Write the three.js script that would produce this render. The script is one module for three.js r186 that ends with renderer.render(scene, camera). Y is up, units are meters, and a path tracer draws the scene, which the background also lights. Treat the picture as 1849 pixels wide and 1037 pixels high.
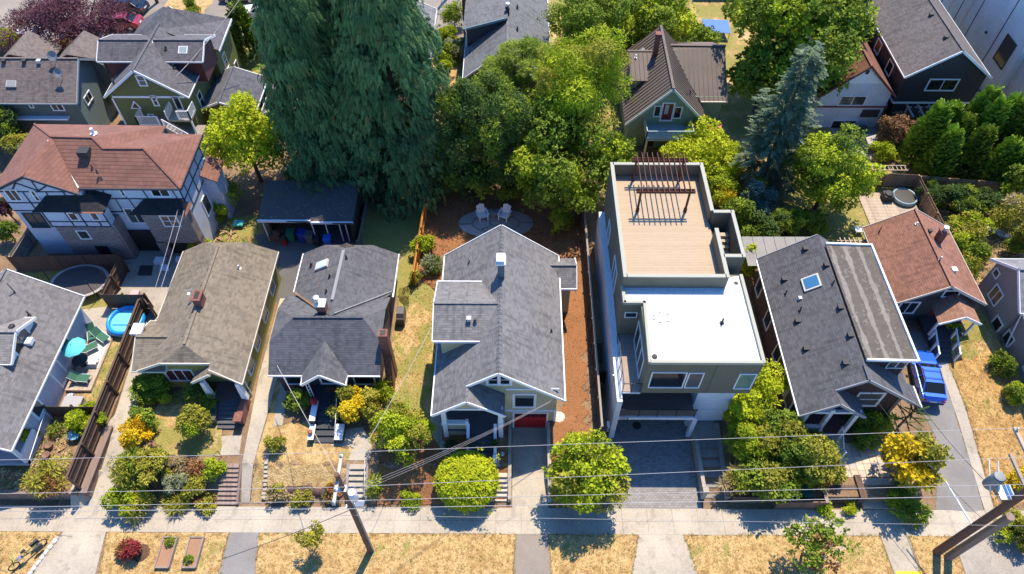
import * as THREE from 'three';
import { mergeGeometries } from 'three/addons/utils/BufferGeometryUtils.js';
import { Sky } from 'three/addons/objects/Sky.js';

// ---------------------------------------------------------------- camera, sky, sun, exposure
const scene = new THREE.Scene();
const CAMH = 45, PITCH = 52 * Math.PI / 180, YAW = 0.3 * Math.PI / 180, FPX = 1280;
const camera = new THREE.PerspectiveCamera(2 * Math.atan(518.5 / FPX) * 180 / Math.PI, 1849 / 1037, 0.5, 900);
camera.position.set(0, CAMH, 0);
camera.rotation.order = 'YXZ';
camera.rotation.set(-PITCH, YAW, 0);
const SUN = new THREE.Vector3(0.165, 0.89, -0.42).normalize();
const sky = new Sky();
sky.name = 'sky'; sky.scale.setScalar(1000);
sky.userData = { kind: 'structure', label: 'clear blue summer sky', category: 'sky' };
const su = sky.material.uniforms;
su.sunPosition.value.copy(SUN); su.turbidity.value = 4; su.rayleigh.value = 0.9; su.mieCoefficient.value = 0.004; su.mieDirectionalG.value = 0.8;
if (su.cloudCoverage) su.cloudCoverage.value = 0;
scene.add(sky);
scene.environmentIntensity = 0.23;
const sun = new THREE.DirectionalLight(0xffedd0, 5.0);
sun.position.copy(SUN).multiplyScalar(150).add(new THREE.Vector3(0, 0, -40));
sun.target.position.set(0, 0, -40); scene.add(sun, sun.target);
sun.castShadow = true; sun.shadow.mapSize.set(4096, 4096);
Object.assign(sun.shadow.camera, { left: -75, right: 75, top: 75, bottom: -75, near: 10, far: 320 });
const renderer = new THREE.WebGLRenderer({ antialias: true });
renderer.setSize(1024, 574);
renderer.toneMapping = THREE.LinearToneMapping;
renderer.toneMappingExposure = 1.53;
renderer.shadowMap.enabled = true;

// ---------------------------------------------------------------- helpers
let seed = 7;
const rnd = () => { seed = (seed + 0x6D2B79F5) | 0; let t = Math.imul(seed ^ seed >>> 15, 1 | seed); t = t + Math.imul(t ^ t >>> 7, 61 | t) ^ t; return ((t ^ t >>> 14) >>> 0) / 4294967296; };
const rr = (a, b) => a + (b - a) * rnd();
const V = (x, y, z) => new THREE.Vector3(x, y, z);
const clamp = (v, a = 0, b = 1) => Math.max(a, Math.min(b, v));
const smooth = (a, b, x) => { const t = clamp((x - a) / (b - a)); return t * t * (3 - 2 * t); };
const mixc = (a, b, t) => [a[0] + (b[0] - a[0]) * t, a[1] + (b[1] - a[1]) * t, a[2] + (b[2] - a[2]) * t];
// a photo pixel (1849 x 1037) as a point at height h
const cp = Math.cos(PITCH), sp = Math.sin(PITCH), cyw = Math.cos(YAW), syw = Math.sin(YAW);
function at(u, v, h = 0) {
  const x = (u - 924.5) / FPX, y = -(v - 518.5) / FPX;
  const Y = y * cp - sp, Z0 = -y * sp - cp, X = x * cyw + Z0 * syw, Z = -x * syw + Z0 * cyw, t = (h - CAMH) / Y;
  return [X * t, Z * t];
}
// hashed tileable value noise
const hsh = (x, y, s) => { let h = Math.imul(x, 374761393) ^ Math.imul(y, 668265263) ^ Math.imul(s, 2147483647 ^ 0x9e3779b9); h = Math.imul(h ^ h >>> 13, 1274126177); return ((h ^ h >>> 16) >>> 0) / 4294967296; };
function vn(x, y, p, s) {
  const xi = Math.floor(x), yi = Math.floor(y), fx = x - xi, fy = y - yi, m = k => ((k % p) + p) % p;
  const sx = fx * fx * (3 - 2 * fx), sy = fy * fy * (3 - 2 * fy), x0 = m(xi), x1 = m(xi + 1), y0 = m(yi), y1 = m(yi + 1);
  const a = hsh(x0, y0, s), b = hsh(x1, y0, s), c = hsh(x0, y1, s), d = hsh(x1, y1, s);
  return a + (b - a) * sx + (c - a) * sy + (a - b - c + d) * sx * sy;
}
function fbm(u, v, p, oct, s) { let r = 0, a = 0.5, t = 0; for (let k = 0; k < oct; k++) { r += a * vn(u * p, v * p, p, s + k * 17); t += a; p *= 2; a *= 0.55; } return r / t; }
// texture of n x n pixels that covers w x h metres; f(u, v) -> linear [r, g, b] or one value
function tex(n, w, h, f, data = false) {
  const d = new Uint8Array(n * n * 4), enc = c => 255 * (data ? clamp(c) : (c <= 0.0031308 ? clamp(c) * 12.92 : 1.055 * Math.pow(clamp(c), 1 / 2.4) - 0.055));
  for (let j = 0; j < n; j++) for (let i = 0; i < n; i++) {
    const c = f((i + 0.5) / n, (j + 0.5) / n), k = (j * n + i) * 4;
    if (c.length) { d[k] = enc(c[0]); d[k + 1] = enc(c[1]); d[k + 2] = enc(c[2]); } else d[k] = d[k + 1] = d[k + 2] = enc(c);
    d[k + 3] = 255;
  }
  const t = new THREE.DataTexture(d, n, n, THREE.RGBAFormat);
  t.wrapS = t.wrapT = THREE.RepeatWrapping; t.magFilter = THREE.LinearFilter; t.minFilter = THREE.LinearMipmapLinearFilter; t.generateMipmaps = true;
  if (!data) t.colorSpace = THREE.SRGBColorSpace;
  t.repeat.set(1 / w, 1 / h); t.needsUpdate = true;
  return t;
}
const col = c => Array.isArray(c) ? new THREE.Color().setRGB(c[0], c[1], c[2]) : new THREE.Color(c);
const mat = (c, rough = 0.85, o = {}) => new THREE.MeshStandardMaterial({ color: col(c), roughness: rough, metalness: 0, ...o });
const W1 = [1, 1, 1];

// geometry: every builder gives position, normal and uv in metres
function raw(pos, uv) {
  const g = new THREE.BufferGeometry();
  g.setAttribute('position', new THREE.Float32BufferAttribute(pos, 3));
  g.setAttribute('uv', new THREE.Float32BufferAttribute(uv, 2));
  g.computeVertexNormals();
  return g;
}
// planar polygon (points [x, y, z]) as a plate of thickness t below its face; face turned up (or towards out)
function slab(pts, t = 0.12, out = null) {
  let p = pts.map(q => V(...q));
  const n = V(0, 0, 0);
  for (let i = 0; i < p.length; i++) { const a = p[i], b = p[(i + 1) % p.length]; n.x += (a.y - b.y) * (a.z + b.z); n.y += (a.z - b.z) * (a.x + b.x); n.z += (a.x - b.x) * (a.y + b.y); }
  n.normalize();
  if (n.dot(out ? V(...out) : V(0.01, 1, 0.02)) < 0) { n.negate(); p.reverse(); }
  let ux = V(0, 1, 0).cross(n); if (ux.lengthSq() < 1e-4) ux = V(1, 0, 0); ux.normalize();
  const vy = n.clone().cross(ux);
  const flat = p.map(q => new THREE.Vector2(q.dot(ux), q.dot(vy))), tri = THREE.ShapeUtils.triangulateShape(flat, []);
  const pos = [], uv = [], low = p.map(q => q.clone().addScaledVector(n, -t));
  for (const f of tri) {
    for (const k of f) { pos.push(p[k].x, p[k].y, p[k].z); uv.push(flat[k].x, flat[k].y); }
    for (const k of [f[0], f[2], f[1]]) { pos.push(low[k].x, low[k].y, low[k].z); uv.push(flat[k].x, flat[k].y); }
  }
  for (let i = 0; i < p.length; i++) {
    const j = (i + 1) % p.length, a = p[i], b = p[j], c = low[j], d = low[i], m = b.clone().sub(a).cross(n).normalize();
    let sx = V(0, 1, 0).cross(m); if (sx.lengthSq() < 1e-4) sx = V(1, 0, 0); sx.normalize(); const sy = m.clone().cross(sx);
    for (const q of [a, d, c, a, c, b]) { pos.push(q.x, q.y, q.z); uv.push(q.dot(sx), q.dot(sy)); }
  }
  return raw(pos, uv);
}
function box(x0, x1, y0, y1, z0, z1) {
  const pos = [], uv = [];
  const q = (a, b, c, d, f) => { for (const k of [a, b, c, a, c, d]) { pos.push(...k); uv.push(...f(k)); } };
  const A = [x0, y0, z0], B = [x1, y0, z0], C = [x1, y1, z0], D = [x0, y1, z0], E = [x0, y0, z1], F = [x1, y0, z1], Gg = [x1, y1, z1], Hh = [x0, y1, z1];
  q(E, F, Gg, Hh, k => [k[0], k[1]]); q(B, A, D, C, k => [-k[0], k[1]]); q(F, B, C, Gg, k => [-k[2], k[1]]); q(A, E, Hh, D, k => [k[2], k[1]]);
  q(Hh, Gg, C, D, k => [k[0], -k[2]]); q(A, B, F, E, k => [k[0], k[2]]);
  return raw(pos, uv);
}
// closed profile of [a, y] points pushed along the other axis: axis 'z' takes a as x, axis 'x' takes a as z
function prism(prof, axis, c0, c1) {
  const f = (a, y, c) => axis === 'z' ? [a, y, c] : [c, y, a];
  const g = slab(prof.map(([a, y]) => f(a, y, c1)), Math.abs(c1 - c0), axis === 'z' ? [0, 0, 1] : [1, 0, 0]);
  return g;
}
// round bar through points; radius r or [r0, r1]
function bar(pts, r, seg = 6) {
  const P = pts.map(q => Array.isArray(q) ? V(...q) : q), n = P.length, rs = Array.isArray(r) ? P.map((_, i) => r[0] + (r[1] - r[0]) * i / (n - 1)) : P.map(() => r);
  const pos = [], uv = [], rings = [];
  for (let i = 0; i < n; i++) {
    const t = P[Math.min(i + 1, n - 1)].clone().sub(P[Math.max(i - 1, 0)]).normalize(), s = Math.abs(t.y) > 0.9 ? V(1, 0, 0) : V(0, 1, 0);
    const a = t.clone().cross(s).normalize(), b = t.clone().cross(a);
    rings.push([...Array(seg)].map((_, k) => { const w = k / seg * Math.PI * 2; return P[i].clone().addScaledVector(a, Math.cos(w) * rs[i]).addScaledVector(b, Math.sin(w) * rs[i]); }));
  }
  const tri = (a, b, c) => { for (const q of [a, b, c]) { pos.push(q.x, q.y, q.z); uv.push(q.x + q.z, q.y); } };
  for (let i = 0; i + 1 < n; i++) for (let k = 0; k < seg; k++) { const a = rings[i][k], b = rings[i][(k + 1) % seg], c = rings[i + 1][(k + 1) % seg], d = rings[i + 1][k]; tri(a, c, b); tri(a, d, c); }
  for (let k = 1; k + 1 < seg; k++) { tri(rings[0][0], rings[0][k], rings[0][k + 1]); tri(rings[n - 1][0], rings[n - 1][k + 1], rings[n - 1][k]); }
  return raw(pos, uv);
}
// square bar between two points
function beam(a, b, w, h) {
  const A = V(...a), B = V(...b), d = B.clone().sub(A), L = d.length(); d.normalize();
  const s = Math.abs(d.y) > 0.95 ? V(0, 0, 1) : V(0, 1, 0), r = d.clone().cross(s).normalize(), u = r.clone().cross(d);
  const g = box(-w / 2, w / 2, -h / 2, h / 2, 0, L);
  const m = new THREE.Matrix4().makeBasis(r, u, d.clone()); if (m.determinant() < 0) m.makeBasis(r.clone().negate(), u, d);
  return g.applyMatrix4(m).translate(A.x, A.y, A.z);
}
// lathe about y at (x, z); profile of [r, y]
function lathe(prof, x, z, seg = 16) {
  const g = new THREE.LatheGeometry(prof.map(p => new THREE.Vector2(p[0], p[1])), seg).toNonIndexed();
  return g.translate(x, 0, z);
}
const disc = (x, y, z, r, h, seg = 16) => lathe([[0.001, y], [r, y], [r, y + h], [0.001, y + h]], x, z, seg);
const merge = l => l.length === 1 ? l[0] : mergeGeometries(l.map(g => { const q = g.index ? g.toNonIndexed() : g; for (const k of Object.keys(q.attributes)) if (!['position', 'normal', 'uv'].includes(k)) q.deleteAttribute(k); return q; }));

// objects
const used = {}, BASE = new Map();
const numbered = n => { const k = used[n] = (used[n] ?? -1) + 1; return k ? `${n}_${String(k).padStart(3, '0')}` : n; };
function thing(name, label, category, p = [0, 0, 0], group) {
  const o = new THREE.Group(); o.name = numbered(name); o.position.set(...p); scene.add(o);
  o.userData = { label, category }; if (group) o.userData.group = group;
  BASE.set(o, p); return o;
}
function part(parent, name, geos, m) {
  const g = merge([].concat(geos)), b = BASE.get(parent);
  g.translate(-b[0], -b[1], -b[2]);
  const o = new THREE.Mesh(g, m); o.name = name; o.castShadow = o.receiveShadow = true; parent.add(o); BASE.set(o, b);
  return o;
}
function single(name, label, category, geos, m, group) {
  const g = merge([].concat(geos)); g.computeBoundingBox();
  const b = g.boundingBox, c = [(b.min.x + b.max.x) / 2, b.min.y, (b.min.z + b.max.z) / 2];
  g.translate(-c[0], -c[1], -c[2]);
  const o = new THREE.Mesh(g, m); o.name = numbered(name); o.position.set(...c); o.castShadow = o.receiveShadow = true; scene.add(o);
  o.userData = { label, category }; if (group) o.userData.group = group; BASE.set(o, c); return o;
}
function struct(name, geos, m, label, category = name.replace(/_/g, ' ')) {
  const o = single(name, label, category, geos, m); o.userData.kind = 'structure'; return o;
}
function copyOf(root, p, turn, label, s = 1) {
  const r = root.clone(); r.name = numbered(root.name.replace(/_\d\d\d$/, '')); r.userData = { ...root.userData, label }; scene.add(r);
  r.position.set(...p); r.rotation.y = turn; r.scale.setScalar(s); return r;
}

// ---------------------------------------------------------------- textures and materials
const shingleF = (rows, tabs, lo, cs) => (u, v) => {
  const r = Math.floor(v * rows), o = hsh(r, 3, cs) * tabs, tx = Math.floor(u * tabs + o), t = hsh(((tx % tabs) + tabs) % tabs + r * 31, r, cs + 1);
  return lo + (1 - lo) * (0.25 + 0.75 * t) * (0.8 + 0.4 * fbm(u, v, 8, 3, cs + 5)) - 0.12 * (fbm(u, v, 64, 2, cs + 9) - 0.5);
};
const T = {};
T.shingle = tex(1024, 9.6, 7.68, (u, v) => shingleF(48, 36, 0.55, 11)(u, v) * 1.06 * (0.86 + 0.26 * fbm(u, v, 3, 4, 13)) * (1 - 0.22 * smooth(0.55, 0.75, fbm(u, v * 0.1, 40, 3, 14))));
T.shingleB = tex(1024, 9.6, 7.68, (u, v) => { const f = v * 48 - Math.floor(v * 48); return 1 - f * 0.8 - 0.2 * hsh(Math.floor(u * 36 + hsh(Math.floor(v * 48), 3, 11) * 36), Math.floor(v * 48), 12); }, true);
T.tile = tex(512, 4.0, 4.0, (u, v) => { const r = Math.floor(v * 14), t = hsh(Math.floor(u * 13 + (r % 2) * 0.5), r, 61); return 0.72 + 0.2 * t + 0.25 * (fbm(u, v, 6, 4, 62) - 0.5); });
T.tileB = tex(256, 4.0, 4.0, (u, v) => { const f = v * 14 - Math.floor(v * 14), g = u * 13 + (Math.floor(v * 14) % 2) * 0.5; return 0.8 - f * 0.7 - (Math.abs(g - Math.round(g)) < 0.06 ? 0.3 : 0); }, true);
T.siding = tex(64, 1.6, 1.6, (u, v) => { const f = v * 8 - Math.floor(v * 8); return 1 - f * 0.85; }, true);
T.dirty = tex(512, 6, 6, (u, v) => 0.84 + 0.26 * (fbm(u, v, 4, 5, 21) - 0.5) + 0.16 * (fbm(u, v, 64, 2, 22) - 0.5) - 0.04 * smooth(0.6, 0.72, fbm(u, v, 9, 4, 23)));
T.stucco = tex(256, 2, 2, (u, v) => fbm(u, v, 32, 3, 25), true);
T.concrete = tex(1024, 9, 9, (u, v) => {
  const a = fbm(u, v, 5, 5, 31), b = fbm(u, v, 128, 2, 32), s = smooth(0.62, 0.75, fbm(u, v, 18, 3, 33));
  return 0.84 + 0.42 * (a - 0.5) + 0.26 * (b - 0.5) - 0.13 * s;
});
T.asphalt = tex(1024, 7, 7, (u, v) => { const a = fbm(u, v, 4, 4, 41), g = hsh(Math.floor(u * 512), Math.floor(v * 512), 42); return 0.72 + 0.4 * (a - 0.5) + 0.38 * (g - 0.5); });
T.grain = tex(256, 3, 3, (u, v) => fbm(u, v, 64, 2, 45), true);
const straw = [0.62, 0.42, 0.18], straw2 = [0.45, 0.28, 0.105], lgreen = [0.27, 0.275, 0.055], pale = [0.76, 0.57, 0.29];
const dryF = green => (u, v) => {
  const a = fbm(u, v, 6, 4, 51), b = fbm(u, v, 40, 3, 52), c = fbm(u, v, 256, 2, 53), g = smooth(0.62 - green, 0.78 - green, fbm(u, v, 9, 4, 54) * 0.75 + b * 0.25);
  const bare = smooth(0.66, 0.78, fbm(u, v, 14, 4, 58)); let k = mixc(straw2, straw, smooth(0.3, 0.62, b)); k = mixc(k, [0.34, 0.22, 0.12], bare * 0.7); k = mixc(k, pale, 0.6 * smooth(0.5, 0.75, a * 0.5 + c * 0.5)); k = mixc(k, lgreen, g * (0.55 + 0.45 * c));
  const m = (0.62 + 0.76 * c) * 0.76; return [k[0] * m, k[1] * m, k[2] * m];
};
T.dry = tex(1024, 10, 10, dryF(0.02)); T.half = tex(1024, 10, 10, dryF(0.25)); T.grass = tex(512, 7, 7, dryF(0.42));
T.grassB = tex(512, 4, 4, (u, v) => fbm(u, v, 90, 3, 57), true);
T.mulch = tex(1024, 6, 6, (u, v) => { const a = fbm(u, v, 5, 4, 71), c = hsh(Math.floor(u * 300 + 6 * vn(u * 50, v * 50, 50, 3)), Math.floor(v * 300 + 6 * vn(u * 50, v * 50, 50, 4)), 72), k = mixc([0.19, 0.085, 0.034], [0.37, 0.165, 0.068], a * 0.5 + c * 0.5), m = 0.7 + 0.5 * c; return [k[0] * m, k[1] * m, k[2] * m]; });
T.soil = tex(512, 6, 6, (u, v) => { const a = fbm(u, v, 6, 5, 75), c = fbm(u, v, 128, 2, 76), k = mixc([0.15, 0.09, 0.05], [0.32, 0.215, 0.125], a), m = 0.6 + 0.8 * c; return [k[0] * m, k[1] * m, k[2] * m]; });
T.wood = tex(512, 2.4, 2.4, (u, v) => { const p = Math.floor(u * 16), t = hsh(p, 1, 81); return 0.66 + 0.3 * t + 0.4 * (fbm(u, v * 0.12 + t, 64, 2, 82) - 0.5); });
T.deck = tex(512, 3.5, 3.5, (u, v) => { const p = Math.floor(v * 25), f = v * 25 - p, t = hsh(p, 1, 85); return (f < 0.1 ? 0.62 : 0.9 + 0.1 * t) + 0.16 * (fbm(u * 0.2, v, 64, 2, 86) - 0.5); });
T.deckB = tex(256, 3.5, 3.5, (u, v) => { const f = v * 25 - Math.floor(v * 25); return f < 0.12 ? 0 : 1; }, true);
T.brick = tex(512, 2.4, 2.4, (u, v) => { const r = Math.floor(v * 28), o = r % 2 * 0.5, x = u * 11 + o, f = x - Math.floor(x), g = v * 28 - r, t = hsh(Math.floor(x) % 11, r, 91); return (f < 0.06 || g < 0.16) ? 0.95 : 0.55 + 0.45 * t; });
T.paver = tex(1024, 5, 5, (u, v) => { const r = Math.floor(v * 32), x = u * 20 + (r % 2) * 0.5, f = x - Math.floor(x), g = v * 32 - r, t = hsh(Math.floor(x) % 20, r, 95); return (f < 0.08 || g < 0.12) ? 0.5 : 0.72 + 0.35 * t + 0.2 * (fbm(u, v, 4, 3, 96) - 0.5); });
T.paverB = tex(512, 5, 5, (u, v) => { const r = Math.floor(v * 32), x = u * 20 + (r % 2) * 0.5, f = x - Math.floor(x), g = v * 32 - r; return (f < 0.1 || g < 0.14) ? 0 : 1; }, true);
T.gravel = tex(512, 3, 3, (u, v) => 0.5 + 0.7 * (hsh(Math.floor(u * 200), Math.floor(v * 200), 97) - 0.3) + 0.3 * (fbm(u, v, 5, 3, 98) - 0.5));
T.flat = tex(1024, 10, 10, (u, v) => { // old roll roofing: laps across, patches where the coating has worn through
  const x = v * 10, w = 0.22 * (fbm(u, v, 12, 4, 101) - 0.5), q = Math.abs(((x + w + 0.4) % 1.0) - 0.5), a = fbm(u, v, 10, 4, 102), strip = smooth(0.14, 0.1, q + 0.22 * (a - 0.55)), sp2 = smooth(0.70, 0.76, fbm(u, v, 60, 2, 103));
  return mixc([0.10, 0.085, 0.07], [0.215, 0.195, 0.17], clamp(strip * 0.85 + sp2 * 0.5)).map(k => k * (0.8 + 0.4 * fbm(u, v, 40, 3, 104)));
});
const SH = (c, o = {}) => mat(c, 0.92, { map: T.shingle, bumpMap: T.shingleB, bumpScale: 0.012, ...o });
const SID = (c, o = {}) => mat(c, 0.75, { map: T.dirty, bumpMap: T.siding, bumpScale: 0.02, ...o });
const glassSet = [mat([0.012, 0.016, 0.02], 0.06), mat([0.02, 0.03, 0.038], 0.05), mat([0.05, 0.055, 0.055], 0.1), mat([0.10, 0.105, 0.10], 0.14)];
const M = {
  white: mat([0.78, 0.79, 0.80], 0.55), trimBlue: mat([0.72, 0.76, 0.82], 0.55), glass: mat([0.012, 0.016, 0.02], 0.06, { metalness: 0.0 }),
  concrete: mat([0.46, 0.405, 0.325], 0.92, { map: T.concrete, bumpMap: T.grain, bumpScale: 0.003 }), concrete2: mat([0.385, 0.34, 0.285], 0.92, { map: T.concrete, bumpMap: T.grain, bumpScale: 0.003 }),
  concreteD: mat([0.27, 0.25, 0.225], 0.92, { map: T.concrete, bumpMap: T.grain, bumpScale: 0.003 }),
  asphalt: mat([0.30, 0.285, 0.27], 0.95, { map: T.asphalt, bumpMap: T.grain, bumpScale: 0.006 }), road: mat([0.33, 0.285, 0.24], 0.95, { map: T.asphalt }),
  dry: mat(W1, 1, { map: T.dry, bumpMap: T.grassB, bumpScale: 0.05 }), half: mat(W1, 1, { map: T.half, bumpMap: T.grassB, bumpScale: 0.05 }), grass: mat(W1, 1, { map: T.grass, bumpMap: T.grassB, bumpScale: 0.05 }),
  mulch: mat(W1, 1, { map: T.mulch, bumpMap: T.grassB, bumpScale: 0.04 }), soil: mat(W1, 1, { map: T.soil, bumpMap: T.grassB, bumpScale: 0.05 }),
  darksoil: mat([0.42, 0.33, 0.3], 1, { map: T.soil, bumpMap: T.grassB, bumpScale: 0.05 }),
  fence: mat([0.115, 0.07, 0.05], 0.85, { map: T.wood, bumpMap: T.wood, bumpScale: 0.004 }), fenceGrey: mat([0.30, 0.25, 0.21], 0.9, { map: T.wood }), fenceTan: mat([0.36, 0.235, 0.14], 0.9, { map: T.wood }),
  fenceNew: mat([0.62, 0.27, 0.045], 0.8, { map: T.wood }), black: mat([0.012, 0.012, 0.013], 0.6), metal: mat([0.55, 0.56, 0.57], 0.4, { metalness: 0.8 }), galv: mat([0.62, 0.64, 0.66], 0.45, { metalness: 0.5 }),
  dark: mat([0.03, 0.03, 0.032], 0.7), brick: mat([0.25, 0.10, 0.07], 0.9, { map: T.brick, bumpMap: T.brick, bumpScale: 0.006 }), gravel: mat([0.32, 0.31, 0.31], 1, { map: T.gravel, bumpMap: T.gravel, bumpScale: 0.02 }),
  deck: mat([0.43, 0.33, 0.225], 0.85, { map: T.deck, bumpMap: T.deckB, bumpScale: 0.008 }), bark: mat([0.13, 0.085, 0.06], 0.95, { map: T.wood }), barkGrey: mat([0.24, 0.2, 0.165], 0.95, { map: T.wood }),
  pole: mat([0.16, 0.085, 0.055], 0.9, { map: T.wood, bumpMap: T.wood, bumpScale: 0.01 }), wire: mat([0.38, 0.355, 0.35], 0.7), wireD: mat([0.05, 0.05, 0.05], 0.7),
  red: mat([0.5, 0.01, 0.015], 0.45), stone: mat([0.42, 0.38, 0.33], 0.9, { map: T.dirty }), plank: mat([0.46, 0.36, 0.27], 0.9, { map: T.wood }),
};
// ---------------------------------------------------------------- ground: lots step up behind the sidewalk, driveways cut through
const ramp = (z0, z1, y0, y1) => z => y0 + (y1 - y0) * clamp((z0 - z) / (z0 - z1));
const COLS = [[-140, -27.8, z => ramp(-17.45, -17.55, 0, 1.0)(z) + ramp(-26, -34, 0, 0.2)(z)], [-27.8, -25.5, ramp(-17, -28, 0, 1.2)], [-25.5, -0.25, ramp(-17.2, -19.4, 0, 1.2)],
  [-0.25, 2.35, z => ramp(-17, -22.6, 0, 0.3)(z) + ramp(-23.2, -23.6, 0, 0.9)(z)], [2.35, 5.75, ramp(-17.2, -19.4, 0, 1.2)], [5.75, 12.35, ramp(-28, -29, 0, 1.2)], [12.35, 14.1, ramp(-17.2, -21.5, 0, 0.85)],
  [14.1, 26.3, z => ramp(-17.4, -17.5, 0, 0.9)(z) + ramp(-30, -36, 0, 0.3)(z)], [26.3, 140, ramp(-17, -30, 0, 1.2)]];
const GY = (x, z) => { for (const [a, b, f] of COLS) if (x >= a && x < b) return f(z); return 0; };
function gp(u, v) { let h = 0.5, p; for (let k = 0; k < 8; k++) { p = at(u, v, h); h = GY(p[0], p[1]); } return p; }
{
  const zs = [60, 0, -9, -15, -17, -17.2, -17.4, -17.45, -17.5, -17.55, -18.3, -19.4, -21.5, -22.6, -23.2, -23.6, -26, -28, -29, -30, -34, -36, -38, -45, -60, -90, -160], pos = [], uv = [];
  const v3 = (x, y, z) => { pos.push(x, y, z); uv.push(x, -z); };
  COLS.forEach(([a, b, f], c) => {
    for (let i = 0; i + 1 < zs.length; i++) {
      const z0 = zs[i], z1 = zs[i + 1], y0 = f(z0), y1 = f(z1);
      v3(a, y0, z0); v3(b, y0, z0); v3(b, y1, z1); v3(a, y0, z0); v3(b, y1, z1); v3(a, y1, z1);
      if (c + 1 < COLS.length) { const g = COLS[c + 1][2], Y0 = g(z0), Y1 = g(z1); if (Math.abs(Y0 - y0) + Math.abs(Y1 - y1) > 1e-3) { v3(b, y0, z0); v3(b, Y0, z0); v3(b, Y1, z1); v3(b, y0, z0); v3(b, Y1, z1); v3(b, y1, z1); } }
    }
  });
  const g = raw(pos, uv); const o = new THREE.Mesh(g, M.soil); o.name = 'ground'; o.receiveShadow = o.castShadow = true; scene.add(o); o.userData = { kind: 'structure', label: 'bare tan soil of the yards between the houses', category: 'ground' };
}
// a sheet that follows the ground: outline in world [x, z]
function sheet(poly, dy, step = 1.2, wob = 0) {
  let sh = poly.map(q => new THREE.Vector2(q[0], q[1]));
  if (wob) { const out = []; sh.forEach((a, i) => { const b = sh[(i + 1) % sh.length], L = a.distanceTo(b), n = Math.max(1, Math.round(L / 0.35)), nx = -(b.y - a.y) / L, ny = (b.x - a.x) / L; for (let k = 0; k < n; k++) { const t = k / n, d = k ? rr(-wob, wob) : 0; out.push(new THREE.Vector2(a.x + (b.x - a.x) * t + nx * d, a.y + (b.y - a.y) * t + ny * d)); } }); sh = out; }
  let tris = THREE.ShapeUtils.triangulateShape(sh, []).map(f => f.map(k => sh[k])), outT = [];
  while (tris.length) {
    const [a, b, c] = tris.pop(), la = a.distanceTo(b), lb = b.distanceTo(c), lc = c.distanceTo(a), m = Math.max(la, lb, lc);
    if (m < step) { outT.push([a, b, c]); continue; }
    const mid = (p, q) => new THREE.Vector2((p.x + q.x) / 2, (p.y + q.y) / 2);
    if (m === la) { const k = mid(a, b); tris.push([a, k, c], [k, b, c]); } else if (m === lb) { const k = mid(b, c); tris.push([a, b, k], [a, k, c]); } else { const k = mid(c, a); tris.push([a, b, k], [k, b, c]); }
  }
  const pos = [], uv = [];
  for (const f of outT) { const cr = (f[1].x - f[0].x) * (f[2].y - f[0].y) - (f[1].y - f[0].y) * (f[2].x - f[0].x); for (const p of cr > 0 ? [f[0], f[2], f[1]] : f) { pos.push(p.x, GY(p.x, p.y) + dy, p.y); uv.push(p.x, -p.y); } }
  return raw(pos, uv);
}
const px = l => l.map(([u, v]) => gp(u, v));
const patch = (name, label, pts, dy, m, wob = 0.12, cat) => struct(name, sheet(px(pts).map(q => /strip|apron/.test(name) && name !== 'grass_strip' && q[1] < -14.7 ? [q[0], -15.3] : q), dy, 1.2, wob), m, label, cat);

// the street side: kerb, road, sidewalk slabs, planting strips and drive aprons
struct('road', box(-120, 120, -0.16, -0.12, -8.2, 8), M.road, 'grey asphalt street in front of the planting strip');
{ const k = thing('kerb', 'concrete kerb between street and dry planting strip', 'kerb', [0, 0, -8.4]); k.userData.kind = 'structure'; for (let i = 0; i < 30; i++) part(k, 'kerb_stone', box(-60 + i * 4 + 0.01, -56 + i * 4 - 0.01, -0.2, 0.03, -8.5, -8.2), M.concrete2); }
{
  const w = thing('sidewalk', 'pale concrete sidewalk running along the fronts of the lots', 'sidewalk', [0, 0, -16.1]); w.userData.kind = 'structure';
  for (let x = -46; x < 46;) {
    const L = x < -9 ? 2.4 : 1.62, m = M.concrete, y = 0.024 + rr(0, 0.006);
    for (const [za, zb] of [[-15.3, -16.13], [-16.14, -16.98]]) part(w, 'slab', box(x + 0.006, x + L - 0.006, -0.1, y, zb, za), m);
    x += L;
  }
}
const LOW = 1200;
[[[[-60, 971], [105, 971], [20, 1100], [-60, 1100]], 'beside the parked cargo bike'], [[[192, 968], [412, 967], [392, 1040], [350, LOW], [130, LOW], [178, 1037]], 'holding the two raised garden beds'], [[[468, 966], [930, 965], [926, 1037], [926, LOW], [440, LOW], [462, 1037]], 'around the leaning utility pole'],
  [[[992, 966], [1152, 967], [1140, 1037], [1120, LOW], [1000, LOW], [997, 1037]], 'shaded by the broad street tree'], [[[1236, 967], [1588, 967], [1614, 1037], [1650, LOW], [1310, LOW], [1262, 1037]], 'under the small white-flowered street tree'],
  [[[1642, 971], [1718, 969], [1742, 1037], [1760, LOW], [1700, LOW], [1666, 1037]], 'at the foot of the twin poles']].forEach(([p, l]) => patch('planting_strip', `sun-dried straw yellow grass strip ${l}`, p, 0.012, M.dry, 0.07));
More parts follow.
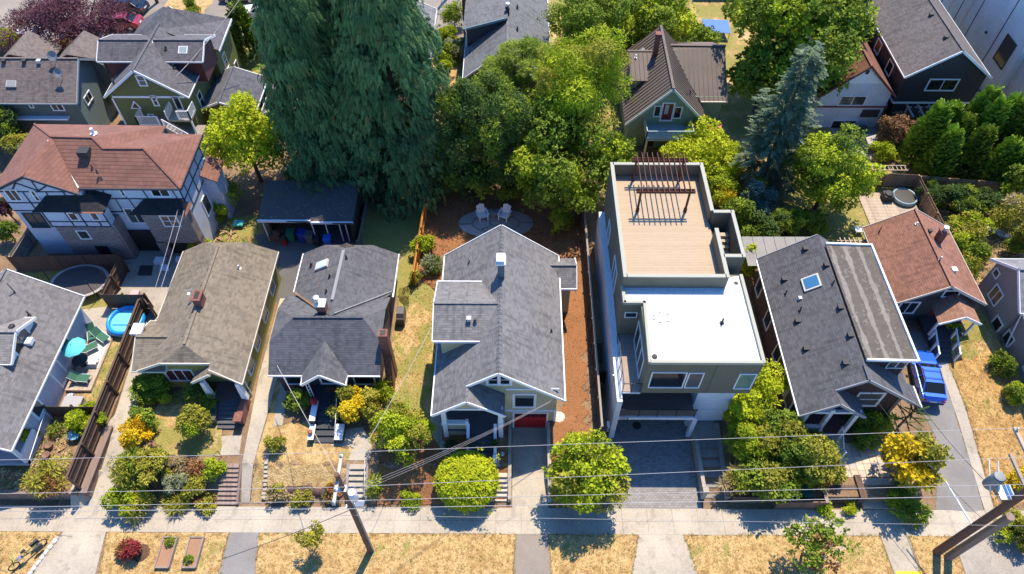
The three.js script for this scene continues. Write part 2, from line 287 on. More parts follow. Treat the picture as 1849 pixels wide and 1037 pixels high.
[[[[110, 971], [188, 969], [172, 1037], [120, LOW], [-70, LOW], [57, 1037]], M.concrete, 'wide pale concrete drive apron beside the raised beds'], [[[414, 968], [466, 967], [460, 1037], [436, LOW], [352, LOW], [394, 1040]], M.asphalt, 'grey asphalt path crossing the strip to the tan house steps'],
  [[[932, 966], [990, 966], [995, 1037], [998, LOW], [928, LOW], [928, 1037]], M.road, 'rough grey concrete apron below the red garage door'], [[[1154, 968], [1234, 968], [1260, 1037], [1300, LOW], [1124, LOW], [1142, 1037]], M.concrete, 'flared pale concrete apron of the paved dark driveway'],
  [[[1590, 968], [1640, 971], [1664, 1037], [1690, LOW], [1655, LOW], [1616, 1037]], M.concrete, 'narrow concrete walk across the strip to the flagstone steps'], [[[1722, 970], [1900, 970], [1960, LOW], [1764, LOW], [1744, 1037]], M.concrete2, 'broad concrete apron at the foot of the gravel drive']].forEach(([p, m, l]) => patch('drive_apron', l, p, 0.018, m, 0));
struct('tactile_pad', sheet(px([[1617, 1032], [1663, 1032], [1674, 1060], [1625, 1060]]), 0.03), mat([0.75, 0.48, 0.03], 0.8), 'yellow tactile pad at the end of the narrow walk');

// lots
const C = M.concrete, C2 = M.concrete2, CD = M.concreteD;
patch('driveway', 'long concrete driveway climbing beside the brown fence', [[128, 918], [203, 922], [236, 760], [262, 680], [300, 590], [330, 500], [286, 500], [273, 560], [204, 745]], 0.02, C, 0);
patch('side_walk', 'narrow concrete kerb strip between the tan and charcoal roofed houses', [[436, 908], [451, 908], [500, 690], [527, 540], [506, 540], [468, 680]], 0.07, C, 0);
patch('grass_strip', 'dry grass strip beside the narrow concrete kerb', [[453, 908], [472, 908], [486, 800], [508, 680], [500, 695]], 0.05, M.dry, 0.08);
patch('lawn', 'small half dry lawn in front of the tan roofed bungalow', [[290, 720], [372, 690], [400, 765], [398, 825], [300, 822], [262, 770]], 0.05, M.half, 0.1);
patch('lawn', 'parched straw lawn in front of the charcoal roofed house', [[488, 772], [560, 762], [600, 806], [634, 808], [632, 842], [610, 885], [478, 878]], 0.06, M.dry, 0.1);
patch('side_path', 'shaded concrete path along the charcoal roofed house', [[500, 690], [522, 690], [508, 780], [489, 790]], 0.024, C, 0);
patch('front_walk', 'curved pale concrete walk at the foot of the dark front steps', [[562, 786], [600, 778], [655, 772], [672, 800], [668, 832], [630, 832], [612, 812], [578, 808]], 0.028, C, 0);
patch('lawn', 'long dry lawn between the charcoal house and the grey gabled house', [[690, 790], [697, 690], [722, 520], [795, 510], [790, 600], [785, 770], [740, 770]], 0.016, M.half, 0.12);
patch('mulch_bed', 'narrow red mulch strip beside the charcoal roofed house', [[664, 790], [672, 700], [700, 680], [694, 720], [688, 800]], 0.022, M.mulch, 0.05);
patch('mulch_bed', 'red brown mulch bed in front of the white railed porch', [[678, 912], [690, 806], [770, 776], [800, 742], [923, 764], [923, 905], [890, 908]], 0.055, M.mulch, 0.06);
patch('mulch_bed', 'long bare orange mulch strip between grey gabled house and fence', [[989, 905], [989, 768], [1020, 730], [1014, 530], [1030, 440], [1062, 440], [1079, 770], [1084, 905]], 0.055, M.mulch, 0.06);
patch('mulch_bed', 'shaded dark mulch of the back yard around the round patio', [[752, 500], [772, 345], [1062, 330], [1062, 442], [1028, 442], [1010, 540], [800, 540]], 0.016, M.mulch, 0.08);
patch('walkway', 'curved concrete walk from the side yard to the porch steps', [[778, 740], [802, 748], [798, 795], [835, 822], [880, 834], [923, 834], [923, 862], [892, 862], [842, 838], [800, 818], [776, 780]], 0.085, C, 0);
patch('driveway', 'short concrete driveway sloping up to the red garage door', [[925, 918], [990, 918], [988, 770], [925, 770]], 0.02, C, 0);
patch('court', 'grey paved court behind the tan roofed bungalow', [[232, 440], [345, 448], [330, 500], [290, 590], [200, 545], [215, 470]], 0.03, C2, 0);
patch('lawn', 'shaded green lawn between the carport and the orange fence', [[650, 350], [772, 345], [745, 500], [735, 560], [640, 440]], 0.016, M.grass, 0.1);
patch('lawn', 'sunny green lawn left of the dark roofed carport', [[385, 400], [475, 385], [470, 440], [440, 450], [375, 440]], 0.016, M.grass, 0.1);
patch('court', 'dark asphalt court in front of the carport bins', [[460, 425], [650, 400], [655, 445], [580, 480], [530, 560], [505, 560]], 0.02, mat([0.16, 0.15, 0.15], 0.95, { map: T.asphalt }), 0.05);
struct('driveway', sheet([[5.9, -24.5], [12.2, -24.5], [12.2, -16.98], [5.9, -16.98]], 0.022), mat([0.27, 0.255, 0.25], 0.9, { map: T.paver, bumpMap: T.paverB, bumpScale: 0.008 }), 'dark paver driveway under the flat roofed modern house');
patch('driveway', 'worn grey gravel and asphalt driveway behind the blue car', [[1692, 930], [1778, 928], [1757, 850], [1728, 760], [1700, 660], [1682, 600], [1640, 600], [1650, 720], [1690, 790]], 0.02, M.asphalt, 0.06);
patch('drive_kerb', 'pale concrete strip along the gravel driveway', [[1780, 928], [1796, 924], [1744, 740], [1698, 620], [1684, 624], [1730, 760]], 0.03, C, 0);
patch('lawn', 'burnt orange lawn right of the gravel driveway', [[1800, 926], [1880, 900], [1880, 720], [1800, 610], [1702, 626], [1748, 745]], 0.018, mat([0.95, 0.86, 0.72], 1, { map: T.dry, bumpMap: T.grassB, bumpScale: 0.05 }), 0.12);
patch('lawn', 'green lawn patch beside the dark cottage porch', [[1690, 612], [1770, 560], [1800, 610], [1760, 650], [1702, 640]], 0.024, M.half, 0.12);
patch('lawn', 'dry grass strip between deck and brown fence', [[150, 720], [205, 590], [262, 560], [212, 715], [160, 790], [110, 790]], 0.016, M.half, 0.1);
patch('lawn', 'small green lawn by the netted trampoline', [[30, 495], [190, 480], [200, 560], [150, 560]], 0.016, M.grass, 0.1);
patch('patio', 'concrete patio under the blue paddling pool', [[145, 560], [262, 545], [235, 600], [160, 605]], 0.026, C, 0);
patch('lawn', 'back garden lawn under the leafy trees', [[1330, 330], [1580, 300], [1640, 470], [1400, 480]], 0.014, M.grass, 0.15);
patch('lawn', 'overgrown back lawn behind the metal roofed house', [[1000, 20], [1330, 20], [1330, 280], [1290, 300], [1260, 130]], 0.014, M.half, 0.2);
patch('ground_cover', 'shaded leaf litter under the tall dark cedars', [[380, 345], [480, 170], [840, 150], [1060, 150], [1090, 330], [760, 345], [470, 345]], 0.012, M.soil, 0.2);
struct('lawn', sheet([[-30, -66], [-30, -50], [-22, -44.5], [46, -44.5], [46, -78], [-3, -78]], 0.006, 3, 0.3), M.half, 'patchy half dry grass of the far back gardens');
// far street at the top of the picture
struct('road', sheet([[-90, -66.5], [-3.5, -66.5], [-5, -90], [-90, -90]], 0.014, 4), M.road, 'sunlit pale street behind the green house');
[[[-40, -70.5], [-35.5, -70.5], [-33.5, -82], [-40, -82]], [[-32, -72.6], [-23, -73.5], [-26, -82], [-31, -82]], [[-24, -59], [-19.5, -58], [-18, -66.4], [-22, -66.4]], [[-50, -66.4], [-42, -66.4], [-44, -62], [-55, -62]], [[-9, -60], [-6, -60], [-5.4, -66], [-9.5, -66]]].forEach((p, i) => struct('verge', sheet(p, 0.03, 1.2, 0.15), M.dry, ['dry grass verge beside the black far car', 'dry grass verge with a clipped shrub by the far street', 'dry yard between the two small conifers', 'dry verge under the purple tree', 'dry patch beside the round clipped shrub'][i]));
// ---------------------------------------------------------------- vegetation
// clump of small folded leaves round the origin, facing +y
function leafClump(n, spread, L, Wd, droop = 0, up = 0.3) {
  const pos = [], uv = [];
  for (let k = 0; k < n; k++) {
    const a = rr(0, 6.283), el = rr(-0.35, 1.1), c = V(Math.cos(a) * Math.cos(el), Math.sin(el) * 0.8, Math.sin(a) * Math.cos(el)).multiplyScalar(spread * Math.sqrt(rnd()));
    const d = V(Math.cos(a) + rr(-0.7, 0.7), up + rr(-0.5, 0.6) - droop, Math.sin(a) + rr(-0.7, 0.7)).normalize(), nrm = V(rr(-0.6, 0.6), 1, rr(-0.6, 0.6)).normalize(), s = d.clone().cross(nrm).normalize(), l = L * rr(0.7, 1.25), w = Wd * rr(0.7, 1.2), f = nrm.clone().multiplyScalar(-w * 0.35);
    const tip = c.clone().addScaledVector(d, l), m = c.clone().addScaledVector(d, l * 0.45), e0 = m.clone().addScaledVector(s, w).sub(f), e1 = m.clone().addScaledVector(s, -w).sub(f);
    for (const q of [c, e0, tip, c, tip, e1]) { pos.push(q.x, q.y, q.z); uv.push(q.x, q.z); }
  }
  return raw(pos, uv);
}
// flat spray of narrow leaflets along +z that bends down by droop; used for conifers
function spray(L, Wd, n, droop, thin = 0.045) {
  const pos = [], uv = [], P = t => V(0, -droop * t * t * L, L * t);
  const leaf = (a, b, w) => { const d = b.clone().sub(a), s = d.clone().cross(V(rr(-0.3, 0.3), 1, rr(-0.3, 0.3))).normalize().multiplyScalar(w), m = a.clone().lerp(b, 0.4); for (const q of [a, m.clone().add(s), b, a, b, m.clone().sub(s)]) { pos.push(q.x, q.y, q.z); uv.push(q.x, q.z); } };
  for (let k = 0; k < n; k++) { const t = 0.05 + 0.9 * k / n, c = P(t), w = Wd * (1 - t * 0.65) * rr(0.75, 1.2); for (const s of [-1, 1]) leaf(c, c.clone().add(V(s * w, -droop * w * 0.8 + rr(-0.05, 0.05), w * 0.7)), thin * rr(0.8, 1.3)); }
  leaf(P(0.5), P(1.05), thin * 1.4);
  return raw(pos, uv);
}
const leafM = new THREE.MeshPhysicalMaterial({ color: 0xffffff, roughness: 0.8, transmission: 0.3, thickness: 0, side: THREE.DoubleSide, specularIntensity: 0.2 });
const coniferM = new THREE.MeshPhysicalMaterial({ color: 0xffffff, roughness: 0.85, transmission: 0.12, thickness: 0, side: THREE.DoubleSide, specularIntensity: 0.3 });
const CL = { tree: leafClump(13, 0.30, 0.24, 0.085), fine: leafClump(15, 0.2, 0.14, 0.05), tiny: leafClump(18, 0.15, 0.09, 0.034), big: leafClump(11, 0.32, 0.32, 0.13), wisp: leafClump(12, 0.34, 0.26, 0.045, 0.2), spike: leafClump(10, 0.08, 0.5, 0.035, 0, 0.8),
  cedar: spray(0.8, 0.2, 9, 1.0, 0.03), spruce: spray(0.8, 0.26, 9, 0.25, 0.035), thuja: spray(0.5, 0.16, 7, -0.1, 0.045), pine: leafClump(26, 0.16, 0.3, 0.02, 0, 0.5) };
const _m = new THREE.Matrix4(), _q = new THREE.Quaternion(), _c = new THREE.Color();
// instances at local places: list of [pos, dir, scale, [r, g, b]]; clumps point their axis along dir
function spread(parent, name, geo, m, list, axis = V(0, 1, 0)) {
  const I = new THREE.InstancedMesh(geo, m, list.length); I.name = name;
  list.forEach(([p, d, s, c], i) => { _q.setFromUnitVectors(axis, d); const tw = new THREE.Quaternion().setFromAxisAngle(axis, axis.z ? rr(-0.5, 0.5) : rr(0, 6.283)); _m.compose(p, _q.clone().multiply(tw), s.isVector3 ? s : V(s, s, s)); I.setMatrixAt(i, _m); I.setColorAt(i, _c.setRGB(c[0], c[1], c[2])); });
  I.castShadow = I.receiveShadow = true; I.userData.kind = 'stuff'; parent.add(I); return I;
}
const shade = (pal, k = rnd()) => { const c = mixc(pal[0], pal[1], k), m = rr(0.85, 1.15); return [c[0] * m, c[1] * m, c[2] * m]; };
const dirUp = lo => { let y = rr(lo, 1), a = rr(0, 6.283), s = Math.sqrt(1 - y * y); return V(s * Math.cos(a), y, s * Math.sin(a)); };
// foliage on a set of lobes [x, y, z, rx, ry, rz]
function lobesList(lobes, n, pal, sc, o = {}) {
  const wts = lobes.map(l => l[3] * l[4] + l[3] * l[5]), tot = wts.reduce((a, b) => a + b), list = [];
  lobes.forEach((l, i) => { const k = Math.round(n * wts[i] / tot), t0 = rr(0, 1), lp = o.pal2 && rnd() < (o.mix ?? 0.3) ? o.pal2 : pal; for (let j = 0; j < k; j++) {
    const d = dirUp(o.lo ?? -0.45), r = (rnd() < (o.stray ?? 0.07) ? rr(1.05, 1.45) : 1 - (o.deep ?? 0.45) * Math.pow(rnd(), 2)), p = V(l[0] + d.x * l[3] * r, l[1] + d.y * l[4] * r, l[2] + d.z * l[5] * r), dd = V(d.x / l[3], d.y / l[4], d.z / l[5]).normalize().multiplyScalar(1).add(V(rr(-0.4, 0.4), rr(0, 0.6), rr(-0.4, 0.4))).normalize();
    list.push([p, dd, rr(sc[0], sc[1]), shade(lp, clamp(t0 * 0.5 + rnd() * 0.5))]); } });
  return list;
}
const ppm = (x, y, z) => FPX / ((CAMH - y) * sp + -z * cp);
const tuft = (parent, x, y, z, s, n, pal = [[0.05, 0.1, 0.02], [0.09, 0.16, 0.03]], geo = CL.fine) => { const b = BASE.get(parent); return spread(parent, 'foliage', geo, leafM, [...Array(n)].map(() => { const d = dirUp(-0.1); return [V(x - b[0] + d.x * s * 0.6, y - b[1] + d.y * s * 0.6, z - b[2] + d.z * s * 0.6), d, rr(0.7, 1.1) * s / 0.35, shade(pal)]; })); };
const PAL = { bright: [[0.20, 0.29, 0.012], [0.54, 0.60, 0.035]], lime: [[0.32, 0.39, 0.012], [0.62, 0.66, 0.035]], mid: [[0.10, 0.175, 0.018], [0.31, 0.39, 0.042]], dark: [[0.042, 0.092, 0.024], [0.14, 0.215, 0.048]], cedar: [[0.032, 0.088, 0.034], [0.14, 0.25, 0.088]], blue: [[0.07, 0.125, 0.115], [0.20, 0.28, 0.25]], plum: [[0.085, 0.03, 0.045], [0.21, 0.09, 0.115]],
  yellow: [[0.50, 0.36, 0.012], [0.82, 0.64, 0.03]], gold: [[0.62, 0.38, 0.012], [0.88, 0.60, 0.02]], olive: [[0.19, 0.20, 0.02], [0.52, 0.48, 0.07]], rust: [[0.24, 0.10, 0.034], [0.42, 0.22, 0.09]], brown: [[0.21, 0.115, 0.055], [0.38, 0.23, 0.12]], red: [[0.22, 0.025, 0.03], [0.36, 0.07, 0.07]], grey: [[0.28, 0.31, 0.16], [0.46, 0.48, 0.28]], thuja: [[0.13, 0.25, 0.02], [0.37, 0.52, 0.05]], tan: [[0.36, 0.27, 0.13], [0.55, 0.44, 0.24]], spruce: [[0.06, 0.10, 0.055], [0.21, 0.27, 0.16]], brownish: [[0.12, 0.11, 0.03], [0.22, 0.18, 0.06]] };
// broadleaf tree or shrub. u, v: photo pixel of the crown's middle; r: crown radius in pixels [across, upright]; hc: height of the middle above the ground
function plant(name, label, category, u, v, r, hc, pal, o = {}) {
  let g = 1, x, z; for (let k = 0; k < 6; k++) { [x, z] = at(u, v, g + hc); g = GY(x, z); }
  const m = ppm(x, g + hc, z), rx = r[0] * 1.1 / m, ry = Math.min(r[1] * 1.1 / m, o.free ? 99 : hc * 1.02 + 0.15), rz = (r[2] ?? r[0]) * 1.1 / m * (r[2] ? 1 : 0.92);
  const t = thing(name, label, category, [x, g, z], o.group), big = Math.max(rx, ry), lobes = [];
  const nl = o.lobes ? Math.round(o.lobes * 1.7) : Math.round(clamp(big * 15, 14, 72)), lr = (o.lr ?? 0.36) * 0.78;
  if (o.dome) lobes.push([0, hc, 0, rx, ry, rz]); else for (let k = 0; k < nl; k++) { const d = dirUp(-0.75), q = Math.pow(rnd(), 0.4) * (1 - lr * 0.55), s = lr * (rnd() < 0.35 ? rr(0.45, 0.7) : rr(0.8, 1.2)); lobes.push([d.x * rx * q, hc + d.y * ry * q, d.z * rz * q, rx * s, ry * s, rz * s]); }
  const lk = o.leaf ?? (big > 1.9 ? 'tree' : ['fine', 'fine', 'wisp', 'tiny', 'fine'][Math.floor(rnd() * 5)]), geo = CL[lk], cs = { tree: 0.13, fine: 0.06, tiny: 0.033, big: 0.17, wisp: 0.15, spike: 0.08 }[lk];
  const area = 4 * (rx * ry + ry * rz + rx * rz) / 3 * 3.14, n = Math.round(Math.min(6500, (o.den ?? rr(0.75, 1.05)) * 1.55 * area / cs));
  if (o.trunk !== false && hc > 0.6) {
    const R = o.tr ?? clamp(big * 0.055, 0.03, 0.28), top = hc, b = [bar([[0, -0.1, 0], [rr(-0.1, 0.1), top * 0.5, rr(-0.1, 0.1)], [0, top, 0]].map(q => [q[0] + x, q[1] + g, q[2] + z]), [R, R * 0.45], 8)];
    for (const l of lobes.slice(0, 14)) { const s = [x, g + top * rr(0.35, 0.7), z]; b.push(bar([s, [(s[0] + x + l[0]) / 2, (s[1] + g + l[1]) / 2 + 0.1, (s[2] + z + l[2]) / 2], [x + l[0], g + l[1], z + l[2]]], [R * 0.5, R * 0.12], 5)); }
    part(t, name.includes('tree') || hc > 2 ? 'trunk' : 'stem', b, o.bark ?? M.bark);
  }
  const list = lobesList(lobes, n, PAL[pal], o.sc ?? [0.75, 1.25], { pal2: o.pal2 && PAL[o.pal2], mix: o.mix, lo: o.lo ?? -0.6, deep: o.dome ? 0.12 : o.deep ?? 0.4, stray: o.dome ? 0.01 : 0.08 });
  spread(t, 'crown', geo, leafM, list);
  if (o.flowers) spread(t, 'blossom', CL.tiny, mat([0.85, 0.82, 0.8], 0.8), lobesList(lobes, o.flowers, [[0.9, 0.88, 0.86], [0.8, 0.74, 0.74]], [0.8, 1.2], { lo: 0 }));
  return t;
}
// conifer of stacked sprays. base pixel u, v on the ground, height h, radius at the foot r (metres)
function conifer(name, label, category, x, z, h, r, pal, n, o = {}) {
  const g = GY(x, z), t = thing(name, label, category, [x, g, z], o.group), list = [], geo = CL[o.leaf ?? 'spruce'], pw = o.pow ?? 1, y0 = o.y0 ?? 0.4;
  part(t, 'trunk', bar([[x, g - 0.1, z], [x, g + h * 0.95, z]], [clamp(r * 0.09, 0.04, 0.4), 0.03], 8), M.bark);
  const ph = [rr(0, 6), rr(0, 6), rr(0, 6)];
  for (let k = 0; k < n; k++) {
    const f = 1 - Math.pow(rnd(), o.bias ?? 0.62), y = y0 + (h - y0) * f, a = rr(0, 6.283), ruff = 1 + (o.ruff ?? 0.14) * (Math.sin(a * 3 + y * 0.8 + ph[0]) + Math.sin(a * 5 - y * 1.7 + ph[1]) + 0.8 * Math.sin(a * 8 + y * 2.6 + ph[2])), R = r * Math.pow(1 - f, pw) * ruff + 0.05, q = R * (1 - 0.55 * Math.pow(rnd(), 1.8));
    const d = V(Math.cos(a), (o.lift ?? 0.1) + rr(-0.25, 0.25), Math.sin(a)).normalize();
    list.push([V(Math.cos(a) * q * 0.85, y, Math.sin(a) * q * 0.85), d, rr(0.75, 1.2) * (o.s ?? 1), shade(PAL[pal], rnd())]);
  }
  spread(t, 'crown', geo, coniferM, list, V(0, 0, 1));
  return t;
}

// weeping cedar: separate boughs that reach out and hang down in curtains
function cedar(label, x, z, h, r, boughs, per) {
  const g = GY(x, z), t = thing('cedar_tree', label, 'tree', [x, g, z]), list = [], limbs = [bar([[x, g - 0.1, z], [x, g + h * 0.96, z]], [0.42, 0.04], 9)];
  for (let k = 0; k < boughs; k++) {
    const f = Math.pow((k + rnd()) / boughs, 0.9), y = 1.6 + (h - 1.9) * f, a = k * 2.39996 + rr(-0.35, 0.35), R = (r * Math.pow(1 - f, 0.4) + 0.25) * rr(0.72, 1.12), hang = rr(1.1, 2.6) * (1 - f * 0.4), wide = rr(0.16, 0.3) + 0.25 / (R + 0.4), tone = rnd(), ca = Math.cos(a), sa = Math.sin(a);
    if (k % 3 === 0) limbs.push(bar([[x, g + y, z], [x + ca * R * 0.6, g + y + 0.2, z + sa * R * 0.6], [x + ca * R * 0.95, g + y - 0.4, z + sa * R * 0.95]], [0.08, 0.02], 4));
    for (let j = 0; j < per; j++) {
      const q = Math.pow(rnd(), 0.6), w = a + rr(-wide, wide) * (0.5 + q * 0.5), rad = R * (0.35 + 0.65 * q), dn = hang * Math.pow(rnd(), 1.3) * (0.3 + 0.7 * q), yy = Math.max(0.25, y + 0.25 * q - 0.5 * q * q - dn);
      list.push([V(Math.cos(w) * rad, yy, Math.sin(w) * rad), V(Math.cos(w) * rr(0.5, 1), -rr(0.35, 1.3), Math.sin(w) * rr(0.5, 1)).normalize(), rr(0.55, 1.1), shade(rnd() < 0.03 ? PAL.brownish : PAL.cedar, clamp(tone * 0.7 + rnd() * 0.45))]);
    }
  }
  part(t, 'trunk', limbs, M.bark); spread(t, 'crown', CL.cedar, coniferM, list, V(0, 0, 1)); return t;
}
// ---------------------------------------------------------------- building helpers
function hz(u, v, z) { let lo = -5, hi = 44; for (let k = 0; k < 50; k++) { const m = (lo + hi) / 2; if (at(u, v, m)[1] < z) lo = m; else hi = m; } return [at(u, v, lo)[0], lo]; }
function hx(u, v, x) { const s = at(u, v, 0)[0] > 0 ? 1 : -1; let lo = -5, hi = 44; for (let k = 0; k < 50; k++) { const m = (lo + hi) / 2; if (at(u, v, m)[0] * s > x * s) lo = m; else hi = m; } return [at(u, v, lo)[1], lo]; }
// box on a wall: face 'z' / '-z' / 'x' / '-x', wall plane d, along a0..a1, height y0..y1, from o0 to o1 metres out of the wall
function onWall(f, d, a0, a1, y0, y1, o0, o1) {
  const s = f[0] === '-' ? -1 : 1, p = d + s * o0, q = d + s * o1, lo = Math.min(p, q), hi = Math.max(p, q);
  return f.endsWith('z') ? box(a0, a1, y0, y1, lo, hi) : box(lo, hi, y0, y1, a0, a1);
}
function win(H, f, d, a0, a1, y0, y1, n = 1, fr = M.white, o = {}) {
  if (a0 > a1) [a0, a1] = [a1, a0]; if (y0 > y1) [y0, y1] = [y1, y0];
  const w = o.w ?? 0.09, g = [onWall(f, d, a0 - w, a1 + w, y1, y1 + w, 0, 0.06), onWall(f, d, a0 - w, a1 + w, y0 - w, y0, 0, 0.08), onWall(f, d, a0 - w, a0, y0, y1, 0, 0.06), onWall(f, d, a1, a1 + w, y0, y1, 0, 0.06)];
  const st = (a1 - a0) / n;
  for (let k = 1; k < n; k++) g.push(onWall(f, d, a0 + st * k - 0.03, a0 + st * k + 0.03, y0, y1, 0, 0.055));
  if (o.cross) g.push(onWall(f, d, a0, a1, (y0 + y1) / 2 - 0.025, (y0 + y1) / 2 + 0.025, 0, 0.057));
  const W = part(H, o.name ?? 'window', g, fr);
  for (let k = 0; k < n; k++) part(W, 'pane', onWall(f, d, a0 + st * k + 0.005, a0 + st * (k + 1) - 0.005, y0 + 0.002, y1 - 0.002, 0.004, 0.025), o.glass ?? glassSet[Math.floor(rnd() * 4)]);
  return W;
}
function wz(H, z, u0, v0, u1, v1, n, fr, o) { const [a, y1] = hz(u0, v0, z), [b, y0] = hz(u1, v1, z); return win(H, 'z', z, a, b, y0, y1, n, fr, o); }
function wx(H, f, x, u0, v0, u1, v1, n, fr, o) { const [a, y1] = hx(u0, v0, x), [b, y0] = hx(u1, v1, x); return win(H, f, x, a, b, y0, y1, n, fr, o); }
const roofPart = (H, m, pts, t = 0.14) => part(H, 'roof_slope', slab(pts, t), m);
const edge = (a, b, w = 0.06, h = 0.2) => beam([a[0], a[1] - 0.06, a[2]], [b[0], b[1] - 0.06, b[2]], w, h);
const trim = (H, m, prs, name = 'fascia') => { for (const [a, b] of prs) part(H, name, edge(a, b), m); };
const cap = (H, m, a, b, s = 0.18) => part(H, 'ridge_cap', beam([a[0], a[1] + 0.03, a[2]], [b[0], b[1] + 0.03, b[2]], s, 0.06), m);
// plain gable block: roof outline x0..x1, z0..z1 at eave e, ridge r along ax, walls set back oh
function gable(H, { x0, x1, z0, z1, e, r, ax = 'z', c, base, wall, roof, tr, oh = 0.4, t = 0.14, gut }) {
  const al = ax === 'z', m = c ?? (al ? (x0 + x1) / 2 : (z0 + z1) / 2), P = (a, y, l) => al ? [a, y, l] : [l, y, a];
  const [a0, a1, l0, l1] = al ? [x0, x1, z0, z1] : [z0, z1, x0, x1];
  const sl = (r - e) / (m - a0), sr = (r - e) / (a1 - m);
  if (wall) part(H, 'wall', prism([[a0 + oh, base], [a1 - oh, base], [a1 - oh, e + sr * oh - 0.2], [m, r - 0.2], [a0 + oh, e + sl * oh - 0.2]], ax, l0 + oh, l1 - oh), wall);
  roofPart(H, roof, [P(a0, e, l0), P(m, r, l0), P(m, r, l1), P(a0, e, l1)], t); roofPart(H, roof, [P(a1, e, l0), P(m, r, l0), P(m, r, l1), P(a1, e, l1)], t);
  cap(H, roof, P(m, r, l0), P(m, r, l1));
  if (tr) trim(H, tr, [[P(a0, e, l0), P(m, r, l0)], [P(a1, e, l0), P(m, r, l0)], [P(a0, e, l1), P(m, r, l1)], [P(a1, e, l1), P(m, r, l1)]], 'bargeboard');
  if (tr || gut) for (const a of [a0, a1]) part(H, 'gutter', edge(P(a, e - 0.02, l0), P(a, e - 0.02, l1), 0.11, 0.12), gut ?? tr);
}
const vent = (H, x, y, z, s = 0.3, m = M.dark) => part(H, 'roof_vent', merge([box(x - s / 2, x + s / 2, y - 0.1, y + 0.14, z - s / 2, z + s / 2), box(x - s * 0.62, x + s * 0.62, y + 0.14, y + 0.19, z - s * 0.62, z + s * 0.62)]), m);
const pipe = (H, x, y, z, h = 0.4, r = 0.05, m = M.dark) => part(H, 'vent_pipe', merge([bar([[x, y - 0.1, z], [x, y + h, z]], r, 8), disc(x, y - 0.02, z, r * 2.2, 0.05, 10)]), m);
function chimney(H, x, z, w, d, y0, y1, m, pots = 1, potM = M.galv) {
  const c = part(H, 'chimney', [box(x - w / 2, x + w / 2, y0, y1, z - d / 2, z + d / 2), box(x - w / 2 - 0.06, x + w / 2 + 0.06, y1, y1 + 0.1, z - d / 2 - 0.06, z + d / 2 + 0.06)], m);
  for (let k = 0; k < pots; k++) { const q = x + (k - (pots - 1) / 2) * w * 0.5; part(c, 'chimney_pot', [disc(q, y1 + 0.1, z, 0.13, 0.3, 12), disc(q, y1 + 0.42, z, 0.2, 0.08, 12), bar([[q, y1 + 0.38, z], [q, y1 + 0.45, z]], 0.04)], potM); }
  return c;
}
function skylight(H, p, m = M.white, g = M.glass) { // four roof points
  const c = p.reduce((s, q) => [s[0] + q[0] / 4, s[1] + q[1] / 4, s[2] + q[2] / 4], [0, 0, 0]), up = q => [q[0], q[1] + 0.14, q[2]];
  const f = part(H, 'skylight', slab(p.map(up), 0.2), m);
  part(f, 'pane', slab(p.map(q => [c[0] + (q[0] - c[0]) * 0.82, c[1] + (q[1] - c[1]) * 0.82 + 0.155, c[2] + (q[2] - c[2]) * 0.82]), 0.02), g);
}
// flight of n steps rising towards -z
function flight(H, x0, x1, zb, zt, y0, y1, n, m, name = 'step') { const d = (zb - zt) / n, r = (y1 - y0) / n; for (let k = 0; k < n; k++) part(H, name, box(x0, x1, y0 - 0.15, y0 + r * (k + 1), zb - d * (k + 1), zb - d * k - (k ? 0 : 0) + 0.025), m); }
// railing with balusters between two points (base points)
function railing(H, a, b, h, m, step = 0.14, name = 'railing') {
  const g = [beam([a[0], a[1] + h, a[2]], [b[0], b[1] + h, b[2]], 0.06, 0.06), beam([a[0], a[1] + 0.1, a[2]], [b[0], b[1] + 0.1, b[2]], 0.04, 0.05)], L = Math.hypot(b[0] - a[0], b[2] - a[2]), n = Math.max(1, Math.round(L / step));
  for (let k = 0; k <= n; k++) { const t = k / n, x = a[0] + (b[0] - a[0]) * t, y = a[1] + (b[1] - a[1]) * t, z = a[2] + (b[2] - a[2]) * t, w = k === 0 || k === n ? 0.045 : 0.016; g.push(box(x - w, x + w, y, y + h, z - w, z + w)); }
  return part(H, name, g, m);
}
const post = (x, z, y0, y1, w = 0.12) => box(x - w / 2, x + w / 2, y0, y1, z - w / 2, z + w / 2);
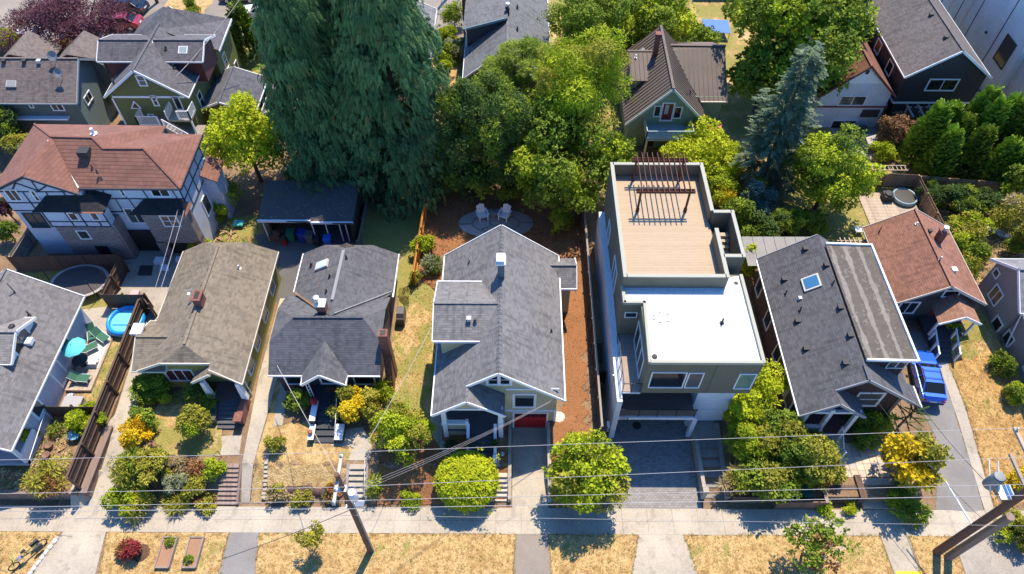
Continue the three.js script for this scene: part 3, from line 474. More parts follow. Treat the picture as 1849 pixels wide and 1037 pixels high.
// ---------------------------------------------------------------- grey gabled house with the red garage door
{
  const R = SH([0.185, 0.18, 0.182]), Wl = SID([0.60, 0.53, 0.33]), w = M.white;
  const H = thing('gabled_house', 'grey shingled gabled house with white porch and red garage door', 'house', [-0.93, 0.3, -28]);
  const D = SH([0.165, 0.163, 0.168]);
  part(H, 'wall', prism([[-4.7, 4.9], [2.8, 4.9], [2.8, 5.15], [-0.93, 8.08], [-4.7, 5.15]], 'z', -33.8, -22.6), Wl);
  part(H, 'wall', box(-4.7, -0.6, 0.2, 4.9, -33.8, -23.6), Wl); part(H, 'wall', box(-0.6, 2.8, 0.1, 4.9, -33.8, -22.6), Wl);
  roofPart(H, R, [[-5.15, 5, -34.2], [-0.93, 8.3, -34.2], [-0.93, 8.3, -22.1], [-2.9, 6.76, -22.1], [-2.9, 6.76, -21], [-5.15, 5, -21]]);
  roofPart(H, R, [[-0.93, 8.3, -34.2], [3.25, 5, -34.2], [3.25, 5, -22.1], [-0.93, 8.3, -22.1]]);
  roofPart(H, R, [[-2.9, 6.76, -22.58], [-2.9, 6.76, -21], [-0.56, 4.97, -21], [-0.56, 4.97, -22.58]]);
  for (let z = -22.2; z > -34; z -= 0.33) part(H, 'ridge_tile', [slab([[-0.95, 8.34, z], [-0.76, 8.2, z], [-0.76, 8.19, z - 0.3], [-0.95, 8.33, z - 0.3]], 0.03), slab([[-0.91, 8.34, z], [-1.1, 8.2, z], [-1.1, 8.19, z - 0.3], [-0.91, 8.33, z - 0.3]], 0.03)], D);
  for (let z = -21.05; z > -22; z -= 0.33) part(H, 'ridge_tile', slab([[-2.98, 6.76, z], [-2.82, 6.76, z], [-2.82, 6.75, z - 0.3], [-2.98, 6.75, z - 0.3]], 0.05), D);
  trim(H, w, [[[-0.93, 8.3, -22.08], [3.27, 4.98, -22.08]], [[-0.93, 8.3, -22.08], [-2.9, 6.76, -22.08]], [[-2.9, 6.76, -20.98], [-5.17, 4.98, -20.98]], [[-2.9, 6.76, -20.98], [-0.54, 4.96, -20.98]], [[-0.93, 8.3, -34.22], [3.27, 4.98, -34.22]], [[-0.93, 8.3, -34.22], [-5.17, 4.98, -34.22]]], 'bargeboard');
  for (const [x, z0, z1] of [[-5.18, -34.2, -21], [3.28, -34.2, -22.1]]) part(H, 'gutter', edge([x, 4.99, z0], [x, 4.99, z1], 0.1, 0.12), w);
  // side dormers
  gable(H, { x0: -5.2, x1: -0.98, z0: -29.9, z1: -25.05, e: 7.3, r: 8.22, ax: 'x', c: -27.4, base: 5, oh: 0.3, roof: R, t: 0.12 });
  part(H, 'dormer_wall', prism([[-29.6, 5.2], [-25.35, 5.2], [-25.35, 7.2], [-27.4, 7.98], [-29.6, 7.2]], 'x', -4.75, -2), Wl);
  trim(H, w, [[[-5.2, 7.3, -25.03], [-2.2, 7.3, -25.03]], [[-5.22, 7.3, -25.05], [-5.22, 8.22, -27.4]], [[-5.22, 7.3, -29.9], [-5.22, 8.22, -27.4]], [[-5.2, 7.3, -29.92], [-2.2, 7.3, -29.92]]]);
  gable(H, { x0: 2.4, x1: 4.5, z0: -34.35, z1: -31.45, e: 4.55, r: 5.5, ax: 'x', base: 1.2, roof: R, t: 0.12 });
  part(H, 'bay_wall', prism([[-34.05, 1.2], [-31.75, 1.2], [-31.75, 4.5], [-32.9, 5.3], [-34.05, 4.5]], 'x', 2.5, 4.1), Wl);
  trim(H, w, [[[4.52, 4.55, -31.45], [4.52, 5.5, -32.9]], [[4.52, 4.55, -34.35], [4.52, 5.5, -32.9]], [[3.2, 4.55, -31.43], [4.5, 4.55, -31.43]]]);
  win(H, 'x', 4.1, -33.4, -32.4, 2.9, 4.2); win(H, 'x', 2.8, -30, -28.8, 2.8, 4.2); win(H, 'x', 2.8, -26.5, -25, 2.8, 4.2);
  win(H, '-x', -4.75, -28.3, -26.3, 5.9, 7.1, 2); win(H, '-x', -4.7, -32, -30.6, 2.8, 4.2);
  // front gable
  part(H, 'window_panel', [box(-1.75, -0.1, 6.1, 6.25, -22.6, -22.53), box(-1.75, -1.6, 6.25, 7.1, -22.6, -22.54), box(-0.27, -0.1, 6.25, 7.1, -22.6, -22.54), box(-1.02, -0.84, 6.25, 7.6, -22.6, -22.54)], w);
  for (const s of [-1, 1]) { const q = part(H, 'attic_window', prism([[-0.93 + s * 0.12, 6.27], [-0.93 + s * 0.62, 6.27], [-0.93 + s * 0.62, 7.02], [-0.93 + s * 0.12, 7.35]], 'z', -22.6, -22.57), M.glass); part(q, 'glazing_bar', box(-0.93 + s * 0.37 - 0.25, -0.93 + s * 0.37 + 0.25, 6.72, 6.77, -22.6, -22.55), w); }
  part(H, 'belt_board', box(-0.5, 2.86, 5.5, 5.68, -22.6, -22.54), w); part(H, 'belt_board', box(-0.58, 2.84, 2.68, 2.85, -22.6, -22.54), w); part(H, 'corner_board', box(2.68, 2.85, 0.3, 2.68, -22.6, -22.53), w);
  win(H, 'z', -22.6, 0.08, 1.3, 3.35, 4.85, 1, w, { w: 0.17, cross: false }); part(H, 'blind', box(0.1, 1.28, 4.45, 4.83, -22.57, -22.565), mat([0.16, 0.2, 0.22], 0.8));
  const gd = part(H, 'garage_door', box(0.05, 2.2, 0.33, 2.4, -22.6, -22.55), M.red);
  for (let r = 0; r < 4; r++) for (let c = 0; c < 4; c++) part(gd, r === 3 ? 'pane' : 'door_panel', box(0.1 + c * 0.53, 0.56 + c * 0.53, 0.41 + r * 0.5, 0.8 + r * 0.5, -22.55, -22.535), r === 3 ? M.glass : M.red);
  part(H, 'garage_frame', [box(-0.08, 0.04, 0.3, 2.55, -22.6, -22.52), box(2.21, 2.33, 0.3, 2.55, -22.6, -22.52), box(0.04, 2.21, 2.42, 2.55, -22.6, -22.52)], w); part(H, 'threshold', box(-0.1, 2.3, 0.2, 0.36, -22.55, -22.4), C);
  // porch
  const bl = mat([0.085, 0.10, 0.13], 0.7, { map: T.dirty });
  part(H, 'porch_floor', box(-4.65, -0.75, 2.0, 2.2, -23.6, -21.4), bl); part(H, 'porch_skirt', box(-4.6, -2.95, 1.15, 2.0, -21.6, -21.5), Wl);
  flight(H, -2.87, -1.32, -19.72, -21.4, 1.2, 2.2, 7, bl);
  for (const x of [-2.98, -1.21]) { part(H, 'stair_wall', slab([[x - 0.1, 1.75, -19.6], [x + 0.1, 1.75, -19.6], [x + 0.1, 3.0, -21.45], [x - 0.1, 3.0, -21.45]], 0.1), w); part(H, 'stair_wall', prism([[-19.62, 1.1], [-21.45, 1.1], [-21.45, 2.9], [-19.62, 1.66]], 'x', x - 0.07, x + 0.07), w); part(H, 'newel_post', [post(x, -19.6, 1.1, 1.95, 0.22), post(x, -19.6, 1.95, 2.0, 0.28)], w); }
  for (const [x, wd] of [[-4.5, 0.3], [-0.85, 0.3]]) part(H, 'porch_column', [post(x, -21.5, 1.2, 5.1, wd), post(x, -21.5, 3.1, 3.2, wd + 0.12)], w);
  part(H, 'porch_rail', [box(-4.6, -3.0, 2.95, 3.12, -21.68, -21.38), box(-4.55, -3.05, 2.0, 2.12, -21.62, -21.42)], w); part(H, 'porch_panel', box(-4.5, -3.1, 2.12, 2.95, -21.58, -21.48), Wl); part(H, 'newel_post', post(-3.05, -21.5, 2, 3.4, 0.2), w);
  part(H, 'porch_beam', [box(-4.9, -0.7, 4.92, 5.12, -21.6, -21.4)], w); part(H, 'porch_gable', prism([[-4.5, 5.12], [-1.2, 5.12], [-2.9, 6.5]], 'z', -21.55, -21.45), Wl);
  win(H, 'z', -23.6, -4.2, -3.2, 2.9, 4.3, 1); const fd = part(H, 'front_door', box(-2.4, -1.5, 2.2, 4.3, -23.6, -23.54), M.red); part(fd, 'door_handle', box(-1.62, -1.57, 3.2, 3.32, -23.54, -23.48), M.metal);
  part(H, 'downpipe', bar([[-0.72, 4.9, -21.1], [-0.72, 4.6, -22.4], [-0.66, 1.2, -22.5]], 0.045), w); 
  // roof furniture
  const ch = part(H, 'chimney', [box(-1.1, -0.66, 7.5, 9.6, -30.1, -29.5)], mat([0.12, 0.16, 0.2], 0.6, { metalness: 0.3 })); part(ch, 'chimney_cap', [box(-1.2, -0.56, 9.6, 9.72, -30.2, -29.4), box(-1.05, -0.7, 9.72, 9.95, -30, -29.6), box(-1.16, -0.6, 9.95, 10.0, -30.15, -29.45)], M.white);
  pipe(H, -2.5, 7.9, -26.2, 0.2, 0.06); vent(H, -2.9, 7.95, -26.3, 0.24, mat([0.5, 0.5, 0.5], 0.7)); pipe(H, -3.2, 6.5, -32.2, 0.35); pipe(H, 2.5, 5.6, -27, 0.3);
  for (const [s, x] of [[0, -2.98], [1, -1.21]]) { const p = thing('planter_pot', s ? 'small leafy pot on the right white stair wall' : 'small leafy pot on the left white stair wall', 'planter', [x, 2.36, -20.3]); part(p, 'pot', lathe([[0.01, 2.3], [0.1, 2.3], [0.15, 2.6], [0.12, 2.6], [0.1, 2.45], [0.01, 2.45]], x, -20.3, 14), mat([0.05, 0.05, 0.055], 0.6)); tuft(p, x, 2.5, -20.3, 0.3, 14); }
}
// ---------------------------------------------------------------- modern flat roofed house
{
  const O = mat([0.175, 0.162, 0.115], 0.8, { map: T.dirty, bumpMap: T.stucco, bumpScale: 0.004 }), Wh = mat([0.74, 0.76, 0.79], 0.8, { map: T.dirty, bumpMap: T.stucco, bumpScale: 0.004 }), Cp = mat([0.33, 0.33, 0.27], 0.7);
  const H = thing('modern_house', 'flat roofed modern house with olive upper box, white base and roof deck', 'house', [10.7, 0, -30]);
  // lower white storeys: side walls, back block, balcony
  part(H, 'wall', box(6.55, 6.9, 0, 5.15, -38.6, -21.95), Wh); part(H, 'wall', box(11.95, 14.35, 0, 5.15, -38.6, -22.9), Wh); part(H, 'wall', box(6.9, 11.95, 0, 5.15, -38.6, -25.4), Wh);
  part(H, 'balcony_slab', box(6.9, 11.95, 2.72, 3.02, -25.4, -21.95), Wh); part(H, 'balcony_deck', box(6.95, 11.9, 3.02, 3.06, -25.4, -22.1), mat([0.22, 0.16, 0.13], 0.9, { map: T.deck }));
  const gdoor = part(H, 'garage_door', box(7.1, 11.7, 0.05, 2.5, -25.4, -25.33), mat([0.06, 0.06, 0.065], 0.5)); for (let k = 0; k < 4; k++) part(gdoor, 'door_panel', box(7.15, 11.65, 0.12 + k * 0.6, 0.66 + k * 0.6, -25.33, -25.31), mat([0.05, 0.05, 0.055], 0.5));
  win(H, 'z', -25.4, 7.3, 8.3, 3.1, 4.9, 1, M.dark); win(H, 'z', -25.4, 8.9, 11.6, 3.1, 4.9, 3, M.dark);
  for (let k = 0; k < 4; k++) part(H, 'balcony_panel', box(7.0 + k * 1.22, 8.14 + k * 1.22, 3.12, 3.85, -22.06, -22.03), mat([0.10, 0.085, 0.075], 0.15)); part(H, 'balcony_rail', [box(6.95, 11.92, 3.9, 3.96, -22.08, -22.02), ...[6.98, 8.18, 9.4, 10.62, 11.86].map(x => post(x, -22.05, 3.02, 3.92, 0.05))], M.dark);
  part(H, 'column', post(12.05, -22.2, 0, 2.72, 0.3), Wh); part(H, 'garage_side', box(11.95, 14.3, 0, 2.4, -22.9, -22.86), Wh);
  // upper olive box with the white roof
  part(H, 'upper_wall', box(8.1, 15.02, 5.15, 8.62, -29.6, -22.6), O); part(H, 'upper_wall', box(6.98, 8.1, 5.15, 8.62, -29.6, -27.05), O);
  part(H, 'flat_roof', slab([[7.1, 8.64, -28.4], [7.1, 8.64, -27.2], [8.4, 8.64, -27.2], [8.22, 8.64, -22.72], [14.92, 8.64, -22.72], [14.86, 8.64, -29.4]], 0.03), mat([0.80, 0.81, 0.82], 0.6, { map: T.dirty }));
  const cop = (a, b) => part(H, 'parapet_cap', beam([a[0], a[1], a[2]], [b[0], b[1], b[2]], 0.2, 0.24), Cp);
  [[[8.18, 8.72, -22.66], [14.98, 8.72, -22.66]], [[14.98, 8.72, -22.6], [14.9, 8.72, -29.4]], [[8.15, 8.72, -22.6], [8.32, 8.72, -27.2]], [[8.38, 8.72, -27.12], [7.0, 8.72, -27.12]], [[7.04, 8.72, -27.05], [7.04, 8.72, -28.5]]].forEach(p => cop(...p));
  part(H, 'roof_stain', [...Array(70)].map((_, i) => { const a = i * 0.9; return disc(9.3 + Math.cos(a) * 0.62 * rr(0.8, 1), 8.642 + i * 0.0001, -26.0 + Math.sin(a) * 0.42 * rr(0.8, 1), rr(0.02, 0.06), 0.002, 7); }), mat([0.2, 0.2, 0.2], 0.9));
  for (const x of [9.9, 11.6, 13.3]) part(H, 'membrane_seam', box(x, x + 0.05, 8.64, 8.646, -29.3, -22.8), mat([0.62, 0.63, 0.64], 0.7)); part(H, 'roof_drain', disc(14.5, 8.642, -28.8, 0.14, 0.02, 12), M.dark);
  pipe(H, 13.0, 8.66, -25.6, 0.45, 0.07); pipe(H, 8.5, 8.66, -23.1, 0.05, 0.08); part(H, 'panel_joint', box(12.24, 12.27, 5.15, 8.6, -22.6, -22.594), M.dark);
  win(H, 'z', -22.6, 8.5, 10.55, 5.95, 7.65, 1, M.white, { w: 0.07 }); win(H, 'z', -22.6, 10.78, 11.6, 5.95, 7.6, 1, M.white, { w: 0.07 }); win(H, 'z', -22.6, 13.9, 14.85, 5.85, 7.5, 1, M.white, { w: 0.07, glass: mat([0.10, 0.2, 0.2], 0.08) });
  // upper balcony on the left
  part(H, 'balcony_slab', box(6.9, 8.1, 5.0, 5.15, -27.05, -22.6), Wh); part(H, 'balcony_deck', box(6.95, 8.1, 5.15, 5.2, -27.05, -22.65), mat([0.34, 0.27, 0.225], 0.9, { map: T.deck }));
  part(H, 'balcony_rail', [box(6.9, 6.95, 6.15, 6.2, -26.4, -22.65), box(6.9, 8.1, 6.15, 6.2, -22.68, -22.63), ...[-22.66, -23.6, -24.5, -25.4, -26.35].map(z => post(6.93, z, 5.15, 6.2, 0.045)), post(7.5, -22.66, 5.15, 6.2, 0.045), post(8.05, -22.66, 5.15, 6.2, 0.045)], M.dark);
  part(H, 'balcony_glass', box(6.915, 6.93, 5.25, 6.1, -26.3, -22.7), new THREE.MeshPhysicalMaterial({ color: 0xffffff, roughness: 0.03, transmission: 1, thickness: 0 }));
  win(H, '-x', 8.1, -26.5, -23.6, 5.3, 7.5, 3, M.white, { w: 0.06 }); win(H, 'z', -27.05, 7.25, 7.95, 7.3, 7.75, 1, M.white, { w: 0.06 });
  // roof deck volume
  const px0 = 7.0, px1 = 13.72, pz0 = -39.1, pz1 = -28.4;
  part(H, 'upper_wall', box(px0, px1, 1.0, 8.55, pz0, pz1), O); part(H, 'upper_wall', box(px1, 15.05, 1.0, 7.2, -34.3, -30.1), O);
  part(H, 'roof_deck', slab([[px0 + 0.2, 8.66, pz0 + 0.2], [px1 - 0.1, 8.66, pz0 + 0.2], [px1 - 0.1, 8.66, pz1 - 0.2], [px0 + 0.2, 8.66, pz1 - 0.2]], 0.1), M.deck);
  part(H, 'stair_landing', box(px1 - 0.1, 14.9, 7.2, 7.26, -34.2, -30.2), M.plank); for (let k = 0; k < 6; k++) part(H, 'stair_tread', box(13.9, 14.85, 7.26, 8.5 - k * 0.22, -33.4 + k * 0.35, -33.08 + k * 0.35), M.plank);
  const wl = (x0, x1, z0, z1, y0 = 8.5) => { part(H, 'parapet', box(x0, x1, y0, 9.72, z0, z1), O); part(H, 'parapet_cap', box(x0 - 0.03, x1 + 0.03, 9.72, 9.8, z0 - 0.03, z1 + 0.03), Cp); };
  wl(px0, px0 + 0.2, pz0, pz1); wl(px0 + 0.2, px1 - 0.2, pz0, pz0 + 0.2); wl(px0 + 0.2, px1 - 0.2, pz1 - 0.2, pz1); wl(px1 - 0.2, px1, pz0, -34.3); wl(px1 - 0.2, px1, -32.6, pz1);
  wl(px1, 14.9, -34.3, -34.1, 7.2); wl(14.9, 15.08, -34.3, -30.1, 7.2); wl(px1, 14.9, -30.3, -30.1, 7.2);
  wx(H, '-x', 7.0, 1113, 590, 1106, 540, 1); win(H, '-x', 7.0, -32, -30.4, 5.4, 7.6, 2, M.white, { w: 0.06 }); win(H, '-x', 7.0, -36, -35, 5.4, 7, 1, M.white, { w: 0.06 });
  // house number
  const numM = M.dark, seg = { 4: 'bcfg', 0: 'abcdef', 3: 'abcdg' };
  [4, 0, 3].forEach((n, k) => { const x = 7.02 + k * 0.2, y = 2.77, L = { a: [0, 0.2, 0.12, 0.225], d: [0, 0, 0.12, 0.025], g: [0, 0.1, 0.12, 0.125], b: [0.1, 0.11, 0.125, 0.225], c: [0.1, 0, 0.125, 0.115], f: [0, 0.11, 0.025, 0.225], e: [0, 0, 0.025, 0.115] }; part(H, 'number', [...seg[n]].map(s => { const q = L[s]; return box(x + q[0], x + q[2], y + q[1], y + q[3], -21.95, -21.93); }), numM); });
  part(H, 'meter_box', box(6.35, 6.55, 0.6, 1.3, -22.6, -22.1), M.galv); part(H, 'downpipe', bar([[6.5, 5, -24], [6.5, 0.2, -23.4]], 0.05), M.galv);
  const G = thing('pergola', 'dark red timber pergola standing on the roof deck', 'pergola', [10.4, 8.66, -36.9]), pm = mat([0.11, 0.035, 0.022], 0.8, { map: T.wood });
  for (const x of [8.72, 12.1]) for (const z of [-35.3, -38.45]) part(G, 'post', [post(x, z, 8.66, 10.75, 0.13), post(x, z, 8.66, 8.95, 0.2)], pm);
  for (const z of [-35.3, -38.45]) for (const d of [-0.11, 0.11]) part(G, 'beam', box(8.38, 12.44, 10.5, 10.72, z + d - 0.025, z + d + 0.025), pm);
  for (let k = 0; k < 10; k++) part(G, 'rafter', box(8.72 + k * 0.37, 8.77 + k * 0.37, 10.72, 10.9, -38.95, -34.95), pm);
}
// ---------------------------------------------------------------- tan roofed bungalow
{
  const R = SH([0.215, 0.178, 0.132]), Wl = SID([0.33, 0.31, 0.085]), w = mat([0.62, 0.60, 0.5], 0.7);
  const H = thing('bungalow', 'olive bungalow with tan shingle roof and brick chimney', 'house', [-21.5, 1.2, -30]);
  const xl = -25.25, xr = -18.0, m = -21.7, e = 4.1, r = 5.95, zb = -35.3, zf = -25.6, t = 0.45; // t: how far the clipped ends come down
  const ym = r - (r - e) * t, al = m - (m - xl) * t, ar = m + (xr - m) * t;
  roofPart(H, R, [[xl, e, zb], [al, ym, zb], [m, r, zb + 1.15], [m, r, zf], [al, ym, zf + 0.95], [-24.6, 4.42, -24.75], [xl, e, -24.7]]);
  roofPart(H, R, [[xr, e, zb], [ar, ym, zb], [m, r, zb + 1.15], [m, r, zf], [ar, ym, zf + 0.95], [ar, ym, -24.2], [-20.0, 5.12, -24.0], [xr, e, -23.7]]);
  roofPart(H, R, [[al, ym, zb], [ar, ym, zb], [m, r, zb + 1.15]]); roofPart(H, R, [[al, ym, zf + 0.95], [ar, ym, zf + 0.95], [m, r, zf]]);
  roofPart(H, R, [[-19.9, 5.06, -24.62], [-19.9, 5.06, -23.85], [-21.35, 4.12, -23.8], [-21.35, 4.12, -24.62]]);
  cap(H, R, [m, r, zb + 1.15], [m, r, zf]);
  part(H, 'wall', prism([[-24.85, 1], [-18.4, 1], [-18.4, 4.05], [-20.6, 4.9], [-22.8, 4.9], [-24.85, 4.05]], 'z', -34.9, -25.1), Wl); part(H, 'porch_wall', box(-18.5, -18.4, 1, 4, -25.1, -24), Wl);
  trim(H, w, [[[xl, e, -24.68], [al, ym, -24.66]], [[al, ym, -24.64], [ar, ym, -24.64]], [[ar, ym, -24.18], [xr, e, -23.68]], [[-19.9, 5.06, -23.82], [-21.35, 4.12, -23.78]]]);
  part(H, 'gutter', edge([xr, e, zb], [xr, e, -23.7], 0.1, 0.12), mat([0.6, 0.55, 0.45], 0.6)); part(H, 'gutter', edge([xl, e, zb], [xl, e, -29], 0.1, 0.12), mat([0.6, 0.55, 0.45], 0.6));
  // hipped side bay with its own chimney
  gable(H, { x0: -25.75, x1: -23.4, z0: -28.9, z1: -24.75, e: 3.95, r: 4.95, ax: 'x', c: -26.9, base: 1, roof: R, tr: w, oh: 0.3, t: 0.1 }); part(H, 'bay_wall', box(-25.3, -24.8, 1, 3.8, -28.6, -25.1), Wl);
  part(H, 'chimney', [box(-26.15, -25.6, 1, 4.6, -27.9, -27.2), box(-26.2, -25.55, 4.6, 4.72, -27.95, -27.15)], M.brick); part(H, 'chimney_hood', box(-26.25, -25.5, 4.75, 4.95, -28, -27.1), M.white);
  chimney(H, -21.6, -29.1, 0.5, 0.8, 5.3, 6.6, M.brick, 0); part(H, 'flue', box(-21.75, -21.45, 6.7, 6.72, -29.4, -28.8), M.black);
  for (const [u, v] of [[390, 458], [379, 487], [367, 514], [357, 541], [346, 572], [333, 605]]) { const [x, z] = at(u, v, 5.75); vent(H, x, 5.75 - Math.abs(x - m) * 0.5, z, 0.24, mat([0.10, 0.08, 0.07], 0.7)); }
  for (const [u, v] of [[430, 480], [402, 491]]) { const [x, z] = at(u, v, 5.4); pipe(H, x, 5.1, z, 0.35, 0.06, M.galv); }
  const ant = part(H, 'antenna', [bar([[-22.3, 5.6, -29.7], [-22.3, 6.5, -29.7]], 0.02), bar([[-22.7, 6.5, -29.7], [-21.9, 6.5, -29.7]], 0.012), bar([[-22.3, 6.4, -29.95], [-22.3, 6.4, -29.4]], 0.012)], M.metal); part(ant, 'antenna_dish', disc(-22.45, 6.2, -29.6, 0.12, 0.03, 10), M.white);
  wz(H, -25.1, 295, 668, 355, 686, 3, M.white, { w: 0.1, glass: mat([0.10, 0.03, 0.03], 0.1) }); part(H, 'knee_brace', beam([-24.9, 3.9, -24.8], [-24.9, 3.2, -25.1], 0.1, 0.1), w);
  for (const z of [-33, -30.5, -28, -26]) win(H, 'x', -18.4, z - 0.45, z + 0.45, 2.2, 3.5, 1, M.white);
  const dc = mat([0.10, 0.10, 0.115], 0.8, { map: T.dirty });
  part(H, 'porch_floor', box(-20.6, -18.3, 1.9, 2.1, -25.1, -23.6), mat([0.12, 0.08, 0.075], 0.8)); flight(H, -20.1, -18.7, -21.9, -23.6, 1.2, 2.1, 6, dc);
  part(H, 'stair_wall', box(-20.55, -20.15, 1.1, 1.9, -23.6, -22.2), mat([0.08, 0.075, 0.08], 0.8)); part(H, 'stair_wall', [box(-18.65, -18.3, 1.1, 2.2, -24, -22.2), box(-18.75, -18.2, 2.2, 2.3, -22.6, -21.9)], M.brick);
  for (const [x, z] of [[-20.7, -23.9], [-18.35, -23.8]]) part(H, 'porch_column', prism([[x - 0.22, 2.1], [x + 0.22, 2.1], [x + 0.12, 4.1], [x - 0.12, 4.1]], 'z', z - 0.15, z + 0.15), M.white);
  part(H, 'front_door', box(-20, -19.1, 2.1, 4, -25.1, -25.04), mat([0.18, 0.09, 0.06], 0.5)); part(H, 'downpipe', bar([[-18.1, 4, -24.2], [-18.3, 3.5, -24.5], [-18.33, 1.2, -24.5]], 0.04), M.white);
}
// ---------------------------------------------------------------- charcoal roofed house
{
  const R = SH([0.095, 0.098, 0.115]), R2 = SH([0.118, 0.12, 0.13]), Wl = mat([0.07, 0.055, 0.055], 0.85, { map: T.dirty }), w = M.white;
  const H = thing('bungalow', 'dark brick house with charcoal cross gabled roof and two chimneys', 'house', [-12.6, 1.2, -29]);
  const zb = -35.1, e = 4.1, r = 6.1, m = -12.4, xl = -16.05, xr = -8.8, t = 0.5, ym = r - (r - e) * t, al = m - (m - xl) * t, ar = m + (xr - m) * t;
  roofPart(H, R2, [[xl, e, zb], [al, ym, zb], [m, r, zb + 1.3], [m, r, -27.9], [-14.7, 4.82, -29.4], [xl, e, -31.4]]); roofPart(H, R2, [[xr, e, zb], [ar, ym, zb], [m, r, zb + 1.3], [m, r, -27.9], [-10.1, 4.78, -29.6], [xr, e, -31.4]]); roofPart(H, R2, [[al, ym, zb], [ar, ym, zb], [m, r, zb + 1.3]]);
  part(H, 'ridge_strip', beam([m, r + 0.04, zb + 1.4], [m - 0.1, r + 0.04, -29.2], 0.22, 0.05), mat([0.24, 0.24, 0.25], 0.9));
  part(H, 'wall', prism([[-15.7, 1], [-9.2, 1], [-9.2, 3.95], [m, 5.8], [-15.7, 3.95]], 'z', -34.7, -28), Wl);
  // front cross block, clipped at both ends
  const y2 = 6.1, zr = -27.75, zf = -24.45, lx = -16.45, rx = -8.95, cl = 1.55, yc = 5.2, zc = zr + (y2 - yc) / (y2 - 4) * (zf - zr), zk = zr - (zc - zr);
  roofPart(H, R, [[lx, 4, zf], [lx, yc, zc], [lx + cl, y2, zr], [rx - 1.25, y2, zr], [rx, yc, zc], [rx, 4, zf]]);
  roofPart(H, R2, [[lx, 4.2, -31.0], [lx, yc, zk], [lx + cl, y2, zr], [rx - 1.25, y2, zr], [rx, yc, zk], [rx, 4.2, -30.9]]);
  roofPart(H, R2, [[lx, yc, zk], [lx, yc, zc], [lx + cl, y2, zr]]); roofPart(H, R2, [[rx, yc, zk], [rx, yc, zc], [rx - 1.25, y2, zr]]);
  cap(H, R, [lx + cl, y2, zr], [rx - 1.25, y2, zr]);
  part(H, 'wall', prism([[-30.6, 1], [-24.85, 1], [-24.85, 3.95], [zc, 5.0], [zk, 5.0], [-30.6, 3.95]], 'x', lx + 0.35, rx - 0.4), Wl);
  part(H, 'valley_flashing', [beam([-15.9, 4.3, -31.2], [-13.2, 5.75, -28.5], 0.16, 0.04)], M.soil); part(H, 'valley_flashing', beam([-8.9, 4.25, -31.4], [-12.2, 6.05, -28.1], 0.05, 0.04), mat([0.3, 0.3, 0.3], 0.6));
  for (const [a, b] of [[[lx, 4, zf], [-14.1, 4, zf]], [[-11.2, 4, zf], [rx, 4, zf]], [[xl, e, zb], [xl, e, -31.4]], [[xr, e, zb], [xr, e, -31]]]) part(H, 'gutter', edge(a, b, 0.12, 0.13), w);
  // porch gable
  roofPart(H, R2, [[-12.72, 5.35, -26.4], [-12.65, 5.3, -23.7], [-14.1, 4.05, -23.7], [-14.15, 4.1, -24.5]]); roofPart(H, R2, [[-12.72, 5.35, -26.4], [-12.65, 5.3, -23.7], [-11.15, 4.05, -23.7], [-11.1, 4.1, -24.5]]);
  trim(H, w, [[[-12.65, 5.3, -23.68], [-14.1, 4.05, -23.68]], [[-12.65, 5.3, -23.68], [-11.15, 4.05, -23.68]], [[-14.12, 4.05, -23.7], [-14.12, 4.05, -24.5]], [[-11.13, 4.05, -23.7], [-11.13, 4.05, -24.5]]]);
  for (const [x, d] of [[-13.9, 1], [-11.4, -1]]) part(H, 'trellis_post', [post(x, -23.9, 2.1, 4, 0.04), post(x + 0.22 * d, -23.9, 2.1, 4, 0.04), ...[0, 1, 2, 3, 4].map(k => beam([x, 2.2 + k * 0.36, -23.9], [x + 0.22 * d, 2.5 + k * 0.36, -23.9], 0.025, 0.025))], w);
  const st = mat([0.045, 0.05, 0.06], 0.75, { map: T.dirty });
  part(H, 'porch_floor', box(-13.9, -11.3, 1.9, 2.1, -24.85, -23.5), st); flight(H, -13.3, -11.9, -20.9, -23.5, 1.2, 2.1, 6, st);
  part(H, 'stair_wall', [box(-13.62, -13.34, 1.1, 2.2, -23.5, -22.0)], Wl); part(H, 'stair_cap', box(-13.68, -13.28, 2.2, 2.28, -23.5, -22.0), w); part(H, 'stair_wall', box(-13.62, -13.34, 1.1, 1.75, -21.95, -20.9), Wl); part(H, 'stair_cap', box(-13.68, -13.28, 1.75, 1.83, -21.95, -20.85), w); part(H, 'stair_wall', box(-11.86, -11.4, 1.1, 1.75, -22.0, -20.9), Wl); part(H, 'stair_cap', box(-11.9, -11.36, 1.75, 1.83, -22.0, -20.85), w);
  part(H, 'handrail', [bar([[-11.88, 1.9, -21.2], [-11.88, 3, -23.3]], 0.025), bar([[-11.88, 1.2, -21.2], [-11.88, 1.9, -21.2]], 0.02)], w);
  win(H, 'z', -24.85, -15.6, -14.6, 2.3, 3.7, 1); win(H, 'z', -24.85, -10.9, -9.6, 2.3, 3.7, 1); win(H, 'z', -24.85, -13.2, -12.3, 2.4, 3.9, 1, w, { w: 0.12 }); part(H, 'doormat', box(-13, -12, 2.1, 2.12, -24.7, -24.3), M.rust ?? mat([0.18, 0.07, 0.03], 0.9));
  for (const z of [-29.4, -28.1]) win(H, 'x', -9.35, z - 0.5, z + 0.5, 2.4, 3.8, 1);
  part(H, 'leaf_litter', [...Array(70)].map((_, i) => { const a = i < 45 ? rr(-15.6, -13) : rr(-15.9, -13.3), zz = i < 45 ? rr(-34.6, -30.5) : -31.3 + (a + 15.9) * 1.03 + rr(-0.1, 0.1), y = 6.1 - (m - a) * 0.548 + 0.012; return slab([[a, y, zz], [a + rr(0.06, 0.2), y + 0.06, zz - 0.05], [a + rr(0.02, 0.16), y + 0.03, zz + rr(0.05, 0.12)]], 0.006); }), mat([0.36, 0.17, 0.07], 1));
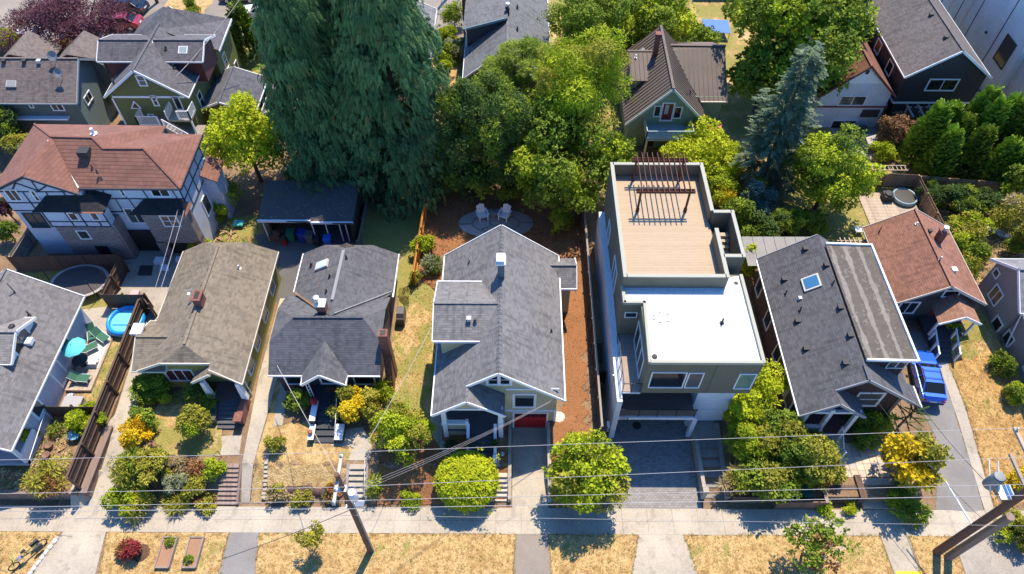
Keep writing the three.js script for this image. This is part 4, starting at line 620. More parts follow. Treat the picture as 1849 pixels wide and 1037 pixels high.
  // chimneys
  const c1 = part(H, 'chimney', box(-13.35, -12.75, 5.6, 6.7, -28.75, -28.15), M.brick); part(c1, 'chimney_cap', [box(-13.4, -12.7, 6.7, 6.78, -28.8, -28.1), disc(-13.25, 6.78, -28.5, 0.12, 0.45, 12), disc(-13.25, 7.25, -28.5, 0.2, 0.08, 12)], M.galv);
  part(H, 'chimney', [box(-8.95, -8.35, 1.1, 6.4, -26.6, -26.0), prism([[-26.6, 1.1], [-24.6, 1.1], [-26.0, 4.2], [-26.6, 4.2]], 'x', -8.9, -8.4)], M.brick); part(H, 'flue', box(-8.82, -8.48, 6.4, 6.43, -26.5, -26.1), M.black);
  skylight(H, [[565, 481], [576, 475], [570, 487], [554, 495]].map((p, k) => { const y = [5.2, 5.55, 5.55, 5.2][k], [x, z] = at(p[0], p[1], 5.35); return [x, y - 0.05, z]; }).map((p, k) => [[-14.55, 4.98, -33.35], [-13.6, 5.5, -33.35], [-13.6, 5.5, -32.65], [-14.55, 4.98, -32.65]][k]), mat([0.5, 0.5, 0.48], 0.5), mat([0.5, 0.6, 0.66], 0.15));
  for (const [u, v] of [[596, 502], [627, 472], [590, 529]]) { const [x, z] = at(u, v, 5.6); pipe(H, x, 6.1 - Math.abs(x - m) * 0.55, z, 0.35, 0.06); } pipe(H, -15, 4.75, -33.4, 0.3, 0.07);
}
// ---------------------------------------------------------------- brown house with the long flat dormer
{
  const R = SH([0.108, 0.108, 0.119]), Wl = SID([0.065, 0.038, 0.036]), w = M.white;
  const H = thing('gabled_house', 'dark brown house with charcoal roof, skylight and long flat tarred dormer', 'house', [22, 0.9, -28]);
  const e = 4.6, r = 7.35, m = 21.75, xl = 18.1, xr = 25.75, s = (r - e) / (m - xl);
  roofPart(H, R, [[xl, e, -34.3], [m, r, -34.3], [m, r, -22.3], [20.15, r - (m - 20.15) * s, -22.3], [20.15, r - (m - 20.15) * s, -21.3], [xl, e, -21.3]]);
  roofPart(H, R, [[m, r, -34.3], [xr, e - 0.1, -34.3], [xr, e - 0.1, -22.3], [m, r, -22.3]]);
  roofPart(H, R, [[20.15, 6.12, -22.7], [20.15, 6.12, -21.3], [22.35, 4.45, -21.3], [22.35, 4.45, -22.7]]);
  cap(H, R, [m, r, -23.4], [m, r, -22.3]);
  part(H, 'wall', prism([[18.5, 0.8], [25.3, 0.8], [25.3, 4.65], [m, 7.1], [18.5, 4.65]], 'z', -33.9, -22.9), Wl);
  trim(H, mat([0.3, 0.31, 0.33], 0.6), [[[m, r, -22.28], [xr, e - 0.1, -22.28]], [[m, r, -22.28], [20.15, 6.12, -22.28]], [[20.15, 6.12, -21.28], [xl, e, -21.28]], [[20.15, 6.12, -21.28], [22.35, 4.45, -21.28]], [[xl, e, -34.32], [m, r, -34.32]]], 'bargeboard');
  part(H, 'gutter', edge([xl - 0.03, e, -34.3], [xl - 0.03, e, -21.3], 0.09, 0.1), w);
  // long flat dormer
  part(H, 'dormer_wall', box(22.15, 25.1, 4.4, 7.2, -33.0, -24.1), SID([0.05, 0.035, 0.037])); part(H, 'flat_roof', slab([[21.95, 7.45, -33.3], [25.2, 7.3, -33.3], [25.2, 7.3, -23.7], [21.95, 7.45, -23.7]], 0.12), mat(W1, 0.95, { map: T.flat }));
  for (const [a, b] of [[[21.95, 7.5, -33.3], [25.2, 7.36, -33.3]], [[25.22, 7.36, -33.35], [25.22, 7.36, -23.65]], [[25.2, 7.36, -23.68], [21.95, 7.48, -23.68]]]) part(H, 'roof_edge', beam(a, b, 0.12, 0.2), w);
  win(H, 'z', -24.1, 23.9, 25.0, 5.95, 6.75, 2, w, { w: 0.06 });
  roofPart(H, R, [[25.3, 4.7, -23.9], [26.5, 3.9, -23.9], [26.5, 3.9, -22.3], [25.3, 4.7, -22.3]]); part(H, 'gutter', edge([26.5, 3.92, -23.9], [26.5, 3.92, -22.3], 0.1, 0.12), w);
  skylight(H, [[1458, 501], [1479, 491], [1486, 513], [1464, 522]].map((p, k) => [[20.05, 6.1, -31.1], [21.0, 6.8, -31.1], [21.0, 6.8, -30.0], [20.05, 6.1, -30.0]][k]), mat([0.6, 0.58, 0.5], 0.5), mat([0.05, 0.17, 0.33], 0.08));
  const onR = (u, v) => { let y = 6; let p; for (let k = 0; k < 12; k++) { p = at(u, v, y); y = r - Math.abs(p[0] - m) * s; } return [p[0], y, p[1]]; };
  for (const q of [[1454, 450], [1492, 479], [1416, 505], [1440, 580], [1517, 556], [1535, 606], [1455, 630], [1526, 656]]) { const p = onR(...q); vent(H, p[0], p[1], p[2], 0.3); }
  for (const q of [[1504, 512], [1419, 530], [1445, 560]]) { const p = onR(...q); pipe(H, p[0], p[1], p[2], 0.4, 0.05); } for (const q of [[1444, 540], [1525, 528]]) { const p = onR(...q); vent(H, p[0], p[1], p[2], 0.18, M.white); }
  for (const [z, n] of [[-33, 1], [-30, 1], [-27, 1], [-24.6, 1], [-23.4, 1]]) win(H, '-x', 18.5, z - 0.45, z + 0.45, 2.2, 3.7, n);
  win(H, 'z', -22.9, 22.4, 23.9, 3.2, 4.7, 1, w, { w: 0.16, cross: true }); part(H, 'corner_board', box(25.1, 25.34, 0.9, 4.5, -22.92, -22.84), mat([0.2, 0.17, 0.16], 0.7));
  part(H, 'porch_floor', box(18.7, 22, 1.6, 1.8, -22.9, -21.5), mat([0.12, 0.06, 0.05], 0.8)); flight(H, 20.3, 21.5, -20.1, -21.5, 0.9, 1.8, 5, mat([0.42, 0.45, 0.5], 0.8, { map: T.dirty }));
  for (const x of [18.75, 20.2, 21.95]) part(H, 'porch_column', post(x, -21.6, 0.9, 5.0 - Math.abs(x - 20.15) * 0.4, 0.24), w); part(H, 'porch_beam', box(18.6, 22.1, 4.5, 4.7, -21.7, -21.5), w); part(H, 'porch_rail', [box(18.8, 20.1, 2.6, 2.72, -21.7, -21.45), box(18.8, 20.1, 1.8, 2.6, -21.62, -21.52)], w);
  for (const x of [20.2, 21.6]) { railing(H, [x, 0.95, -20.1], [x, 1.8, -21.5], 0.9, w); part(H, 'newel_post', post(x, -20.05, 0.85, 2.1, 0.14), w); } part(H, 'front_door', box(20.5, 21.4, 1.8, 3.9, -22.9, -22.84), mat([0.14, 0.05, 0.04], 0.5));
}
// ---------------------------------------------------------------- red roofed dark cottage
{
  const R = SH([0.27, 0.125, 0.082]), Wl = SID([0.06, 0.058, 0.065]), w = M.white;
  const H = thing('cottage', 'dark grey cottage with faded red shingle roof and metal flue', 'house', [30.9, 1.1, -34.5]);
  gable(H, { x0: 27.5, x1: 34.2, z0: -38.3, z1: -30.75, e: 3.8, r: 5.9, c: 30.7, base: 1, wall: Wl, roof: R, tr: mat([0.5, 0.47, 0.4], 0.7) });
  chimney(H, 31.7, -35.6, 0.45, 0.5, 5, 6.3, M.brick, 1); vent(H, 31.0, 5.85, -36, 0.22); vent(H, 31.9, 5.2, -32.8, 0.3, M.white); pipe(H, 30.4, 5.7, -36.9, 0.2, 0.06, M.white); pipe(H, 28.3, 4.4, -37.4, 0.5, 0.03); pipe(H, 30.7, 5.9, -33.2, 0.35, 0.05, M.galv);
  win(H, 'z', -31.15, 28.4, 29.6, 2.3, 3.5, 2, w, { w: 0.12 }); win(H, 'z', -31.15, 30.9, 31.9, 4.3, 4.9, 1, w, { w: 0.1 });
  // small entry gable
  const R2 = SH([0.33, 0.17, 0.11]); roofPart(H, R2, [[31.7, 4.6, -31.2], [31.7, 4.55, -29.1], [30.2, 3.7, -29.1], [30.2, 3.75, -31.2]], 0.1); roofPart(H, R2, [[31.7, 4.6, -31.2], [31.7, 4.55, -29.1], [33.2, 3.7, -29.1], [33.2, 3.75, -31.2]], 0.1); trim(H, w, [[[31.7, 4.55, -29.08], [30.2, 3.7, -29.08]], [[31.7, 4.55, -29.08], [33.2, 3.7, -29.08]]]);
  const st = mat([0.06, 0.06, 0.07], 0.8); part(H, 'porch_floor', box(30.3, 33, 1.7, 1.9, -31.15, -29.3), st); flight(H, 30.6, 31.9, -27.6, -29.3, 0.95, 1.9, 5, st);
  for (const x of [30.5, 32.0]) for (let k = 0; k < 3; k++) part(H, 'rail_post', post(x, -27.7 - k * 0.75, 1 + k * 0.3, 2.1 + k * 0.3, 0.13), w); for (const x of [30.5, 32.0]) part(H, 'handrail', beam([x, 2.0, -27.6], [x, 2.75, -29.4], 0.1, 0.08), w);
  for (const x of [30.4, 33]) part(H, 'porch_column', post(x, -29.4, 1.9, 3.75, 0.14), w); part(H, 'front_door', box(30.9, 31.8, 1.9, 3.8, -31.15, -31.1), mat([0.2, 0.03, 0.03], 0.5));
}
// ---------------------------------------------------------------- grey stucco house at the right edge
{
  const R = SH([0.22, 0.22, 0.228]), Wl = mat([0.30, 0.295, 0.29], 0.85, { map: T.dirty, bumpMap: T.stucco, bumpScale: 0.005 });
  const H = thing('stucco_house', 'grey stucco house with pale grey roof beside the burnt lawn', 'house', [40, 1.1, -31]);
  gable(H, { x0: 35.75, x1: 46, z0: -34.6, z1: -29.6, e: 4.4, r: 6.2, ax: 'x', base: 0.9, wall: Wl, roof: R, tr: M.white, oh: 0.35 }); part(H, 'wall', box(36.4, 46, 0.7, 3.9, -29.9, -25.2), Wl);
  roofPart(H, R, [[36.05, 4.0, -24.8], [36.05, 4.35, -29.9], [46, 4.35, -29.9], [46, 4.0, -24.8]]); trim(H, M.white, [[[36.03, 4.0, -24.8], [36.03, 4.35, -29.9]]]);
  win(H, '-x', 36.1, -32.9, -31.9, 2.2, 3.4, 2, M.white, { w: 0.1 }); win(H, '-x', 36.1, -33.9, -33.4, 3.6, 4.1, 1); for (const z of [-30.6, -29.3]) win(H, '-x', 36.1 + (z > -30 ? 0.3 : 0), z - 0.4, z + 0.4, 1.1, 2, 1, M.white, { w: 0.12 }); win(H, '-x', 36.4, -26.8, -25.8, 1.6, 2.9, 1);
  part(H, 'downpipe', bar([[36.3, 4, -29.9], [36.3, 1, -28.9]], 0.06), M.white);
}
// ---------------------------------------------------------------- lavender house at the left edge
{
  const R = SH([0.18, 0.168, 0.166]), Wl = SID([0.50, 0.53, 0.63]), w = M.white;
  const H = thing('gabled_house', 'pale lavender house with weathered grey roof beside the sun deck', 'house', [-35.3, 1, -25.5]);
  gable(H, { x0: -39.2, x1: -31.25, z0: -31, z1: -18.9, e: 4.05, r: 7.1, base: 0.9, roof: R, tr: w, oh: 0.4 });
  part(H, 'wall', prism([[-38.8, 0.9], [-31.75, 0.9], [-31.75, 4.1], [-35.22, 6.85], [-38.8, 4.1]], 'z', -30.6, -21.4), Wl);
  gable(H, { x0: -35, x1: -32.6, z0: -27.9, z1: -24.2, e: 5.7, r: 6.7, ax: 'x', base: 5, roof: SH([0.24, 0.225, 0.22]), tr: w, oh: 0.2, wall: null, t: 0.1 }); part(H, 'dormer_wall', prism([[-27.7, 4.5], [-24.4, 4.5], [-24.4, 5.6], [-26.05, 6.5], [-27.7, 5.6]], 'x', -34.5, -32.85), w); win(H, 'x', -32.85, -26.9, -26.1, 5.15, 6.1, 1); win(H, 'x', -32.85, -26.0, -25.2, 5.15, 6.1, 1); part(H, 'window_unit', box(-32.8, -32.35, 5.1, 5.4, -26.5, -26.0), M.white);
  win(H, 'x', -31.75, -27.9, -26.9, 2.4, 3.4, 1, w, { w: 0.12 }); const dr = part(H, 'back_door', box(-31.75, -31.68, 1.35, 3.4, -26.1, -24.9), w); part(dr, 'pane', box(-31.68, -31.665, 1.6, 3.2, -25.95, -25.05), mat([0.4, 0.43, 0.5], 0.15)); win(H, 'x', -31.75, -22.9, -22.1, 2.3, 3.5, 1, w, { w: 0.14 });
  part(H, 'porch_floor', box(-38.6, -31.7, 1.2, 1.5, -21.4, -19.2), mat([0.35, 0.36, 0.4], 0.8)); for (const x of [-31.8, -34.4, -37]) part(H, 'porch_column', post(x, -19.35, 1, 4, 0.2), w); part(H, 'porch_rail', box(-31.9, -31.75, 1.5, 2.3, -21.3, -19.4), w); part(H, 'front_door', box(-33.4, -32.5, 1.5, 3.5, -21.4, -21.33), mat([0.25, 0.01, 0.02], 0.5)); win(H, 'z', -21.4, -35.6, -34.4, 2.2, 3.4, 1);
  part(H, 'soffit', box(-38.9, -31.6, 4.02, 4.08, -21.5, -19.1), w); part(H, 'handrail', [bar([[-31.6, 2.2, -22.6], [-31.2, 2.2, -19.2]], 0.025), bar([[-31.2, 2.2, -19.2], [-31.2, 1, -19.2]], 0.025), bar([[-31.6, 2.2, -22.6], [-31.6, 1, -22.6]], 0.025)], w);
  pipe(H, -33.2, 5.6, -28.2, 0.4, 0.05, M.dark); pipe(H, -34.3, 6.5, -29.5, 0.9, 0.03, M.dark); vent(H, -33.2, 6.4, -26.6, 0.25);
}
// ---------------------------------------------------------------- half timbered townhouse with the red tile roof
{
  const R = mat([0.235, 0.105, 0.075], 0.9, { map: T.tile, bumpMap: T.tileB, bumpScale: 0.03 }), K = mat([0.024, 0.023, 0.026], 0.9, { map: T.shingle }), Wl = mat([0.58, 0.64, 0.76], 0.8, { map: T.dirty }), S = SID([0.60, 0.66, 0.78]), bt = mat([0.02, 0.035, 0.055], 0.7), St = mat([0.27, 0.23, 0.225], 0.9, { map: T.brick, bumpMap: T.brick, bumpScale: 0.01 }), w = M.white;
  const H = thing('townhouse', 'pale blue half timbered townhouse with red brown tile roof', 'house', [-31.4, 1.2, -41]);
  const e = 8.5, zf = -37.55, ry = 10.55;
  // roof planes
  roofPart(H, R, [[-34.3, ry, -40.85], [-31.2, ry, -40.75], [-30.3, 10.2, -39.95], [-27.3, 10.2, -39.95], [-24.5, e, zf], [-32.0, e, zf], [-35.1, 9.95, -38.9]].filter((_, i) => i !== 6)); 
  roofPart(H, R, [[-24.5, e, zf], [-27.3, 10.2, -39.95], [-24.55, e, -43.6]]); roofPart(H, R, [[-27.3, 10.2, -39.95], [-30.3, 10.2, -39.95], [-27.75, e + 0.05, -43.65], [-24.55, e, -43.6]]);
  roofPart(H, R, [[-30.3, 10.2, -39.95], [-31.2, ry, -40.75], [-27.75, e, -44.65], [-27.75, e + 0.05, -43.65]]); roofPart(H, R, [[-31.2, ry, -40.75], [-34.3, ry, -40.85], [-38.3, e, -44.8], [-27.75, e, -44.65]]);
  roofPart(H, R, [[-34.3, ry, -40.85], [-38.3, e, -44.8], [-38.3, e, -37.1], [-35.0, 10.15, -37.0], [-34.95, 10.15, -40]]); roofPart(H, R, [[-34.3, ry - 0.02, -40.85], [-34.98, 10.15, -40], [-35.0, 10.15, -37.0], [-31.75, e - 0.05, -36.95], [-32.0, e, -37.55]]);
  for (const [a, b] of [[[-34.3, ry, -40.85], [-31.2, ry, -40.75]], [[-30.3, 10.2, -39.95], [-27.3, 10.2, -39.95]], [[-27.3, 10.2, -39.95], [-24.5, e, zf]], [[-35.0, 10.15, -37.0], [-34.95, 10.15, -40]], [[-34.3, ry, -40.85], [-38.3, e, -44.8]], [[-31.2, ry, -40.75], [-30.3, 10.2, -39.95]]]) cap(H, R, a, b, 0.14);
  part(H, 'valley_flashing', beam([-34.5, 10.43, -40.6], [-32.0, 8.55, -37.55], 0.12, 0.05), M.galv);
  part(H, 'upper_wall', box(-38, -27.9, 1, 8.3, -44.2, -38), Wl); part(H, 'upper_wall', box(-27.9, -24.9, 1, 8.3, -43.1, -38), Wl); part(H, 'gable_wall', prism([[-38, 1], [-32, 1], [-32, 8.4], [-35, 9.9], [-38, 8.4]], 'z', -38.1, -37.5), S); part(H, 'gable_panel', prism([[-37.99, 6.2], [-32.01, 6.2], [-32.01, 8.38], [-35, 9.88], [-37.99, 8.38]], 'z', -37.5, -37.48), Wl);
  trim(H, bt, [[[-38.3, e, -37.05], [-35, 10.15, -36.98]], [[-35, 10.15, -36.98], [-31.75, e - 0.05, -36.93]], [[-24.48, e, zf], [-24.53, e, -43.6]]], 'bargeboard'); part(H, 'gutter', edge([-32, e, zf + 0.03], [-24.5, e, zf + 0.03], 0.12, 0.13), bt);
  const B = (x0, x1, y0, y1, z) => part(H, 'timber', box(x0, x1, y0, y1, z, z + 0.03), bt), D = (x0, y0, x1, y1, z) => part(H, 'timber', beam([x0, y0, z + 0.02], [x1, y1, z + 0.02], 0.03, 0.12), bt);
  for (const y of [6.15, 7.0, 8.15]) B(-38, -32, y, y + 0.11, -37.48); for (const x of [-36.3, -34.6, -33.3]) B(x, x + 0.1, 6.26, 8.15, -37.48); D(-37, 8.25, -36.2, 9.2, -37.48); D(-35, 9.7, -35, 8.25, -37.48); D(-36.3, 9.1, -35, 8.3, -37.48); D(-33.7, 9.1, -35, 8.3, -37.48); D(-33, 8.25, -33.5, 9.1, -37.48);
  for (const y of [5.55, 6.95]) B(-31.95, -24.9, y, y + 0.11, -38); for (const x of [-31.2, -30.1, -29, -27.9, -26.8, -25.8]) D(x, 5.66, x + rr(-0.15, 0.15), 6.95, -38); for (const x of [-30.6, -29.2, -27.6, -25.4]) D(x, 7.06, x - 0.1, 8.2, -38); B(-32, -31.9, 1, 8.3, -38); B(-25, -24.88, 5.6, 8.3, -38);
  for (const z of [-43, -41.6, -40.2, -38.8]) part(H, 'timber', box(-24.9, -24.87, 5.6, 8.3, z, z + 0.1), bt); for (const y of [5.55, 6.9]) part(H, 'timber', box(-24.9, -24.865, y, y + 0.11, -44.2, -38), bt);
  // bays with dark canopies
  part(H, 'bay', box(-35.3, -30.7, 5.2, 7.15, -37.5, -36.75), Wl); part(H, 'stone_base', box(-35.2, -30.8, 1, 5.2, -37.5, -36.85), St); part(H, 'stone_base', box(-31.9, -30.6, 1, 5.3, -38, -36.9), St);
  for (const y of [5.2, 5.75, 7.05]) B(-35.3, -30.7, y, y + 0.1, -36.75); for (const x of [-35.3, -33.6, -32.6, -31.5, -30.8]) B(x, x + 0.1, 5.3, 7.05, -36.75);
  roofPart(H, K, [[-35.7, 7.15, -36.4], [-34.7, 7.85, -37.5], [-31.3, 7.9, -37.5], [-30.3, 7.15, -36.4]], 0.1); roofPart(H, K, [[-30.3, 7.15, -36.4], [-31.3, 7.9, -37.5], [-32.0, 8.2, -38], [-30.2, 7.4, -38]], 0.1); roofPart(H, R, [[-32.6, 7.19, -36.55], [-30.4, 7.19, -36.55], [-30.3, 7.15, -36.3], [-32.6, 7.15, -36.3]], 0.04);
  part(H, 'bay', box(-28.4, -25.2, 4.6, 6.4, -38, -37.3), Wl); part(H, 'stone_base', box(-28.3, -24.85, 2.9, 6.3, -38, -37.2), St); part(H, 'stone_pier', box(-28.4, -27.7, 1, 3, -38, -37.2), St); part(H, 'stone_pier', box(-25.2, -24.85, 1, 3, -38, -37.2), St); part(H, 'garage_door', box(-27.7, -25.2, 1.15, 2.9, -37.6, -37.55), M.black); part(H, 'garage_door', box(-30.9, -28.5, 1.15, 3.6, -37.9, -37.8), M.black);
  roofPart(H, K, [[-28.9, 6.5, -36.8], [-27.9, 7.05, -38], [-25.2, 7.05, -38], [-24.7, 6.5, -36.8]], 0.1); roofPart(H, R, [[-24.7, 6.3, -36.8], [-25.2, 7.0, -38], [-24.6, 6.3, -38.2]], 0.08);
  wz(H, -37.48, 7, 343, 40, 361, 2); wz(H, -37.48, 55, 345, 72, 361, 1, w, { cross: true }); wz(H, -37.5, 42, 386, 88, 409, 2, bt, { w: 0.12, glass: mat([0.03, 0.06, 0.07], 0.06) }); wz(H, -36.75, 122, 385, 142, 396, 1); wz(H, -36.75, 162, 385, 180, 396, 1); wz(H, -36.85, 138, 417, 164, 430, 1); wz(H, -38, 215, 341, 226, 352, 1, w, { cross: true }); wz(H, -38, 271, 341, 307, 353, 2); wz(H, -38, 223, 377, 265, 401, 2); wz(H, -37.2, 289, 390, 325, 407, 2, w, { cross: true });
  part(H, 'entry_opening', box(-33.2, -32.2, 1.05, 2.9, -36.86, -36.83), M.black); win(H, 'x', -24.9, -40.9, -39.9, 3.2, 4.8, 1); win(H, 'x', -24.9, -42.9, -41.6, 5, 6.6, 2); roofPart(H, R, [[-24.9, 6.4, -43.6], [-23.7, 5.7, -43.6], [-23.7, 5.7, -41.2], [-24.9, 6.4, -41.2]], 0.1); part(H, 'side_bay', box(-24.9, -24, 1, 5.7, -43.3, -41.5), S);
  const vt = part(H, 'roof_vent', box(-32.0, -31.2, 9.85, 10.35, -40.0, -39.3), M.dark); for (const [u, v] of [[128, 281], [166, 303], [86, 288], [56, 312], [175, 311], [183, 324], [217, 288], [165, 240], [70, 285]]) { const [x, z] = at(u, v, 9.4); pipe(H, x, 9.35, z, 0.3, 0.05); } pipe(H, -31.5, 10.3, -41.5, 0.5, 0.12, M.white);
}
// ---------------------------------------------------------------- houses behind
{ // brown roofed house top left
  const R = SH([0.17, 0.138, 0.127]), Wl = SID([0.12, 0.145, 0.13]), L = SID([0.20, 0.26, 0.26]);
  const H = thing('house', 'grey green house with brown roof, skylight and satellite dishes', 'house', [-46, 1.2, -54]);
  gable(H, { x0: -60, x1: -38.4, z0: -57.2, z1: -50.7, e: 6, r: 8.3, ax: 'x', base: 1, wall: Wl, roof: R, tr: mat([0.3, 0.36, 0.38], 0.7), oh: 0.35 });
  part(H, 'side_wall', prism([[-56.9, 1], [-51.05, 1], [-51.05, 5.9], [-53.95, 8], [-56.9, 5.9]], 'x', -38.76, -38.7), L);
  for (const x of [-45.2, -40.0]) { const z = -56.2; roofPart(H, R, [[x, 8.0, -55], [x, 7.9, -59], [x - 2.4, 6.2, -59], [x - 2.4, 6.3, -56.5]], 0.1); roofPart(H, R, [[x, 8.0, -55], [x, 7.9, -59], [x + 2.4, 6.2, -59], [x + 2.4, 6.3, -56.5]], 0.1); part(H, 'dormer_wall', prism([[x - 2.1, 4], [x + 2.1, 4], [x + 2.1, 6.2], [x, 7.7], [x - 2.1, 6.2]], 'z', -58.7, -56), Wl); }
  skylight(H, [[-44.6, 6.7, -51.75], [-43.7, 6.7, -51.75], [-43.7, 7.0, -52.25], [-44.6, 7.0, -52.25]].map(q => [q[0], q[1] + 0.1, q[2]]), mat([0.45, 0.43, 0.4], 0.5), mat([0.3, 0.3, 0.28], 0.2));
  for (const [x, m] of [[-46.6, M.dark], [-44.9, M.dark], [-43.1, M.dark], [-41.8, M.galv]]) vent(H, x, 8.15, -53.7, 0.3, m); pipe(H, -46.3, 7, -52, 0.25, 0.05, M.white); pipe(H, -45.3, 7.2, -52.4, 0.3); pipe(H, -45.4, 6.4, -51.3, 0.2, 0.05, M.white);
  for (const [x, z, y, s] of [[-40.3, -53.7, 8.7, 0.45], [-39.7, -52.4, 7.9, 0.4]]) { const d = part(H, 'satellite_dish', lathe([[0.01, 0], [s * 0.6, 0.05], [s, 0.16], [s * 0.98, 0.18], [0.01, 0.03]], 0, 0, 18).rotateX(0.9).translate(x, y, z), mat([0.16, 0.18, 0.2], 0.5)); part(d, 'dish_arm', bar([[x, y, z], [x, y - 0.7, z - 0.1]], 0.03), M.metal); }
  wz(H, -51.05, 49, 183, 60, 193, 1); wz(H, -51.05, 88, 183, 116, 198, 2); win(H, 'x', -38.7, -53.4, -52.9, 4.6, 5.3, 1); win(H, 'x', -38.7, -52.8, -52.3, 4.6, 5.3, 1); part(H, 'awning', box(-46, -40, 4.2, 4.35, -51.1, -50.6), M.trimBlue); wz(H, -51.05, 20, 218, 34, 230, 1);
}
{ // green cross gabled house
  const R = SH([0.118, 0.113, 0.125]), Wl = SID([0.16, 0.175, 0.055]), w = M.white, red = mat([0.12, 0.035, 0.035], 0.8);
  const H = thing('house', 'olive green house with white trim and cross gabled grey roof', 'house', [-31.9, 1.2, -56]);
  gable(H, { x0: -35.7, x1: -28.35, z0: -60.5, z1: -50.65, e: 6.7, r: 9.4, base: 1, wall: Wl, roof: R, tr: w, oh: 0.4 });
  gable(H, { x0: -36.6, x1: -32, z0: -57.6, z1: -53.5, e: 8.35, r: 9.35, ax: 'x', c: -55.2, base: 6, roof: R, tr: w, oh: 0.3, t: 0.1 }); gable(H, { x0: -31.8, x1: -27.3, z0: -57.6, z1: -53.5, e: 8.35, r: 9.35, ax: 'x', c: -55.2, base: 6, roof: R, tr: w, oh: 0.3, t: 0.1 });
  part(H, 'dormer_wall', prism([[-57.3, 6], [-53.9, 6], [-53.9, 8.2], [-55.2, 9.1], [-57.3, 8.2]], 'x', -36.2, -27.7), red);
  roofPart(H, R, [[-31.9, 10.1, -59.3], [-36, 6.9, -62.6], [-27.5, 6.9, -62.6]]); roofPart(H, R, [[-31.9, 10.1, -59.3], [-27.5, 6.9, -62.6], [-27.3, 7.0, -57.2], [-31.9, 9.2, -57]]); roofPart(H, R, [[-31.9, 10.1, -59.3], [-36, 6.9, -62.6], [-36.2, 7.0, -57.2], [-31.9, 9.2, -57]]); part(H, 'wall', box(-35.6, -27.9, 1, 6.8, -62.2, -57.2), Wl); trim(H, w, [[[-27.3, 6.95, -57.2], [-27.5, 6.9, -62.6]]]);
  skylight(H, [[-29.5, 8.62, -54.1], [-28.7, 8.62, -54.1], [-28.7, 8.95, -54.7], [-29.5, 8.95, -54.7]], w, mat([0.3, 0.35, 0.35], 0.15)); pipe(H, -30.6, 8.9, -54.5, 0.3, 0.08); pipe(H, -29.9, 7.9, -53.2, 0.35, 0.06); pipe(H, -34.8, 7.4, -51.6, 0.35, 0.06);
  const z = -51.05; wz(H, z, 246, 137, 265, 153, 1, w, { cross: true, w: 0.12 }); wz(H, z, 273, 174, 286, 189, 1, w, { cross: true, w: 0.12 }); part(H, 'belt_board', box(-35.2, -28.9, 6.35, 6.55, z, z + 0.06), w);
  const tw = part(H, 'window', prism([[-34.1, 5.2], [-33.1, 5.2], [-33.5, 6.05]], 'z', z, z + 0.05), w); part(tw, 'pane', prism([[-33.92, 5.29], [-33.28, 5.29], [-33.52, 5.84]], 'z', z + 0.05, z + 0.06), M.glass);
  wz(H, z, 312, 176, 330, 196, 1, w, { w: 0.1, name: 'back_door' }); part(H, 'corner_board', box(-35.35, -35.2, 1, 6.3, z - 0.1, z + 0.05), w); win(H, 'x', -28.75, -53.6, -52.9, 3.9, 5.2, 1, w, { cross: true }); win(H, 'x', -27.9, -59.3, -58.6, 4, 5.4, 1, w, { cross: true }); win(H, 'x', -27.9, -61.2, -60.6, 2, 3.2, 1);
  part(H, 'balcony_floor', box(-30.4, -28.4, 4.9, 5.05, -51.05, -49.6), M.plank); railing(H, [-29.4, 5.05, -49.65], [-28.4, 5.05, -49.65], 0.95, w); railing(H, [-30.4, 5.05, -51], [-30.4, 5.05, -49.65], 0.95, w); railing(H, [-28.4, 5.05, -51], [-28.4, 5.05, -49.65], 0.95, w); part(H, 'terrace', box(-36, -28, 1, 3.4, -51, -48.6), M.fenceGrey);
  for (let k = 0; k < 8; k++) part(H, 'step', box(-30.4 + k * 0.22, -30.18 + k * 0.22, 3.4, 4.95 - k * 0.2, -49.6, -48.7), M.fenceGrey); railing(H, [-30.4, 4.95, -48.7], [-28.7, 3.4, -48.7], 0.9, w); for (const x of [-30.35, -28.45]) part(H, 'balcony_post', post(x, -49.7, 1, 4.9, 0.13), w);
  railing(H, [-33.3, 4.3, -49.8], [-31.4, 4.3, -49.8], 1.0, w); railing(H, [-33.3, 4.3, -51], [-33.3, 4.3, -49.8], 1.0, w); part(H, 'landing', box(-33.4, -31.3, 3.4, 4.3, -51.05, -49.7), M.plank); wz(H, z, 268, 207, 281, 218, 1, w, { w: 0.1 });
}
{ // grey garage beside it
  const H = thing('garage', 'olive garage with steep grey roof behind the bright green tree', 'garage', [-27, 1.2, -55.3]), R = SH([0.098, 0.10, 0.118]);
  gable(H, { x0: -29.9, x1: -23.9, z0: -58, z1: -52.6, e: 3.5, r: 4.7, base: 1, wall: SID([0.11, 0.12, 0.045]), roof: R, tr: M.white, oh: 0.3 });
  const S = thing('shed', 'small shed with grey roof half hidden by the cedar', 'shed', [-22.3, 1.2, -55]); gable(S, { x0: -23.6, x1: -20.6, z0: -57.5, z1: -52.8, e: 3.1, r: 3.9, base: 1, wall: SID([0.06, 0.045, 0.04]), roof: SH([0.2, 0.19, 0.2]), tr: M.white, oh: 0.25 });
}
